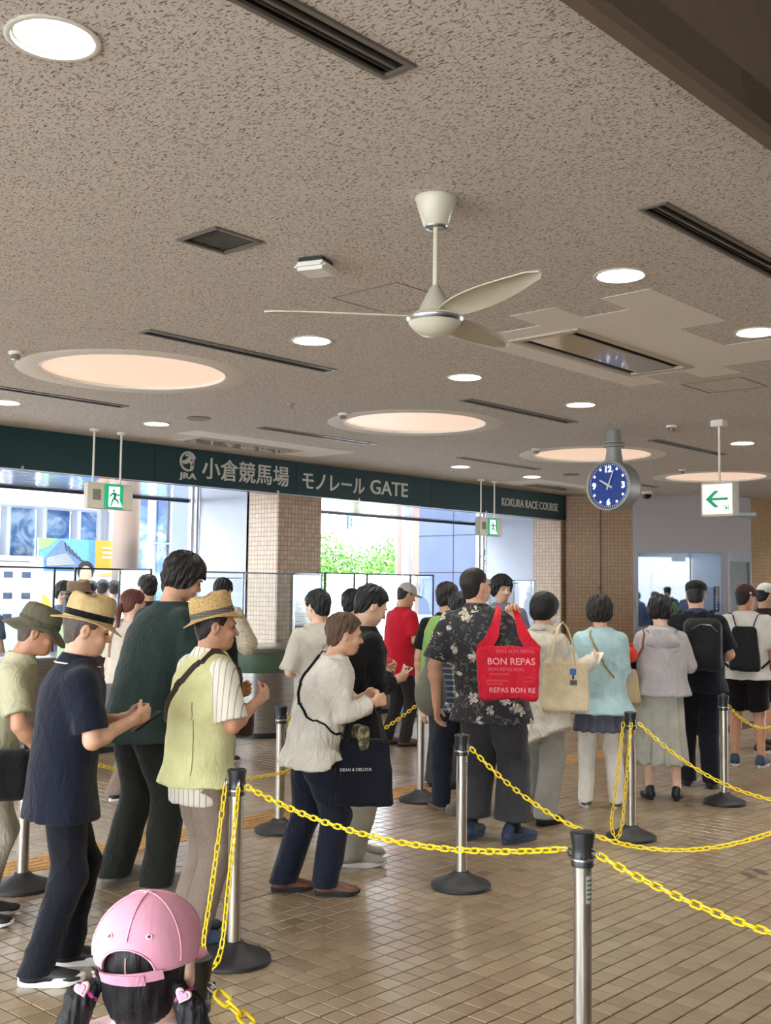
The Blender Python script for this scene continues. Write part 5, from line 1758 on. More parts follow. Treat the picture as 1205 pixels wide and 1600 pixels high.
# ------------------------------------------------------------------ outside the gates
M_PAVE = mat('outside_paving', rgb(198, 198, 200), .8, var=.05, scale=2)
struct('ground_outside', slab(-20, 60, YG, 70, -.14, -.006), M_PAVE, 'pale paving outside the gates', smooth=False)
M_CREAM = mat('cream_concrete', rgb(128, 112, 102), .8, var=.03, scale=2)
M_WPAINT = mat('white_facade', rgb(214, 218, 224), .6, var=.02)
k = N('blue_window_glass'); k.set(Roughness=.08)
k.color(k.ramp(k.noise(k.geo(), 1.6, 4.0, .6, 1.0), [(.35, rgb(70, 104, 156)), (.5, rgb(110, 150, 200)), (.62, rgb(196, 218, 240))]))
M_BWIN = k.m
# station building
b = thing('station_building', 'white building with rows of blue windows past the left gate', 'building', (8, 22, 0))
part('wall', MB().box((4.5, .3, 4.6), (13, .4, 2.6)), M_WPAINT, b, smooth=False)
part('wall', MB().box((4.5, .3, .6), (13, .4, 1.2)), M_WPAINT, b, smooth=False)
part('ledge', MB().box((4.5, -.1, 3.36), (13, .9, .14), bev=.02), M_WPAINT, b)
part('ledge', MB().box((4.5, 0, 2.16), (13, .5, .06), bev=.01), M_DARKMETAL, b)
for i in range(15):
    x = -1.7 + i * .86
    w = part('window', MB().box((x, .32, 2.75), (.80, .05, 1.1)), M_BWIN, b, smooth=False)
    part('mullion', MB().box((x + .43, .1, 2.75), (.10, .3, 1.12), bev=.01), M_WPAINT, w)
    w = part('window', MB().box((x, .32, 1.68), (.80, .05, .92)), mat('dark_window', rgb(84, 104, 132), .1), b, smooth=False)
    part('mullion', MB().box((x + .43, .1, 1.68), (.09, .3, .94), bev=.01), M_WPAINT, w)
b2 = thing('glazed_stair_tower', 'bright white glazed tower with two blue strips past the left gate', 'building', (14.3, 20, 0))
part('wall', MB().box((.2, .4, 2.6), (1.9, .5, 5.2)), M_WPAINT, b2, smooth=False)
for x in (.02, .52):
    w = part('window', MB().box((x - .28, .12, 2.5), (.22, .06, 3.0)), M_BWIN, b2, smooth=False)
for x in (-.72, .82, .44):
    part('frame_bar', MB().box((x, .1, 2.6), (.03, .08, 5.2)), M_GF, b2, smooth=False)
part('transom', MB().box((.1, .09, 2.55), (1.7, .08, .035)), M_GF, b2, smooth=False)
# round columns
t = thing('round_column', 'pale round column past the left gate beside the banner', 'column', (9.62, 14.2, 0))
part('shaft', MB().lathe([(.20, 0), (.20, 4.2)], 36), M_CREAM, t); part('footing', MB().lathe([(.26, 0), (.26, .12), (.21, .14)], 36), M_GF, t)
t = thing('round_column', 'pale cream column standing in the bright right gate', 'column', (18.6, 16.2, 0))
part('shaft', MB().lathe([(.43, 0), (.43, 4.6)], 40), M_CREAM, t); part('footing', MB().lathe([(.5, 0), (.5, .15), (.44, .17)], 40), M_GF, t)
part('downpipe', MB().lathe([(.03, 0), (.03, 4.5)], 12, (-.5, -.1, 0)), M_WPAINT, t)
# banner board
t = thing('banner_board', 'large printed banner board with a building photo and orange square', 'banner', (8.62, 15, 0))
W, Hh = 1.40, 2.05
part('board', MB().box((W / 2, .02, 1.3), (W, .03, Hh)), mat('banner_white', rgb(238, 238, 236), .6), t, smooth=False)
def bpoly(pts, col, nm, y=0.0, name='print', raw=False):
    rm = lambda b: b if raw else (.76 + (b - .48) * .24 / .52 if b >= .48 else b * .76 / .48)
    g = MB(); g.prism([(a * W, .275 + rm(b) * Hh) for a, b in pts], -.003, Matrix.Translation((0, y, 0)))
    return part(name, g, mat('banner_' + nm, col, .6, var=.05), t, smooth=False)
bpoly([(0, .48), (.70, .48), (.70, 1), (0, 1)], rgb(92, 150, 214), 'sky', .004)
bpoly([(0, .8), (0, 1), (.22, 1), (.12, .86)], rgb(132, 186, 110), 'green', .0)
bpoly([(.06, .66), (.26, .98), (.30, .97), (.62, .55), (.40, .50), (.10, .52)], rgb(92, 116, 146), 'bldg', -.003)
for q in range(6):
    bpoly([(.10, .56 + q * .022), (.34 + .02 * (5 - q), .60 + q * .03), (.34 + .02 * (5 - q), .612 + q * .03), (.10, .57 + q * .022)], rgb(206, 222, 236), 'floor', -.007)
for q in range(6):
    x = .30 + q * .045
    bpoly([(x, .94 - q * .055), (x + .02, .94 - q * .055), (x + .055, .80 - q * .04), (x + .035, .80 - q * .04)], rgb(52, 62, 82), 'fin', -.007)
bpoly([(.70, .52), (1, .52), (1, 1), (.70, 1)], rgb(222, 164, 62), 'orange', .0)
for q in range(3):
    bpoly([(.79, .70 + q * .08), (.92, .70 + q * .08), (.92, .735 + q * .08), (.79, .735 + q * .08)], rgb(246, 226, 190), 'cream', -.004)
bpoly([(0, 0), (.30, 0), (.16, .34), (0, .40)], rgb(238, 204, 70), 'yellow', .0)
bpoly([(.62, .40), (.98, .40), (.80, .22)], rgb(226, 130, 84), 'coral', -.002)
bpoly([(.70, .46), (1, .50), (1, .46)], rgb(242, 214, 90), 'yellow2', -.002)
# printed portrait of a dark-haired person, reduced to plain shapes
hx_, hz_ = .58, .745
bpoly([(hx_ - .20, .40), (hx_ + .20, .40), (hx_ + .15, .60), (hx_ + .05, .635), (hx_ - .05, .635), (hx_ - .15, .60)], rgb(226, 228, 236), 'shirtw', -.006, raw=True)
bpoly([(hx_ + .105 * math.cos(a), hz_ + .02 + .075 * math.sin(a)) for a in [2 * PI * i / 20 for i in range(20)]], rgb(40, 34, 36), 'hairp', -.009, raw=True)
bpoly([(hx_ - .05, .69), (hx_ + .05, .69), (hx_ + .06, .62), (hx_ - .06, .62)], rgb(214, 168, 140), 'neckp', -.008, raw=True)
bpoly([(hx_ + .078 * math.cos(a), hz_ - .012 + .068 * math.sin(a)) for a in [2 * PI * i / 20 for i in range(20)]], rgb(222, 178, 150), 'facep', -.012, raw=True)
for s_ in (0, 1): part('leg', MB().box((.1 + s_ * (W - .2), .06, .25), (.05, .05, .5)), M_GF, t, smooth=False)
# white information board with pictograms
t = thing('information_board', 'white board with rows of small pictograms at the left edge', 'board', (7.25, 14.5, 0))
part('board', MB().box((.6, .02, 1.2), (1.15, .05, 1.66), bev=.02), mat('info_white', rgb(226, 234, 242), .5), t)
for r_ in range(3):
    for c_ in range(3):
        col = (rgb(70, 82, 110), rgb(120, 150, 190), rgb(112, 176, 90))[(r_ + (c_ == 1)) % 3] if r_ == 2 else rgb(78, 92, 122)
        part('pictogram', MB().box((.34 + c_ * .28, -.008, 1.76 - r_ * .3), (.14, .004, .085), bev=.002), mat('picto_%d_%d' % (r_, c_), col, .6), t)
part('pictogram', MB().box((.6, -.008, 1.95), (.7, .004, .012)), M_INK, t, smooth=False)
part('plinth', MB().box((.6, .02, .19), (1.15, .2, .38)), mat('info_plinth', rgb(110, 112, 116), .6), t, smooth=False)
# hanging blue sign
t = thing('hanging_sign', 'small dark blue hanging sign in the bright right gate', 'sign', (14.2, 14, 0))
part('panel', MB().box((.18, .1, 2.83), (.36, .03, .27), rz=.5), mat('hang_blue', rgb(52, 84, 136), .5), t, smooth=False)
for q in range(4):
    part('print', MB().box((.10 + (q % 2) * .14 + .01, .05 + (q % 2) * .07, 2.78 + (q // 2) * .09), (.07, .02, .05), rz=.5), mat('hang_print', rgb(150, 190, 226), .6), t, smooth=False)
for x, y in ((.06, .03), (.30, .17)): part('rod', MB().lathe([(.008, 2.95), (.008, 3.32)], 8, (x, y, 0)), M_GF, t)
part('beam', MB().box((.18, .1, 3.34), (.6, .12, .08)), M_GF, t, smooth=False)
struct('sign_gantry', MB().box((13.9, 14.1, 3.44), (4.3, .14, .12)).box((12.0, 14.1, 1.72), (.12, .12, 3.44)).box((16.0, 14.1, 1.72), (.12, .12, 3.44)), M_GF, 'steel gantry outside the right gate', smooth=False)
# trees beyond the right gate: trunk, branches and leaf masses made of many small leaves
M_BARK = mat('bark', rgb(96, 78, 60), .9, bump=.5, bscale=40)
k = N('leaf_green'); k.set(Roughness=.5)
_r = k.n('ShaderNodeNewGeometry').outputs['Random Per Island']
k.color(k.ramp(_r, [(0, rgb(30, 84, 14)), (.5, rgb(66, 122, 26)), (1, rgb(104, 152, 48))]))
k.b.inputs['Transmission Weight'].default_value = 0.0
M_LEAF = k.m
def tree(x, y, h, R, label, seed, nl=7000):
    r = np.random.default_rng(seed)
    t = thing('tree', label, 'tree', (x, y, 0), 0, 'trees outside the right gate')
    g = MB()
    g.tube([(0, 0, 0), (.03, .02, h * .3), (0, .03, h * .62)], [.16, .12, .07], 10)
    for i in range(9):
        a = i * 2.4; z0 = h * (.28 + .035 * i)
        g.tube([(0, 0, z0), (R * .45 * math.cos(a), R * .45 * math.sin(a), z0 + h * .14), (R * .75 * math.cos(a), R * .75 * math.sin(a), z0 + h * .2)], [.06, .035, .012], 6)
    part('trunk', g, M_BARK, t)
    nb = 26
    cs = []
    for i in range(nb):
        a = r.uniform(0, 2 * PI); q = r.uniform(.0, 1) ** .6
        z = h * r.uniform(.38, .86)
        wr = math.sqrt(max(0.05, 1 - ((z / h - .55) / .45) ** 2))
        cs.append((R * q * wr * math.cos(a) * .8, R * q * wr * math.sin(a) * .8, z, R * r.uniform(.24, .4)))
    V = np.empty((nl, 4, 3))
    for i in range(nl):
        c = cs[r.integers(nb)]
        d = r.normal(0, 1, 3); d /= np.linalg.norm(d)
        p = np.array(c[:3]) + d * c[3] * (r.uniform(.55, 1.05))
        n = d + r.normal(0, .6, 3); n /= np.linalg.norm(n)
        u = np.cross(n, r.normal(0, 1, 3)); u /= np.linalg.norm(u) + 1e-9; w = np.cross(n, u)
        s_ = r.uniform(.045, .085)
        V[i] = [p - u * s_, p - w * s_ * .5, p + u * s_, p + w * s_ * .5]
    me = bpy.data.meshes.new('foliage'); me.from_pydata(V.reshape(-1, 3).tolist(), [], np.arange(nl * 4).reshape(-1, 4).tolist())
    o = link('foliage', me, M_LEAF, t); o['kind'] = 'stuff'
tree(26.2, 25.4, 3.15, 2.7, 'bright green leafy tree seen through the right gate, nearer of two', 4, 9000)
tree(31.5, 28.6, 3.0, 1.6, 'lower green leafy tree beside the cream column', 9, 5000)
tree(32.6, 24.0, 3.4, 1.2, 'green tree in the narrow gap right of the cream column', 12, 4000)

# roof slab added outside the left gate to shade the building front
struct('shade_canopy', slab(-4, 16.5, 15.4, 21.0, 3.95, 4.1), mat('canopy_white', rgb(220, 222, 224), .6), 'unseen shade roof added outside the left gate', smooth=False)
for x in (1.0, 13.2):
    g = MB(); g.lathe([(.12, 0), (.12, 3.95)], 20, (x, 20.4, 0)); struct('canopy_post', g, M_GF, 'post of the added shade roof outside the left gate')
# ------------------------------------------------------------------ clothes
C = lambda n, r, g, b, **kw: cloth(n, rgb(r, g, b), **kw)
NAVY = C('navy_knit', 15, 20, 35); BLACK = C('black_cloth', 14, 14, 17); INK = C('ink_trousers', 13, 15, 25); KHAKI = C('khaki_shirt', 176, 172, 142)
STONE = C('stone_trousers', 172, 166, 150); GREEN = C('bottle_green_tee', 38, 53, 50); DKOLIVE = C('dark_olive_trousers', 27, 29, 24)
VEST = C('pale_lime_vest', 206, 204, 150); TAUPE = C('taupe_trousers', 134, 118, 104); CREAM = C('cream_linen', 222, 216, 202, bump=.45)
DENIM = C('dark_denim', 27, 32, 46); PEBBLE = C('pebble_trousers', 156, 150, 138); CHARC = C('charcoal_trousers', 58, 58, 62); PALEBLUE = C('pale_blue_parka', 176, 208, 214)
SLATE = C('slate_tunic', 92, 94, 108); WHITEJ = C('white_jeans', 224, 218, 208); HOODY = C('grey_hoodie', 176, 170, 172); SKIRT = C('pale_grey_skirt', 178, 178, 166)
MIDN = C('midnight_shirt', 15, 18, 29); WTEE = C('white_tee', 222, 219, 212); RED = C('red_tee', 198, 26, 48); BEIGE = C('beige_tee', 190, 184, 172); LIME = C('lime_vest', 142, 184, 104)
GREYT = C('grey_trousers', 148, 146, 140); OAT = C('oat_knit', 222, 212, 188, bump=.9); PINK = C('pink_cotton', 232, 164, 186, bump=.05, var=.04); SAGE = C('sage_blouse', 176, 200, 164); STEELB = C('steel_blue_shirt', 118, 134, 166)
OLIVE = C('olive_hat_cloth', 92, 88, 70); MAROON = C('maroon_cap', 74, 44, 42); BAGGREY = C('grey_green_bag', 112, 112, 100); CANVAS = C('canvas_tote', 218, 202, 168)
SHOEBLK = mat('shoe_black', rgb(26, 26, 29), .5); SHOEGRY = mat('shoe_grey', rgb(150, 148, 140), .7); SHOENVY = mat('shoe_navy', rgb(46, 58, 84), .7); SHOEBRN = mat('shoe_brown', rgb(104, 66, 54), .45)
SOLEW = mat('sole_white', rgb(222, 220, 214), .6); SOLEB = mat('sole_black', rgb(28, 27, 27), .7); SHOESLT = mat('shoe_slate', rgb(84, 88, 92), .7); SHOETAN = mat('shoe_olive', rgb(108, 102, 90), .7)
H_BLK = hair_mat('hair_black', rgb(24, 22, 24)); H_BRN = hair_mat('hair_brown', rgb(84, 58, 44)); H_RED = hair_mat('hair_auburn', rgb(96, 52, 44)); H_GRY = hair_mat('hair_greying', rgb(86, 74, 64)); H_DRK = hair_mat('hair_dark', rgb(38, 32, 30))
# striped cream shirt under the vest
def striped(name, base, line, freq=52.0, axis=0):
    k = N(name); k.set(Roughness=.85)
    v = k.obj(); sp = k.n('ShaderNodeSeparateXYZ'); k.l(v, sp.inputs[0])
    a = k.math('ARCTAN2', sp.outputs[0], sp.outputs[1])
    w = k.math('SINE', k.math('MULTIPLY', k.math('ADD', sp.outputs[0], sp.outputs[1]), freq * 6.28 / 2))
    k.color(k.ramp(w, [(.0, base), (.82, base), (.93, line)]))
    k.bump(k.noise(v, 22.0, 2.0, .5, .8), .3, .012)
    return k.m
STRIPE = striped('cream_striped_shirt', rgb(222, 216, 200), rgb(160, 150, 134))
def plaid(name):
    k = N(name); k.set(Roughness=.85)
    v = k.obj(); sp = k.n('ShaderNodeSeparateXYZ'); k.l(v, sp.inputs[0])
    a = k.math('GREATER_THAN', k.math('SINE', k.math('MULTIPLY', k.math('ADD', sp.outputs[0], sp.outputs[1]), 150.0)), .55)
    b = k.math('GREATER_THAN', k.math('SINE', k.math('MULTIPLY', sp.outputs[2], 150.0)), .55)
    k.color(k.ramp(k.math('MULTIPLY', k.math('ADD', a, b), .5), [(0, rgb(52, 58, 78)), (.5, rgb(120, 128, 140)), (1, rgb(206, 208, 206))]))
    return k.m
PLAID = plaid('navy_plaid')
def floral(name):
    k = N(name); k.set(Roughness=.8)
    v = k.obj()
    vo = k.n('ShaderNodeTexVoronoi'); vo.inputs['Scale'].default_value = 8.5; k.l(v, vo.inputs['Vector'])
    dv = k.n('ShaderNodeVectorMath', operation='SUBTRACT')
    ps = k.n('ShaderNodeVectorMath', operation='SCALE'); ps.inputs['Scale'].default_value = 1.0
    k.l(v, dv.inputs[0]); k.l(vo.outputs['Position'], dv.inputs[1])
    sp = k.n('ShaderNodeSeparateXYZ'); k.l(dv.outputs[0], sp.inputs[0])
    an = k.math('ARCTAN2', sp.outputs[2], k.math('ADD', sp.outputs[0], k.math('MULTIPLY', sp.outputs[1], .8)))
    pet = k.math('MULTIPLY', k.math('ABSOLUTE', k.math('SINE', k.math('MULTIPLY', an, 2.5))), .16)
    rad = k.math('ADD', .20, pet)
    rad = k.math('ADD', rad, k.math('MULTIPLY', k.math('SUBTRACT', k.noise(v, 60.0, 2.0), .5), .26))
    fl = k.math('LESS_THAN', vo.outputs['Distance'], rad)
    vein = k.ramp(k.noise(v, 95.0, 2.0), [(.42, rgb(128, 122, 112)), (.58, rgb(222, 212, 192))])
    lf = k.ramp(k.noise(k.mapping(v, (1, 1, 1), (0, .6, 0)), 24.0, 3.0, .6, 1.5), [(.56, (0, 0, 0)), (.60, (1, 1, 1))])
    base = k.mix(k.math('MULTIPLY', lf, .55), rgb(33, 33, 38), rgb(120, 116, 110))
    k.color(k.mix(fl, base, vein))
    k.bump(k.noise(v, 22.0, 2.0, .5, .8), .3, .012)
    return k.m
FLORAL = floral('black_floral_shirt')
k = N('straw_plain'); k.set(Roughness=.75); k.color(k.ramp(k.noise(k.obj(), 30.0, 3.0), [(.3, rgb(176, 148, 98)), (.7, rgb(202, 174, 124))])); k.bump(k.noise(k.mapping(k.obj(), (1, 1, 6)), 160.0, 1.0), .25, .003); STRAW = k.m
k = N('straw_woven'); k.set(Roughness=.8)
_w = k.noise(k.mapping(k.obj(), (1, 1, 1.6), (0, 0, .8)), 190.0, 2.0, .5, .6)
k.color(k.ramp(_w, [(.36, rgb(140, 108, 62)), (.5, rgb(204, 168, 108)), (.68, rgb(228, 198, 142))])); k.bump(_w, .7, .004); WOVEN = k.m
k = N('patterned_hat_band'); k.set(Roughness=.8)
_sp = k.n('ShaderNodeSeparateXYZ'); k.l(k.obj(), _sp.inputs[0])
_a = k.math('MULTIPLY', k.math('SINE', k.math('MULTIPLY', k.math('ADD', k.math('ADD', _sp.outputs[0], _sp.outputs[1]), _sp.outputs[2]), 420.0)), k.math('SINE', k.math('MULTIPLY', k.math('SUBTRACT', k.math('ADD', _sp.outputs[0], _sp.outputs[1]), _sp.outputs[2]), 420.0)))
k.color(k.ramp(_a, [(.42, rgb(44, 44, 46)), (.55, rgb(190, 182, 160))])); HBAND = k.m

def w2l(J, p):      # local point of a person -> world
    return J['M'] @ Vector(p)
def strap(J, pts, label_name='strap', w=.016, th=.003, m=None, parent=None):
    g = MB(); g.tube([Vector(p) for p in pts], .01, 8, flat=(w, th))
    return part(label_name, g, m or BLACK, parent or J['root'])

def surface_path(J, pts, lift=.006, h=.02, steps=26):
    """drape a polyline over the person's top: push every sample out to the cloth surface"""
    f = J['topf']; out = []
    pts = [np.array(p, float) * np.array((1, 1, J['s'])) for p in pts]
    L = [np.linalg.norm(b - a) for a, b in zip(pts, pts[1:])]; T = sum(L)
    for i in range(steps + 1):
        t = T * i / steps; j = 0
        while j < len(L) - 1 and t > L[j]: t -= L[j]; j += 1
        p = pts[j] + (pts[j + 1] - pts[j]) * min(1, t / L[j])
        for _ in range(14):
            P = A3(p)[None]; d = float(f(P)[0])
            e = 4e-3
            g = np.array([float(f(A3(p + np.eye(3)[a] * e)[None])[0]) - d for a in range(3)]) / e
            n = np.linalg.norm(g)
            if n < 1e-4: break
            p = p - g / n * (d - lift) * .8
            if abs(d - lift) < 8e-4: break
        out.append(Vector(p))
    return out
# ------------------------------------------------------------------ the queue
HANDS_FRONT = (((.05, .03, -.265), (-.13, .21, .01)), ((.05, .03, -.265), (-.13, .21, .01)))
# 1 man in the olive bucket hat, at the left edge
def hat_boonie(J):
    h = on_head(J, 'hat', boonie(), OLIVE, off=(0, -.008, .035), tilt=(0, 6, 0), sc=1.04)
    on_head(J, 'hat_band', hat_band(.008, .028, 1.03), C('olive_band', 78, 74, 60), h, off=(0, -.008, .035), tilt=(0, 6, 0), sc=1.04)
J1 = person('man in an olive floppy hat and khaki shirt at the left edge', (2.70, 5.12), 72, 1.52, lean=13, head=(6, 16, 0), headfwd=.05, feet=((-.10, .02, -6, 0), (.10, -.02, 6, 0)),
            arms=(((.05, .02, -.27), (-.02, .12, -.2)), ((.07, .04, -.27), (-.06, .14, -.19))), hands=((35, None), (35, None)), tone=2, hair='under', haircol=H_GRY, hat=hat_boonie,
            top=dict(mat=KHAKI, hem=.80, ease=.03, collar=True), bottom=dict(mat=STONE, wide=1.08), shoe=dict(mat=SHOEBLK, sole=SOLEW))
# 2 man in the navy polo
def hat_navy(J):
    h = on_head(J, 'hat', fedora(.050, .118), STRAW, off=(0, -.006, .035), tilt=(0, 2, 0), sc=1.06)
    on_head(J, 'hat_band', hat_band(.012, .041), BLACK, h, off=(0, -.006, .035), tilt=(0, 2, 0), sc=1.06)
J2 = person('man in a navy polo shirt and tan black-banded hat', (2.57, 4.22), 62, 1.57, girth=1.03, lean=4.5, head=(12, 12, 0), headfwd=.02, feet=((-.10, .10, 16, 0), (.11, -.09, 20, 0)),
            arms=(((.05, .05, -.25), (-.14, .21, .03)), ((.06, .04, -.27), (-.12, .22, .07))), hands=((48, (-1, .1, .3)), (50, (-1, .1, .2))), tone=1, hair='under', haircol=H_GRY, hat=hat_navy,
            top=dict(mat=NAVY, hem=.72, ease=.032, flare=.02, collar=True, piping=SOLEW, sr=(.072, .086), slen=.86, fold=.009), bottom=dict(mat=INK, wide=1.06, ankle=.07), shoe=dict(mat=SHOEBLK, sole=SOLEW, sole_h=.04))
# 3 tall young man in the dark green tee
J3 = person('tall young man in a loose dark green tee and dark trousers', (3.56, 5.07), 48, 1.83, lean=13, head=(14, 24, 4), headfwd=.05, feet=((-.16, -.02, -14, 0), (.14, .06, 6, 0)),
            arms=(((.06, .05, -.27), (-.10, .2, .02)), ((.06, .05, -.27), (-.10, .2, .02))), hands=((45, None), (45, None)), tone=1, hair='mop', haircol=H_DRK,
            top=dict(mat=GREEN, hem=.76, ease=.05, flare=.035, sr=(.078, .10), slen=.98, fold=.012, neckdrop=.05, girth=1.0), bottom=dict(mat=DKOLIVE, wide=1.22, ankle=.066), shoe=dict(mat=SHOETAN, sole=SHOETAN, k=1.08))
# 4 man in the straw hat and pale vest
def hat_vest(J):
    h = on_head(J, 'hat', fedora(.040, .118, 1.0), WOVEN, off=(0, -.016, .036), tilt=(0, -17, -3), sc=1.05)
    b = on_head(J, 'hat_band', hat_band(.012, .040), HBAND, h, off=(0, -.016, .036), tilt=(0, -17, -3), sc=1.05)
def vest_extra(J):
    s = J['s']; yy = J['yy']
    # striped shirt tail showing below the vest
    rows = [(.70 * s, 0, 0, .182 * s, .138 * s), (.80 * s, 0, 0, .186 * s, .14 * s), (.90 * s, 0, 0, .178 * s, .132 * s)]
    f = folds(stack(rows), .006, 5, 1.2)
    link('shirt_tail', qmesh('shirt_tail', [surf(f, (-.24, -.2, .69 * s), (.24, .2, .90 * s), .011)]), STRIPE, J['root'])
    for i, sd in enumerate((-1, 1)):
        S_, E_, W_ = J['arms'][i]
        c_ = cone(S_ + np.array((-sd * .01, 0, -.004)) * s, S_ + (E_ - S_) * 1.05, .074 * s, .088 * s)
        f = folds(cut(c_, S_ + (E_ - S_) * .92, E_ - S_), .006, 8 + i, 1.3)
        lo, hi = bounds([S_, E_], .11)
        link('sleeve', qmesh('sleeve', [surf(f, lo, hi, .010)]), STRIPE, J['root'])
    g = MB(); p = surface_path(J, [(.14, -.13, 1.22), (.155, -.12, 1.05), (.15, -.11, .86)], .002); g.tube(p, .0025, 6); part('seam', g, C('vest_seam', 150, 146, 108), J['root'])
J4 = person('man in a woven straw hat and pale lime vest', (3.24, 4.15), 54, 1.575, girth=1.08, lean=4, head=(22, 4, 0), headfwd=.015, feet=((-.10, .02, -4, 0), (.10, -.03, 10, 0)),
            arms=(((.07, .02, -.255), (-.13, .19, .10)), ((.07, .02, -.26), (-.09, .19, .10))), hands=((52, (-1, .1, .4)), (55, (-1, .1, .3))), tone=2, hair='under', haircol=H_DRK, hat=hat_vest, extra=vest_extra,
            top=dict(name='vest', mat=VEST, hem=.795, ease=.034, flare=.03, sleeve='cap', back=.0, fold=.010, collar=True, collarmat=STRIPE), bottom=dict(mat=TAUPE, wide=1.10, ankle=.068), shoe=dict(mat=SHOENVY, sole=SOLEB))
# 6 woman in the white blouse
J6 = person('short woman in a cream linen blouse and dark jeans', (4.18, 4.36), 70, 1.50, sex='f', girth=1.06, lean=11, head=(8, 8, 0), headfwd=.03, feet=((-.09, -.13, 12, 0), (.09, .10, 16, 0)),
            arms=(((.04, .04, -.25), (-.12, .20, .06)), ((.05, .03, -.25), (-.06, .20, .05))), hands=((50, None), (58, (-1, .1, -.1))), tone=1, hair='short', haircol=hair_mat('hair_chestnut', rgb(92, 68, 52)),
            top=dict(name='blouse', mat=CREAM, hem=.78, ease=.042, flare=.05, sleeve='long', sr=(.070, .058), slen=.86, fold=.020, ffreq=2.0, hemdir=(.0, .35)), bottom=dict(mat=DENIM, wide=1.22, ankle=.068), shoe=dict(mat=SHOEBRN, sole=SOLEB, sole_h=.03))
# 7 young man in black looking at a phone
J7 = person('young man in a black top and pale trousers looking at his phone', (4.80, 4.66), 66, 1.66, lean=5, head=(4, 26, 0), headfwd=.035, feet=((-.09, .06, 8, 0), (.09, -.02, 20, 0)),
            arms=(((.05, .0, -.27), (-.13, .17, .06)), ((.06, .0, -.27), (-.10, .19, .04))), hands=((40, (-1, .2, .6)), (35, (-1, .2, .5))), tone=0, hair='short', haircol=H_BLK,
            top=dict(name='sweater', mat=BLACK, hem=.76, ease=.045, flare=.04, sleeve='long', slen=.62, sr=(.075, .075), fold=.010), bottom=dict(mat=PEBBLE, wide=1.18, ankle=.072), shoe=dict(mat=SHOEGRY, sole=SOLEW, k=1.05))
# 8 big man in the floral shirt
J8 = person('big man in a black floral shirt carrying a red bag', (5.86, 4.42), 26, 1.80, girth=1.26, lean=-3, side=-9, head=(30, -10, 0), headfwd=.0, feet=((-.13, .0, -2, 0), (.15, .02, 22, 0)),
            arms=(((.08, -.05, -.29), (.01, .06, -.25)), ((.10, -.04, -.25), (-.05, .02, .26))), hands=((30, None), (70, (0, -1, .2), (0, -.5, .2))), tone=1, hair='crop', haircol=H_DRK, sw=1.08,
            top=dict(mat=FLORAL, hem=.74, ease=.03, flare=.03, sr=(.082, .095), slen=.88, girth=1.2, back=.0, fold=.010, collar=True), bottom=dict(mat=CHARC, wide=1.26, ankle=.098, knee=.08, cut=.15, fold=.012), shoe=dict(mat=SHOENVY, sole=mat('sole_navy', rgb(60, 70, 92), .7), sock=BLACK, sock_h=.16, k=1.08))
# 9 person in plaid and jeans mostly hidden behind him
J9 = person('person in a plaid shirt and jeans stepping off behind the floral-shirt man', (6.42, 5.13), -12, 1.62, lean=2, head=(0, 5, 0), feet=((-.12, .16, -10, 0), (.10, -.18, 10, .12)),
            arms=(None, None), tone=1, hair='short', haircol=H_BLK, near=1.3, top=dict(mat=PLAID, hem=.78, ease=.03), bottom=dict(mat=DENIM, wide=1.15, ankle=.066), shoe=dict(mat=SHOEBLK, sole=mat('sole_tan', rgb(112, 88, 68), .7), pitch=(0, .5)))
# 10 woman with the bob
def mask_extra(J):
    hk = J['hk']; HR = J['HR']; hc = J['hcen']
    hp = lambda p: hc + HR @ (np.array(p) * hk)
    f = inter(ell(hp((0, .040, -.052)), np.array((.068, .075, .052)) * hk, HR.astype(f32)), lambda P: (-(((P - A3(hc)) @ HR.astype(f32))[:, 1]) + .018 * hk))
    lo, hi = bounds([hp((sx * .08, sy, sz)) for sx in (-1, 1) for sy in (0, .13) for sz in (-.12, .01)], .01)
    link('mask', qmesh('mask', [surf(f, lo, hi, .007)]), mat('mask_white', rgb(232, 232, 230), .8), J['root'])
J10 = person('woman with a black bob and white mask in a long cream shirt', (6.61, 4.55), 38, 1.62, sex='f', lean=3, head=(24, 14, 0), headfwd=.02, feet=((-.10, .02, -4, 0), (.11, -.10, 18, 0)),
             arms=(((.05, .04, -.26), (-.10, .20, .04)), ((.11, .05, -.22), (.0, .24, .05))), hands=((40, None), (35, (-1, .2, .3))), tone=0, hair='bob', haircol=H_BLK, near=1.15, extra=mask_extra,
             top=dict(name='long_shirt', mat=CREAM, hem=.58, ease=.045, flare=.06, sleeve='long', slen=.94, sr=(.070, .064), fold=.014, ffreq=1.5, hemdir=(.55, 0), collar=True), bottom=dict(mat=GREYT, wide=1.26, ankle=.072), shoe=dict(mat=SHOEBLK, sole=SOLEB))
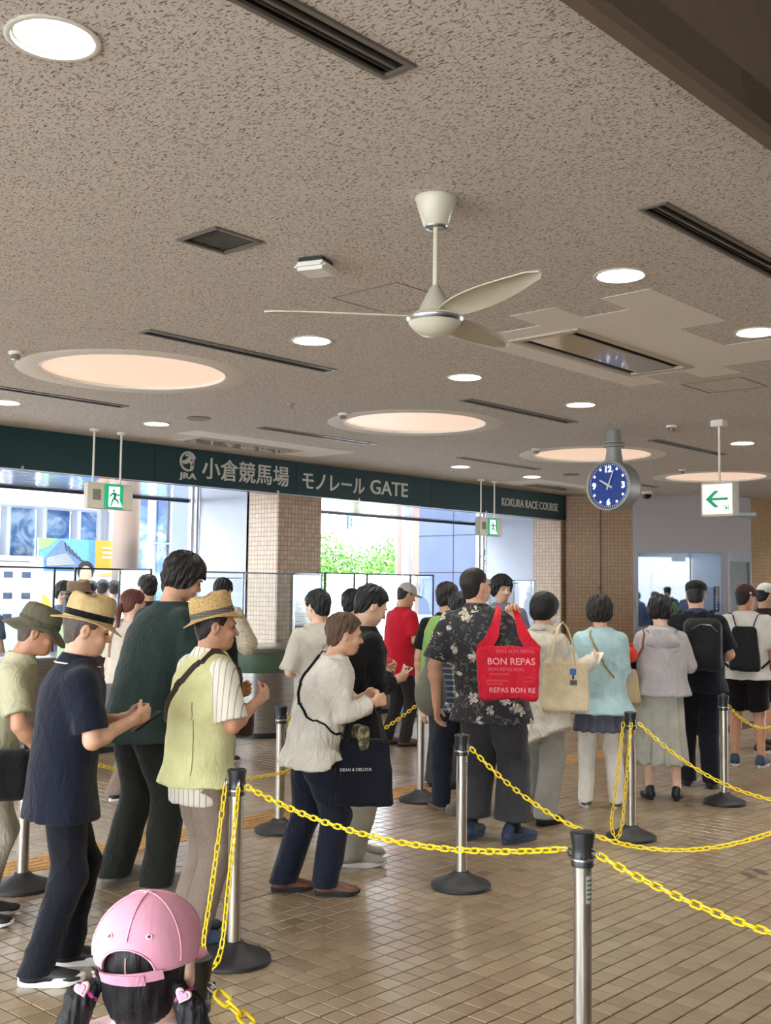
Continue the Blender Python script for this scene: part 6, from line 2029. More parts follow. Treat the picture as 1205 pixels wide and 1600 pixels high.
# 11 woman in pale blue
def tunic_extra(J):
    s = J['s']
    fb = stack([(.62 * s, 0, 0, .222 * s, .178 * s), (.74 * s, 0, 0, .205 * s, .16 * s), (.86 * s, 0, 0, .186 * s, .14 * s)])
    def pl(P):
        a = np.arctan2(P[:, 0], P[:, 1]); return fb(P) - .008 * np.sin(a * 13)
    link('tunic_hem', qmesh('tunic_hem', [surf(pl, (-.27, -.22, .61 * s), (.27, .22, .86 * s), .012)]), SLATE, J['root'])
J11 = person('woman in a pale blue parka and white trousers', (7.34, 4.50), 10, 1.60, sex='f', lean=2, head=(8, 6, 0), feet=((-.12, .0, -8, 0), (.13, .0, 10, 0)),
             arms=(((.05, .04, -.26), (-.14, .18, .05)), ((.02, .05, -.26), (-.08, .19, .03))), tone=0, hair='mop', haircol=H_DRK, near=1.15, extra=tunic_extra,
             top=dict(name='parka', mat=PALEBLUE, hem=.76, ease=.05, flare=.07, sleeve='long', slen=.8, sr=(.074, .07), fold=.012), bottom=dict(mat=WHITEJ, wide=1.04, ankle=.06), shoe=dict(mat=SHOESLT, sole=SOLEW))
# 12 woman in the grey hoodie
def hood_extra(J):
    s = J['s']; yy = J['yy']
    z = 1.40 * s
    f = uni([ell((0, yy(z) - .135 * s, z - .065 * s), (.15 * s, .055 * s, .08 * s)), ell((0, yy(z) - .06 * s, z + .025 * s), (.135 * s, .10 * s, .04 * s))], .04)
    f = folds(f, .007, 21, 2.0)
    link('hood', qmesh('hood', [surf(f, (-.18, -.26, z - .2), (.18, .12, z + .1), .011)]), HOODY, J['root'])
J12 = person('woman in a grey hooded top and pale grey skirt', (8.00, 4.34), 8, 1.60, sex='f', girth=1.06, lean=3, head=(10, 20, 0), headfwd=.03, feet=((-.11, .0, -12, 0), (.12, -.02, 14, 0)),
             arms=(((.06, .04, -.26), (-.14, .18, .05)), ((.08, .05, -.24), (-.07, .17, .06))), tone=0, hair='mop', haircol=H_BLK, near=1.15, extra=hood_extra,
             top=dict(name='hooded_top', mat=HOODY, hem=.87, ease=.045, flare=.03, sleeve='long', slen=.92, sr=(.072, .055), fold=.012), bottom=dict(mat=SKIRT, type='skirt', hem=.30, wide=.225), shoe=dict(mat=SHOEBLK, sole=SOLEB))
# 13 man in the flat black cap
def cap_flat(J):
    f = uni([ell((0, -.004, .055), (.094, .116, .066)), ell((0, .10, .03), (.07, .05, .012))], .02)
    f = cut(f, (0, 0, .012), (0, 0, -1))
    me = qmesh('cap', [surf(f, (-.11, -.13, 0), (.11, .17, .14), .007)])
    c = on_head(J, 'cap', me, C('black_leather', 26, 30, 32), off=(0, 0, .012), tilt=(0, -4, 0))
    g = MB(); g.box((-.088, -.045, .05), (.008, .02, .022), bev=.002); on_head(J, 'cap_badge', g, SOLEW, c, off=(0, 0, .012), tilt=(0, -4, 0))
J13 = person('stocky man in a dark navy shirt and flat black cap', (8.73, 4.40), 10, 1.74, girth=1.16, lean=3, head=(10, 12, 0), headfwd=.02, feet=((-.09, .05, -6, 0), (.10, -.04, 8, 0)),
             arms=(((.07, .0, -.28), (-.06, .16, -.12)), ((.08, .0, -.27), (-.05, .18, -.06))), tone=1, hair='under', haircol=H_DRK, hat=cap_flat, near=1.2,
             top=dict(mat=MIDN, hem=.78, ease=.032, flare=.02, sr=(.078, .086), slen=.85, collar=True, collarmat=C('collar_print', 70, 66, 100)), bottom=dict(mat=C('midnight_trousers', 19, 21, 32), wide=1.18), shoe=dict(mat=SHOEBLK, sole=SOLEB, k=1.04))
# 14 man in white tee and shorts
def cap_ball(m, badge=True):
    def fn(J):
        f = uni([ell((0, -.004, .030), (.088, .107, .093)), ell((0, .125, .022), (.066, .062, .009))], .012)
        f = cut(f, (0, 0, .012), (0, 0, -1))
        me = qmesh('cap', [surf(f, (-.1, -.12, 0), (.1, .2, .14), .007)])
        c = on_head(J, 'cap', me, m, off=(0, 0, .010), tilt=(0, 2, 0))
        if badge:
            g = MB(); g.lathe([(0, -.092), (.012, -.09), (.012, -.084), (0, -.082)], 12, m=Matrix.Rotation(-PI / 2, 4, 'Y') @ Matrix.Translation((.03, -.03, 0)))
            on_head(J, 'cap_badge', g, SOLEW, c, off=(0, 0, .010))
    return fn
J14 = person('man in a white tee, black shorts and maroon cap', (10.06, 4.57), 22, 1.72, girth=1.06, lean=1, head=(40, 6, 0), feet=((-.11, .0, -4, 0), (.13, -.02, 14, 0)),
             tone=2, hair='under', haircol=H_BLK, hat=cap_ball(MAROON), near=1.3, top=dict(mat=WTEE, hem=.82, ease=.04, flare=.03, sr=(.076, .09), slen=.9), bottom=dict(mat=BLACK, type='shorts', wide=1.3, len=.14), shoe=dict(mat=SHOENVY, sole=SOLEW))
# 15 two more at the right edge
J15 = person('person in a black top with a white cap cut by the right edge', (11.15, 4.87), 60, 1.74, lean=2, head=(10, 10, 0), feet=((-.14, .18, 20, 0), (.1, -.16, 10, 0)), tone=1, hair='under', haircol=H_BLK, hat=cap_ball(C('white_cap', 206, 204, 200), False), near=1.5,
             top=dict(mat=C('red_black_top', 60, 30, 36), hem=.8), bottom=dict(mat=BLACK, type='shorts', wide=1.2, len=.1), shoe=dict(mat=SHOEBLK, sole=SOLEW))
J15b = person('dark-haired person in a grey patterned top behind the man in shorts', (11.9, 5.15), 40, 1.73, near=1.5, hair='mop', haircol=H_BLK, top=dict(mat=C('grey_print_top', 168, 164, 162), hem=.8), bottom=dict(mat=CHARC), shoe=dict(mat=SHOEBLK, sole=SOLEB), tone=0)
# 16 woman with auburn hair in a pinafore
def pinafore(J):
    s = J['s']; yy = J['yy']
    fb = stack([(.62 * s, 0, 0, .225 * s, .185 * s), (.86 * s, 0, 0, .20 * s, .156 * s), (1.06 * s, 0, yy(1.06 * s), .176 * s, .134 * s), (1.20 * s, 0, yy(1.2 * s), .178 * s, .136 * s)])
    def pl(P):
        a = np.arctan2(P[:, 0], P[:, 1]); w = np.clip((1.1 * s - P[:, 2]) * 3, 0, 1); return fb(P) - w * .009 * np.sin(a * 12)
    link('pinafore', qmesh('pinafore', [surf(pl, (-.27, -.23, .61 * s), (.27, .27, 1.2 * s), .014)]), C('slate_pinafore', 92, 92, 98), J['root'])
    for sd in (-1, 1):
        strap(J, surface_path(J, [(sd * .07, -.14, 1.16), (sd * .075, -.10, 1.36), (sd * .075, -.01, 1.43), (sd * .07, .1, 1.30)], .006), 'shoulder_strap', .014, .003, C('beige_strap', 150, 132, 112))
J16 = person('woman with tied auburn hair in a slate pinafore', (4.93, 7.22), 34, 1.61, sex='f', lean=3, head=(16, 8, 0), feet=((-.10, .12, -4, 0), (.10, -.14, 6, .04)), tone=0, hair='pony', haircol=H_RED, near=1.25, extra=pinafore,
             top=dict(mat=C('oatmeal_shirt', 206, 196, 180), hem=.95, ease=.03), bottom=dict(mat=C('mauve_trousers', 116, 100, 92), wide=1.25, ankle=.075), shoe=dict(mat=SHOEBLK, sole=SOLEW))
# 18 woman in a black vest with cream knit sleeves
def knit_extra(J):
    for i, sd in enumerate((-1, 1)):
        S_, E_, W_ = J['arms'][i]; s = J['s']
        f = uni([cone(S_ + np.array((-sd * .01, 0, .0)), E_, .080 * s, .098 * s), cut(cone(E_, W_, .098 * s, .088 * s), E_ + (W_ - E_) * .55, W_ - E_)], .03)
        base = f
        def rib(P, b=base): return b(P) - .010 * np.sin(P[:, 2] * 150) * np.sin(P[:, 1] * 110)
        lo, hi = bounds([S_, E_, W_], .13)
        link('knit_sleeve', qmesh('knit_sleeve', [surf(rib, lo, hi, .013)]), OAT, J['root'])
J18 = person('dark-haired person in a black vest with chunky cream knit sleeves', (6.62, 8.22), 16, 1.72, sex='f', lean=4, head=(4, 16, 0), headfwd=.03, feet=((-.10, .22, 0, 0), (.13, -.12, 40, 0)),
             arms=(((.05, .05, -.28), (-.10, .18, .02)), ((.09, .05, -.27), (-.06, .16, .0))), tone=0, hair='short', haircol=H_BLK, near=1.4, extra=knit_extra,
             top=dict(name='knit_vest', mat=C('black_knit', 24, 26, 34), hem=.80, ease=.03, sleeve='cap'), bottom=dict(mat=C('pale_wide_trousers', 168, 172, 170), wide=1.35, ankle=.095), shoe=dict(mat=SHOEBLK, sole=SOLEW))
J20 = person('person in a red tee and pale cap at the steel counter', (8.62, 7.72), 58, 1.70, lean=4, head=(10, 18, 0), headfwd=.03, feet=((-.1, -.05, 0, 0), (.1, .05, 10, 0)), arms=HANDS_FRONT, tone=1, hair='under', haircol=H_BLK, hat=cap_ball(C('pale_grey_cap', 186, 182, 178), False), near=1.5,
             top=dict(mat=RED, hem=.74, ease=.035, sr=(.072, .08)), bottom=dict(mat=C('brown_black_trousers', 42, 38, 40)), shoe=dict(mat=SHOEBRN, sole=SOLEB))
J19 = person('person in a beige tee looking away behind the white-blouse woman', (5.55, 5.72), -38, 1.625, lean=3, head=(-6, 14, 0), feet=((-.1, 0, 0, 0), (.1, 0, 0, 0)), arms=HANDS_FRONT, tone=0, hair='short', haircol=H_BLK, near=1.3,
             top=dict(mat=BEIGE, hem=.76, ease=.045, sr=(.075, .095), slen=1.0), bottom=dict(mat=DENIM), shoe=dict(mat=SHOEBLK, sole=SOLEW))
def far(label, px, H, phi, topm, hair='short', hc=None, near=1.7, sex='m', bm=None, hat=None, **kw):
    return person(label, px, phi, H, sex=sex, near=near, hair=hair, haircol=hc or H_BLK, hat=hat, top=dict(mat=topm, hem=.78, **kw.pop('top', {})), bottom=dict(mat=bm or CHARC), shoe=dict(mat=SHOEBLK, sole=SOLEB), **kw)
def vest_lime(J):
    s = J['s']; yy = J['yy']
    f = stack([(.84 * s, 0, 0, .222 * s, .178 * s), (1.1 * s, 0, yy(1.1 * s), .212 * s, .17 * s), (1.3 * s, 0, yy(1.3 * s), .200 * s, .158 * s), (1.385 * s, 0, yy(1.4 * s), .165 * s, .132 * s), (1.43 * s, 0, yy(1.43 * s), .12 * s, .10 * s)])
    f = sub(f, ell((0, yy(1.4 * s) + .06, 1.42 * s), (.075, .11, .13)), .01)
    link('staff_vest', qmesh('staff_vest', [surf(f, (-.25, -.2, .84 * s), (.25, .23, 1.43 * s), .014)]), LIME, J['root'])
far('man in a dark jacket and glasses left of the tall young man', (6.28, 8.85), 1.75, -42, C('dark_jacket', 38, 42, 56), top=dict(sleeve='long'))
far('dark-haired person just behind the man in black', (6.66, 6.53), 1.63, 40, BLACK)
far('staff member in a lime vest seen from behind beside the floral shirt', (7.13, 5.86), 1.70, 24, BLACK, hc=H_DRK, extra=vest_lime, near=1.4, head=(18, 6, 0))
far('staff member in a lime vest facing the queue behind the floral shirt', (8.49, 6.30), 1.78, 172, C('grey_blue_sleeves', 110, 124, 148), extra=vest_lime, near=1.3, hair='mop', head=(-14, 6, 0), tone=0)
far('slim far figure in pale blue seen past the red shirt', (10.5, 9.33), 1.60, 60, C('hazy_blue', 128, 154, 190), hair='long', sex='f', hc=hair_mat('hair_haze', rgb(70, 74, 90)), bm=C('hazy_blue', 128, 154, 190))
far('woman in a brown hat with long hair and sage blouse', (5.24, 8.51), 1.66, 66, SAGE, hair='long', sex='f', hc=H_DRK, hat=lambda J: on_head(J, 'hat', fedora(.05, .10), C('brown_hat', 128, 108, 88), off=(0, -.01, .045), tilt=(0, -8, 0)), near=1.4, head=(0, 4, 0))
far('counter clerk in a grey-blue shirt facing the hall at the left gate', (6.42, 10.62), 1.67, 160, STEELB, hair='mop', tone=0, near=1.6, arms=HANDS_FRONT)
far('dark-haired person near the information board at the left edge', (5.6, 10.75), 1.60, 30, C('dusk_top', 80, 92, 116))
far('far dark-haired person in front of the banner, left of three', (8.33, 13.14), 1.69, 20, C('dull_white', 200, 202, 208), near=2.0)
far('far dark-haired person in front of the banner, middle of three', (8.73, 13.45), 1.71, 10, C('dull_blue', 120, 136, 166), near=2.0)
far('far dark-haired person by the pale column', (9.2, 13.85), 1.70, -20, C('dull_grey', 150, 156, 166), near=2.0)
far('far pink-cheeked person passing right of the pale column', (10.0, 13.7), 1.73, 90, C('dull_pink', 206, 196, 200), near=2.0)
far('booth clerk in a lime vest behind the ticket window', (17.63, 9.38), 1.74, -60, BLACK, extra=vest_lime, near=1.6)  # added figure in place of staff mirrored in the booth glass
# ------------------------------------------------------------------ girl in the pink cap, close to the camera
def girl_cap(J):
    root = J['root']
    sc = 1.0
    R0 = np.eye(3)
    outer = ell((0, -.004, .020), (.0885, .106, .098)); innr = ell((0, -.004, .012), (.0795, .097, .085))
    shell = sub(outer, innr, .002)
    shell = cut(shell, (0, 0, -.012), (0, -.06, -1))
    # arched opening at the back above the strap
    arch = inter(ell((0, -.10, -.004), (.045, .06, .044)), lambda P: -(P[:, 2] + .045))
    shell = sub(shell, arch, .003)
    # back strap region must survive: cut the opening only above it
    def seam(P):
        return shell(P) + .0007 * np.sin(P[:, 0] * 45 + 3 * np.sin(P[:, 2] * 30)) * np.sin(P[:, 2] * 50)
    me = qmesh('cap', [surf(seam, (-.095, -.115, -.03), (.095, .11, .125), .0028)])
    cap = on_head(J, 'cap', me, PINK, off=(0, -.004, .024), tilt=(0, 0, 0), sc=(1.03, 1.045, .86))
    # stitched edge round the arch
    def on_dome(x, z, k=1.012):
        y = -.004 - .106 * k * math.sqrt(max(0, 1 - (x / (.0885 * k)) ** 2 - ((z - .020) / (.098 * k)) ** 2))
        return Vector((x, y, z))
    g = MB(); g.tube([on_dome(.046 * math.cos(t), -.004 + .045 * math.sin(t)) for t in [PI * i / 20 for i in range(21)]], .0016, 6)
    on_head(J, 'arch_binding', g, C('pink_binding', 240, 182, 200), cap, off=(0, -.004, .024), tilt=(0, 0, 0), sc=(1.03, 1.045, .86))
    for an in (0, 60, -60, 120, -120):
        a_ = math.radians(an)
        pts = []
        for i in range(18):
            e_ = math.radians(16 + 72 * i / 17) if an == 0 else math.radians(-8 + 96 * i / 17)
            if an == 0 and e_ < math.radians(20): continue
            pts.append(Vector((.0895 * math.cos(e_) * math.sin(a_), -.004 - .107 * math.cos(e_) * math.cos(a_), .020 + .0988 * math.sin(e_))))
        g = MB(); g.tube(pts, .0011 if an else .0018, 6)
        on_head(J, 'panel_seam', g, C('pink_seam', 240, 178, 198), cap, off=(0, -.004, .024), tilt=(0, 0, 0), sc=(1.03, 1.045, .86))
    # strap with hook-and-loop tab and black tag
    def band(x0, x1, z0, z1, lift, slope=0.0):
        g = MB(); vs = []; fs = []; n = 16
        for q, l in ((0, lift), (1, lift + .0035)):
            for i in range(n + 1):
                x = x0 + (x1 - x0) * i / n
                for z in (z0, z1):
                    zz = z + slope * x
                    p = on_dome(x, zz + .0); d = Vector((p.x, p.y + .004, 0)).normalized()
                    vs.append(p + d * l)
        m_ = 2 * (n + 1)
        for i in range(n):
            a = 2 * i
            fs += [(a, a + 2, a + 3, a + 1), (m_ + a, m_ + a + 1, m_ + a + 3, m_ + a + 2), (a, m_ + a, m_ + a + 2, a + 2), (a + 1, a + 3, m_ + a + 3, m_ + a + 1)]
        fs += [(0, 1, m_ + 1, m_), (2 * n, m_ + 2 * n, m_ + 2 * n + 1, 2 * n + 1)]
        return g.add(vs, fs)
    st = on_head(J, 'strap', band(-.055, .055, -.026, -.004, .001, .10), PINK, cap, off=(0, -.004, .024), tilt=(0, 0, 0), sc=(1.03, 1.045, .86))
    on_head(J, 'strap_tab', band(-.047, .030, -.029, -.006, .0045, .02), C('pink_tab', 226, 156, 180), cap, off=(0, -.004, .024), tilt=(0, 0, 0), sc=(1.03, 1.045, .86))
    on_head(J, 'tag', band(-.056, -.044, -.030, -.002, .007), BLACK, cap, off=(0, -.004, .024), tilt=(0, 0, 0), sc=(1.03, 1.045, .86))
    for q in range(2):
        on_head(J, 'tag_print', band(-.052, -.048, -.020 + q * .009, -.015 + q * .009, .0108), SOLEW, cap, off=(0, -.004, .024), tilt=(0, 0, 0), sc=(1.03, 1.045, .86))
    # eyelets
    for x, z in ((-.032, .060), (.034, .062), (-.070, .045)):
        p = on_dome(x, z, 1.0); nrm = Vector((p.x / .0885 ** 2, (p.y + .004) / .106 ** 2, (z - .02) / .098 ** 2)).normalized()
        g = MB(); u = nrm.orthogonal().normalized(); w = nrm.cross(u)
        g.tube([p + nrm * .001 + (u * math.cos(a) + w * math.sin(a)) * .0042 for a in [2 * PI * i / 14 for i in range(14)]], .0016, 6, closed=True)
        on_head(J, 'eyelet', g, C('pink_thread', 246, 200, 212), cap, off=(0, -.004, .024), tilt=(0, 0, 0), sc=(1.03, 1.045, .86))
        g = MB(); g.lathe([(0, .0006), (.0034, .0004)], 12, m=Matrix.Translation(p) @ nrm.to_track_quat('Z', 'Y').to_matrix().to_4x4())
        on_head(J, 'eyelet_hole', g, C('pink_shadow', 120, 70, 86), cap, off=(0, -.004, .024), tilt=(0, 0, 0), sc=(1.03, 1.045, .86))
    # button and brim
    g = MB(); g.lathe([(.009, 0), (.008, .004), (.003, .006), (0, .0062)], 14, (0, -.004, .1165)); on_head(J, 'button', g, PINK, cap, off=(0, -.004, .024), tilt=(0, 0, 0), sc=(1.03, 1.045, .86))
    f = cut(ell((0, .10, .0), (.075, .075, .012)), (0, .07, 0), (0, -1, 0))
    on_head(J, 'brim', qmesh('brim', [surf(f, (-.08, .06, -.02), (.08, .18, .02), .005)]), PINK, cap, off=(0, 0, -.004), tilt=(0, 6, 0))
    g = MB()
    g.tube([Vector((0, -.0165 - .0985 * math.sqrt(max(0, 1 - ((z - .036) / .0855) ** 2)), z)) for z in [.045 - .004 * i for i in range(20)]], .0011, 6)
    on_head(J, 'parting', g, skin(0), off=(0, 0, 0))
    # pigtails and heart ties
    hk = J['hk']; HR = J['HR']; hc = J['hcen']
    hp = lambda p: Vector(hc + HR @ (np.array(p) * hk))
    for sd in (-1, 1):
        a = hp((sd * .074, -.052, -.022)); b = hp((sd * .098, -.064, -.046)); c = hp((sd * .122, -.070, -.13)); d = hp((sd * .135, -.060, -.24))
        fs = [cone(a, b, .014, .024), cone(b, c, .024, .031), cone(c, d, .031, .012)]
        base = uni(fs, .012)
        ph = sd * 1.3
        def tail(P, base=base, b=b, ph=ph):
            an = np.arctan2(P[:, 0] - b.x, P[:, 1] - b.y); return base(P) - .0022 * np.sin(an * 11 + P[:, 2] * 35 + ph) - .0015 * np.sin(an * 23 - P[:, 2] * 60)
        lo, hi = bounds([a, b, c, d], .05)
        link('pigtail', qmesh('pigtail', [surf(tail, lo, hi, .0045)]), H_BLK, root)
        # scrunchie band
        g = MB(); ax = (b - a).normalized(); u = ax.orthogonal().normalized(); w = ax.cross(u); m_ = a * .55 + b * .45
        g.tube([m_ + (u * math.cos(t) + w * math.sin(t)) * .0175 for t in [2 * PI * i / 16 for i in range(16)]], .0045, 8, closed=True)
        part('hair_tie', g, C('magenta_band', 206, 70, 150), root)
        # heart charm
        pts = []
        for i in range(28):
            t = 2 * PI * i / 28
            pts.append((16 * math.sin(t) ** 3 / 16 * .0145, (13 * math.cos(t) - 5 * math.cos(2 * t) - 2 * math.cos(3 * t) - math.cos(4 * t)) / 16 * .0145))
        hm = MB(); vs = []; fq = []
        for k_, y in ((.86, -.0035), (1, -.001), (1, .003), (.8, .006)):
            vs += [(x * k_, y, z * k_) for x, z in pts]
        for r_ in range(3):
            for i in range(28): fq.append((r_ * 28 + i, r_ * 28 + (i + 1) % 28, (r_ + 1) * 28 + (i + 1) % 28, (r_ + 1) * 28 + i))
        fq += [tuple(range(28)), tuple(reversed(range(84, 112)))]
        hm.add(vs, fq)
        me = hm.mesh('heart_charm')
        o = link('heart_charm', me, mat('charm_pale', rgb(240, 206, 214), .4), root)
        o.location = m_ + Vector((sd * .004, -.026, .012)); o.rotation_euler = (-.25, sd * .35, 0)
        me2 = me.copy(); me2.materials.clear(); me2.materials.append(mat('charm_pink', rgb(228, 130, 168), .35))
        o2 = bpy.data.objects.new('heart_inlay', me2); COL.objects.link(o2); o2.parent = o; o2.location = (0, -.003, 0); o2.scale = (.66, 1, .66)
J5 = person('small girl in a pink cap with two low pigtails', (1.19, 1.66), 4, 1.05, sex='f', girth=1.0, lean=1, head=(4, 0, 0), headfwd=.0, feet=((-.10, 0, -6, 0), (.10, 0, 6, 0)), tone=0, hair='girl', haircol=H_BLK, hat=None, near=.8, headk=1.26, ears=True, face=True,
            extra=girl_cap, top=dict(mat=C('pale_pink_tee', 226, 196, 200), hem=.78, ease=.03, neckdrop=.07), bottom=dict(mat=DENIM, type='shorts', wide=1.2), shoe=dict(mat=SHOEGRY, sole=SOLEW))
# ------------------------------------------------------------------ things people carry
def conform(me_text, f, x0, z0, w, lift=.0018, y_start=-.3):
    """wrap flat lettering onto the -Y side of a bag"""
    n = len(me_text.vertices); co = np.empty(n * 3); me_text.vertices.foreach_get('co', co); co = co.reshape(-1, 3)
    mn, mx = co.min(0), co.max(0); k = w / (mx[0] - mn[0])
    X = x0 + (co[:, 0] - mn[0]) * k; Z_ = z0 + (co[:, 1] - mn[1]) * k
    y = np.full(n, y_start)
    for _ in range(60):
        d = f(np.stack([X, y, Z_], 1).astype(f32)); y = y + np.clip(d, -.02, .02) * .7
    me_text.vertices.foreach_set('co', np.stack([X, y - lift, Z_], 1).astype(f32).ravel()); me_text.update()
    return me_text
def dense_text(s, bold=.012):
    me = text_mesh(s, 1.0, 0.0, bold)
    bm = bmesh.new(); bm.from_mesh(me); bmesh.ops.triangulate(bm, faces=bm.faces); bmesh.ops.subdivide_edges(bm, edges=bm.edges, cuts=1); bm.to_mesh(me); bm.free()
    return me
def bag(name, label, cat, loc, rz, f, lo, hi, m, h=.009):
    t = thing(name, label, cat, loc, rz)
    link('body', qmesh('body', [surf(f, lo, hi, h)]), m, t)
    return t
def tapered(hw, hd, z0, z1, wt, rad=.02, fold=.008, seed=1, ff=1.0):
    """sack between z0 and z1; wt = width factor at the top"""
    def f(P):
        u = np.clip((P[:, 2] - z0) / (z1 - z0), 0, 1)
        k = 1 + (wt - 1) * u; kd = 1 - .75 * u
        q = np.abs(np.stack([P[:, 0] / k, P[:, 1] / np.maximum(kd, .15), P[:, 2] - (z0 + z1) / 2], 1)) - np.array((hw - rad, hd - rad, (z1 - z0) / 2 - rad), f32)
        return (np.sqrt((np.maximum(q, 0) ** 2).sum(1)) + np.minimum(q.max(1), 0) - rad) * .6
    return folds(f, fold, seed, ff)
VR = math.radians(VIEW)
# red shopping bag on the floral shirt man's back
REDB = cloth('red_nylon', rgb(196, 16, 42), .45, bump=.5)
S8 = w2l(J8, J8['shoulders'][1])
fr_ = tapered(.185, .075, -.52, -.18, 1.12, .03, .010, 3, 1.3)
rb_loc = (5.72, 4.18, S8.z + .03)
t = bag('shopping_bag', 'red shopping bag with pale lettering on the floral-shirt man\'s back', 'bag', rb_loc, VR, fr_, (-.24, -.11, -.55), (.24, .11, -.15), REDB)
for sd in (-1, 1):
    g = MB()
    P_ = [(sd * .185, .0, -.225), (sd * .150, -.01, -.18), (sd * .105, .0, -.12), (sd * .075, .03, -.03), (sd * .055, .09, .05), (sd * .05, .16, .075), (sd * .05, .22, .04)]
    pts = [Vector(p) for p in P_]; vs = []; fs = []
    ws = (.012, .055, .042, .026, .020, .018, .018)
    for p, w in zip(pts, ws):
        vs += [p + Vector((-w, 0, 0)), p + Vector((w, 0, 0)), p + Vector((w, .006, 0)), p + Vector((-w, .006, 0))]
    for i in range(len(pts) - 1):
        for q in range(4): fs.append((i * 4 + q, i * 4 + (q + 1) % 4, i * 4 + 4 + (q + 1) % 4, i * 4 + 4 + q))
    fs += [(0, 1, 2, 3), tuple(range(len(vs) - 4, len(vs)))]
    g.add(vs, fs); part('handle', g, REDB, t)
M_PRT = mat('bag_print_pale', rgb(232, 150, 158), .6)
for s_, x0, z0, w in (('BON REPAS', -.135, -.295, .30), ('REPAS BON RE', -.125, -.468, .29), ('EPAS BON REPAS', -.08, -.222, .24)):
    link('lettering', conform(dense_text(s_), fr_, x0, z0, w), M_PRT if 'EPAS BON REPAS' != s_ else mat('bag_print_faint', rgb(214, 84, 100), .6), t)
for i, (x0, z0, w) in enumerate(((-.13, -.335, .22), (-.12, -.36, .12), (-.14, -.40, .13), (-.14, -.42, .1), (.09, -.40, .06), (.09, -.375, .06))):
    link('lettering', conform(dense_text('BON REPAS BON'), fr_, x0, z0, w), mat('bag_print_faint', rgb(214, 84, 100), .6), t)
# black tote of the white-blouse woman
W6 = w2l(J6, J6['arms'][1][2])
fb_ = tapered(.165, .08, -.60, -.24, .86, .025, .009, 5, 1.1)
t = bag('tote_bag', 'black tote bag with white lettering held by the white-blouse woman', 'bag', (4.33, 4.12, W6.z + .06), VR + .12, fb_, (-.24, -.12, -.62), (.24, .12, -.2), C('black_tote', 17, 19, 30))
for yy_ in (-.03, .03):
    g = MB(); g.tube([(-.085, yy_, -.26), (-.07, yy_ * .8, -.16), (-.015, yy_ * .6, -.055), (.04, yy_ * .6, -.05), (.09, yy_ * .8, -.15), (.10, yy_, -.26)], .01, 8, flat=(.012, .004)); part('handle', g, BLACK, t)
link('lettering', conform(dense_text('DEAN & DELUCA', .008), fb_, -.13, -.41, .17), mat('tote_print', rgb(206, 206, 206), .6), t)
# cream tote of the woman with the bob
S10 = w2l(J10, J10['shoulders'][1])
fc_ = tapered(.165, .07, -.66, -.30, .95, .025, .009, 9, 1.2)
t = bag('tote_bag', 'cream canvas tote with a small blue print on the bob-haired woman\'s shoulder', 'bag', (6.60, 4.33, S10.z + .16), VR - .1, fc_, (-.2, -.1, -.68), (.2, .1, -.28), CANVAS)
for yy_ in (-.02, .02):
    g = MB(); g.tube([(-.10, yy_, -.33), (-.085, yy_ + .01, -.2), (-.05, yy_ + .05, -.07), (-.01, yy_ + .09, -.035), (.02, yy_ + .06, -.08), (.06, yy_ + .01, -.2), (.07, yy_, -.33)], .01, 8, flat=(.014, .004)); part('handle', g, CANVAS, t)
def decal(f, x0, x1, z0, z1, m, nm, par):
    g = MB(); n = 8; vs = []; fs = []
    for i in range(n + 1):
        for j in range(n + 1): vs.append((x0 + (x1 - x0) * i / n, -.2, z0 + (z1 - z0) * j / n))
    for i in range(n):
        for j in range(n): a = i * (n + 1) + j; fs.append((a, a + n + 1, a + n + 2, a + 1))
    P = np.array(vs, f32)
    for _ in range(60): P[:, 1] += np.clip(f(P), -.02, .02) * .7
    P[:, 1] -= .0016
    g.add([tuple(p) for p in P], fs); return part(nm, g, m, par)
for (x0, x1, z0, z1, c) in ((.03, .075, -.40, -.355, rgb(60, 110, 176)), (.045, .06, -.43, -.40, rgb(70, 66, 70)), (.03, .08, -.47, -.435, rgb(84, 78, 80))):
    decal(fc_, x0, x1, z0, z1, mat('tote_decal_%d' % int(-z0 * 1000), c, .7), 'print', t)
# beige crossbody of the pale blue woman
S11 = w2l(J11, (.17, .06, .78)); fd_ = tapered(.11, .06, -.12, .15, .85, .03, .006, 11, 1.4)
t = bag('shoulder_bag', 'beige shoulder bag at the pale blue woman\'s right hip', 'bag', (7.60, 4.42, .88), VR + .5, fd_, (-.15, -.09, -.14), (.15, .09, .18), C('beige_bag', 190, 170, 136))
M11i = Matrix.Translation(t.location) @ Matrix.Rotation(VR + .5, 4, 'Z')
lp = surface_path(J11, [(-.05, .08, 1.40), (-.06, -.03, 1.38), (-.035, -.14, 1.30), (.03, -.16, 1.16), (.10, -.13, 1.06)], .007)
g = MB(); g.tube([M11i.inverted() @ w2l(J11, p) for p in lp], .01, 8, flat=(.008, .003)); part('strap', g, C('tan_strap', 168, 138, 96), t)
# grey-green slouch bag of the hidden person
fe_ = folds(uni([ell((0, 0, -.15), (.115, .085, .165)), ell((.02, 0, .05), (.06, .05, .14))], .08), .008, 13, 1.5)
t = bag('slouch_bag', 'large grey-green slouch bag beside the floral-shirt man', 'bag', (6.02, 5.08, 1.05), VR, fe_, (-.15, -.12, -.35), (.15, .12, .22), BAGGREY)
g = MB(); g.tube([(.0, 0, .12), (.05, .03, .26), (.10, .06, .28)], .012, 8, flat=(.018, .005)); part('strap', g, BAGGREY, t)
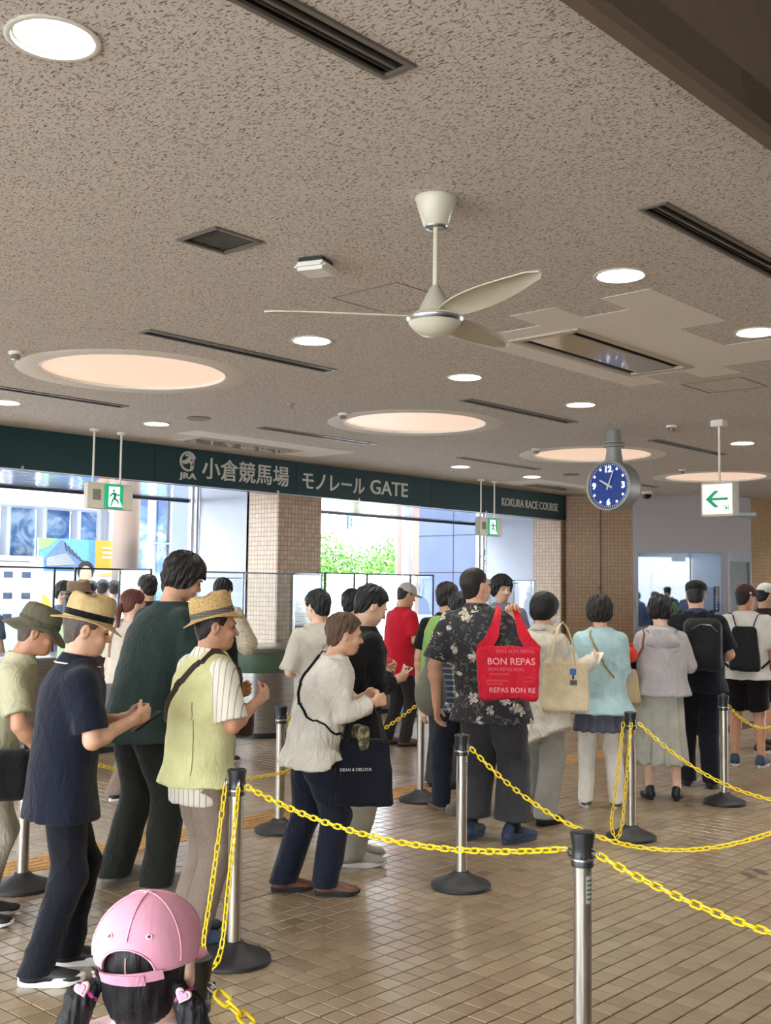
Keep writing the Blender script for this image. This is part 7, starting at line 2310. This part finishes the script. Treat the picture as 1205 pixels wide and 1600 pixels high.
# backpack of the man in the flat cap
def on_back(J, y, z): return w2l(J, (0.02, y, z))
p = on_back(J13, -.25, 1.20)
ff_ = folds(uni([rbox((0, 0, 0), (.155, .085, .22), .07), ell((0, -.06, -.08), (.12, .05, .11))], .03), .007, 15, 1.6)
t = bag('backpack', 'black backpack on the stocky man in the flat cap', 'backpack', tuple(p), J13['th'], ff_, (-.19, -.14, -.25), (.19, .12, .25), C('black_pack', 26, 27, 31, rough=.6))
Mi = (Matrix.Translation(p) @ Matrix.Rotation(J13['th'], 4, 'Z')).inverted()
for sd in (-1, 1):
    lp = surface_path(J13, [(sd * .10, -.16, 1.30), (sd * .11, -.06, 1.43), (sd * .115, .05, 1.40), (sd * .12, .17, 1.20), (sd * .15, .13, 1.05)], .008)
    g = MB(); g.tube([Mi @ w2l(J13, q) for q in lp], .01, 8, flat=(.022, .005)); part('strap', g, BLACK, t)
g = MB(); g.tube([(-.10, -.088, .13), (-.03, -.10, .17), (.05, -.10, .165), (.11, -.086, .11)], .004, 6); part('zipper', g, M_STEEL, t)
g = MB(); g.tube([(-.03, .05, .21), (-.02, .04, .26), (.02, .04, .26), (.03, .05, .21)], .007, 6); part('grab_handle', g, BLACK, t)
# drawstring pack of the man in shorts
p = w2l(J14, (0, -.215, 1.12))
fg_ = tapered(.15, .07, -.22, .20, .72, .05, .008, 17, 1.5)
t = bag('drawstring_pack', 'black drawstring pack on the man in shorts', 'backpack', tuple(p), J14['th'], fg_, (-.19, -.11, -.25), (.19, .11, .23), C('black_pack', 26, 27, 31, rough=.6))
Mi = (Matrix.Translation(p) @ Matrix.Rotation(J14['th'], 4, 'Z')).inverted()
for sd in (-1, 1):
    lp = surface_path(J14, [(sd * .06, -.16, 1.28), (sd * .11, -.06, 1.42), (sd * .125, .06, 1.38), (sd * .17, .10, 1.15), (sd * .19, -.02, 1.0), (sd * .15, -.14, .93)], .008)
    g = MB(); g.tube([Mi @ w2l(J14, q) for q in lp], .006, 8, flat=(.012, .004)); part('strap', g, BLACK, t)
# black shoulder bag of the man at the left edge
fh_ = folds(rbox((0, 0, 0), (.15, .06, .12), .045), .006, 19, 1.5)
t = bag('shoulder_bag', 'black shoulder bag hanging at the left edge below the khaki shirt', 'bag', tuple(w2l(J1, (.235, .05, .74))), J1['th'] + PI / 2, fh_, (-.18, -.09, -.15), (.18, .09, .15), BLACK)
Mi = (Matrix.Translation(t.location) @ Matrix.Rotation(J1['th'] + PI / 2, 4, 'Z')).inverted()
lp = surface_path(J1, [(.19, -.02, .86), (.15, -.16, 1.0), (.02, -.2, 1.2), (-.06, -.1, 1.34)], .007)
g = MB(); g.tube([Mi @ w2l(J1, q) for q in lp], .006, 8, flat=(.014, .004)); part('strap', g, BLACK, t)
# brown sling of the vest man, its pouch in front of him
p = w2l(J4, (-.04, .235, 1.0))
fi_ = folds(rbox((0, 0, 0), (.10, .04, .08), .03), .003, 23, 2)
t = bag('sling_bag', 'small dark brown sling bag worn across the lime vest', 'bag', tuple(p), J4['th'], fi_, (-.13, -.06, -.1), (.13, .06, .1), C('dark_brown_leather', 58, 42, 34, rough=.5))
Mi = (Matrix.Translation(p) @ Matrix.Rotation(J4['th'], 4, 'Z')).inverted()
lp = surface_path(J4, [(-.14, .10, 1.02), (-.17, .0, 1.04), (-.15, -.12, 1.10), (-.04, -.16, 1.24), (.05, -.13, 1.33), (.085, -.05, 1.39), (.09, .04, 1.37), (.05, .15, 1.2)], .006, steps=40)
g = MB(); g.tube([Mi @ w2l(J4, q) for q in lp], .01, 8, flat=(.017, .003)); part('strap', g, C('dark_brown_leather', 58, 42, 34, rough=.5), t)
# thin black strap of the white-blouse woman with a small camouflage pouch
p = w2l(J6, (.10, .24, .83))
fj_ = folds(rbox((0, 0, 0), (.08, .035, .07), .03), .004, 29, 2)
k = N('camouflage'); k.set(Roughness=.8); k.color(k.ramp(k.noise(k.obj(), 30.0, 2.0), [(.4, rgb(74, 70, 48)), (.5, rgb(120, 112, 76)), (.58, rgb(160, 146, 108))], 'CONSTANT'))
t = bag('crossbody_pouch', 'small mottled olive pouch held against the white blouse', 'bag', tuple(p), J6['th'], fj_, (-.1, -.05, -.09), (.1, .05, .09), k.m)
Mi = (Matrix.Translation(p) @ Matrix.Rotation(J6['th'], 4, 'Z')).inverted()
lp = surface_path(J6, [(-.05, .10, 1.42), (-.06, -.02, 1.46), (-.05, -.10, 1.36), (.03, -.13, 1.22), (.11, -.10, 1.12), (.16, .0, 1.06), (.17, .09, 1.0), (.14, .18, .95)], .009, steps=48)
g = MB(); g.tube([Mi @ w2l(J6, q) for q in lp], .005, 8, flat=(.008, .003)); part('strap', g, BLACK, t)
# phones and paper
def slab_in_hand(name, label, cat, J, i, m, size=(.07, .009, .145), tilt=.6, off=(0, .05, .03)):
    W_ = J['arms'][i][2]; sd = (-1, 1)[i]
    p = w2l(J, (W_[0] - sd * .03 + off[0], W_[1] + off[1], W_[2] + off[2]))
    t = thing(name, label, cat, tuple(p), J['th'])
    o = part('case', MB().box((0, 0, 0), size, bev=min(size) * .35), m, t); o.rotation_euler = (-tilt, 0, 0)
    return t, o
t, o = slab_in_hand('phone', 'smartphone in the hands of the man in the navy polo', 'phone', J2, 1, mat('phone_black', rgb(20, 20, 22), .25), off=(-.02, .07, -.015), tilt=1.0)
part('screen', MB().box((0, -.0052, 0), (.062, .001, .132)), mat('phone_screen', rgb(40, 46, 56), .1), o, smooth=False)
t, o = slab_in_hand('phone', 'pale smartphone in the hands of the man in black', 'phone', J7, 1, mat('phone_white', rgb(226, 226, 226), .3), off=(-.01, .05, .02), tilt=.9)
part('screen', MB().box((0, -.0052, 0), (.062, .001, .132)), mat('phone_screen', rgb(40, 46, 56), .1), o, smooth=False)
slab_in_hand('paper_slip', 'white paper slip held by the woman with the bob', 'paper', J10, 1, mat('paper_white', rgb(236, 234, 228), .8), size=(.10, .003, .12), tilt=.8, off=(.02, .07, .02))

# black shoulder bag with bright pouches at the hoodie woman's left side
p = w2l(J12, (-.245, .06, 1.0))
fk_ = folds(rbox((0, 0, 0), (.06, .10, .13), .04), .005, 31, 1.6)
t = bag('shoulder_bag', 'black shoulder bag with brown strap at the hoodie woman\'s left side', 'bag', tuple(p), J12['th'], fk_, (-.09, -.13, -.16), (.09, .13, .16), BLACK)
Mi = (Matrix.Translation(p) @ Matrix.Rotation(J12['th'], 4, 'Z')).inverted()
lp = surface_path(J12, [(-.20, -.03, 1.16), (-.165, -.10, 1.28), (-.14, -.06, 1.40), (-.13, .04, 1.40)], .008)
g = MB(); g.tube([Mi @ w2l(J12, q) for q in lp], .01, 8, flat=(.014, .004)); part('strap', g, C('tan_leather', 150, 96, 66, rough=.5), t)
p = w2l(J12, (-.24, -.10, 1.13)); fl_ = folds(ell((0, 0, 0), (.055, .045, .06)), .006, 33, 3)
t = thing('pouch', 'red-orange drawstring pouch on the black bag beside the grey hoodie', 'pouch', tuple(p)); link('body', qmesh('body', [surf(fl_, (-.08, -.07, -.09), (.08, .07, .09), .008)]), C('vermilion_cloth', 222, 74, 48), t)
part('knot', MB().lathe([(.02, .0), (.012, .02), (.02, .035), (.005, .04)], 14, (0, 0, .05)), C('vermilion_cloth', 222, 74, 48), t)
p = w2l(J12, (-.23, -.10, .93)); fm_ = folds(uni([ell((0, 0, 0), (.04, .035, .05)), ell((.01, 0, .045), (.03, .028, .03))], .02), .004, 35, 3)
t = thing('pouch', 'small yellow soft pouch hanging beside the grey hoodie', 'pouch', tuple(p)); link('body', qmesh('body', [surf(fm_, (-.06, -.06, -.08), (.06, .06, .1), .007)]), C('yellow_cloth', 216, 190, 60), t)
g = MB(); g.tube([(0, 0, .07), (.0, .02, .12), (-.01, .05, .16)], .003, 6); part('cord', g, BLACK, t)
# worn tape marks on the floor at the right
t = thing('floor_tape', 'two dark worn tape scraps on the floor near the right edge', 'tape', (6.28, 2.84, 0))
for dx, dy, w, l, rz in ((-.05, -.01, .05, .11, .1), (.07, -.03, .045, .13, .15)):
    part('scrap', MB().box((dx, dy, .001), (w, l, .002), rz - .75), mat('tape_dark', rgb(84, 78, 70), .8, var=.2, scale=60), t, smooth=False)
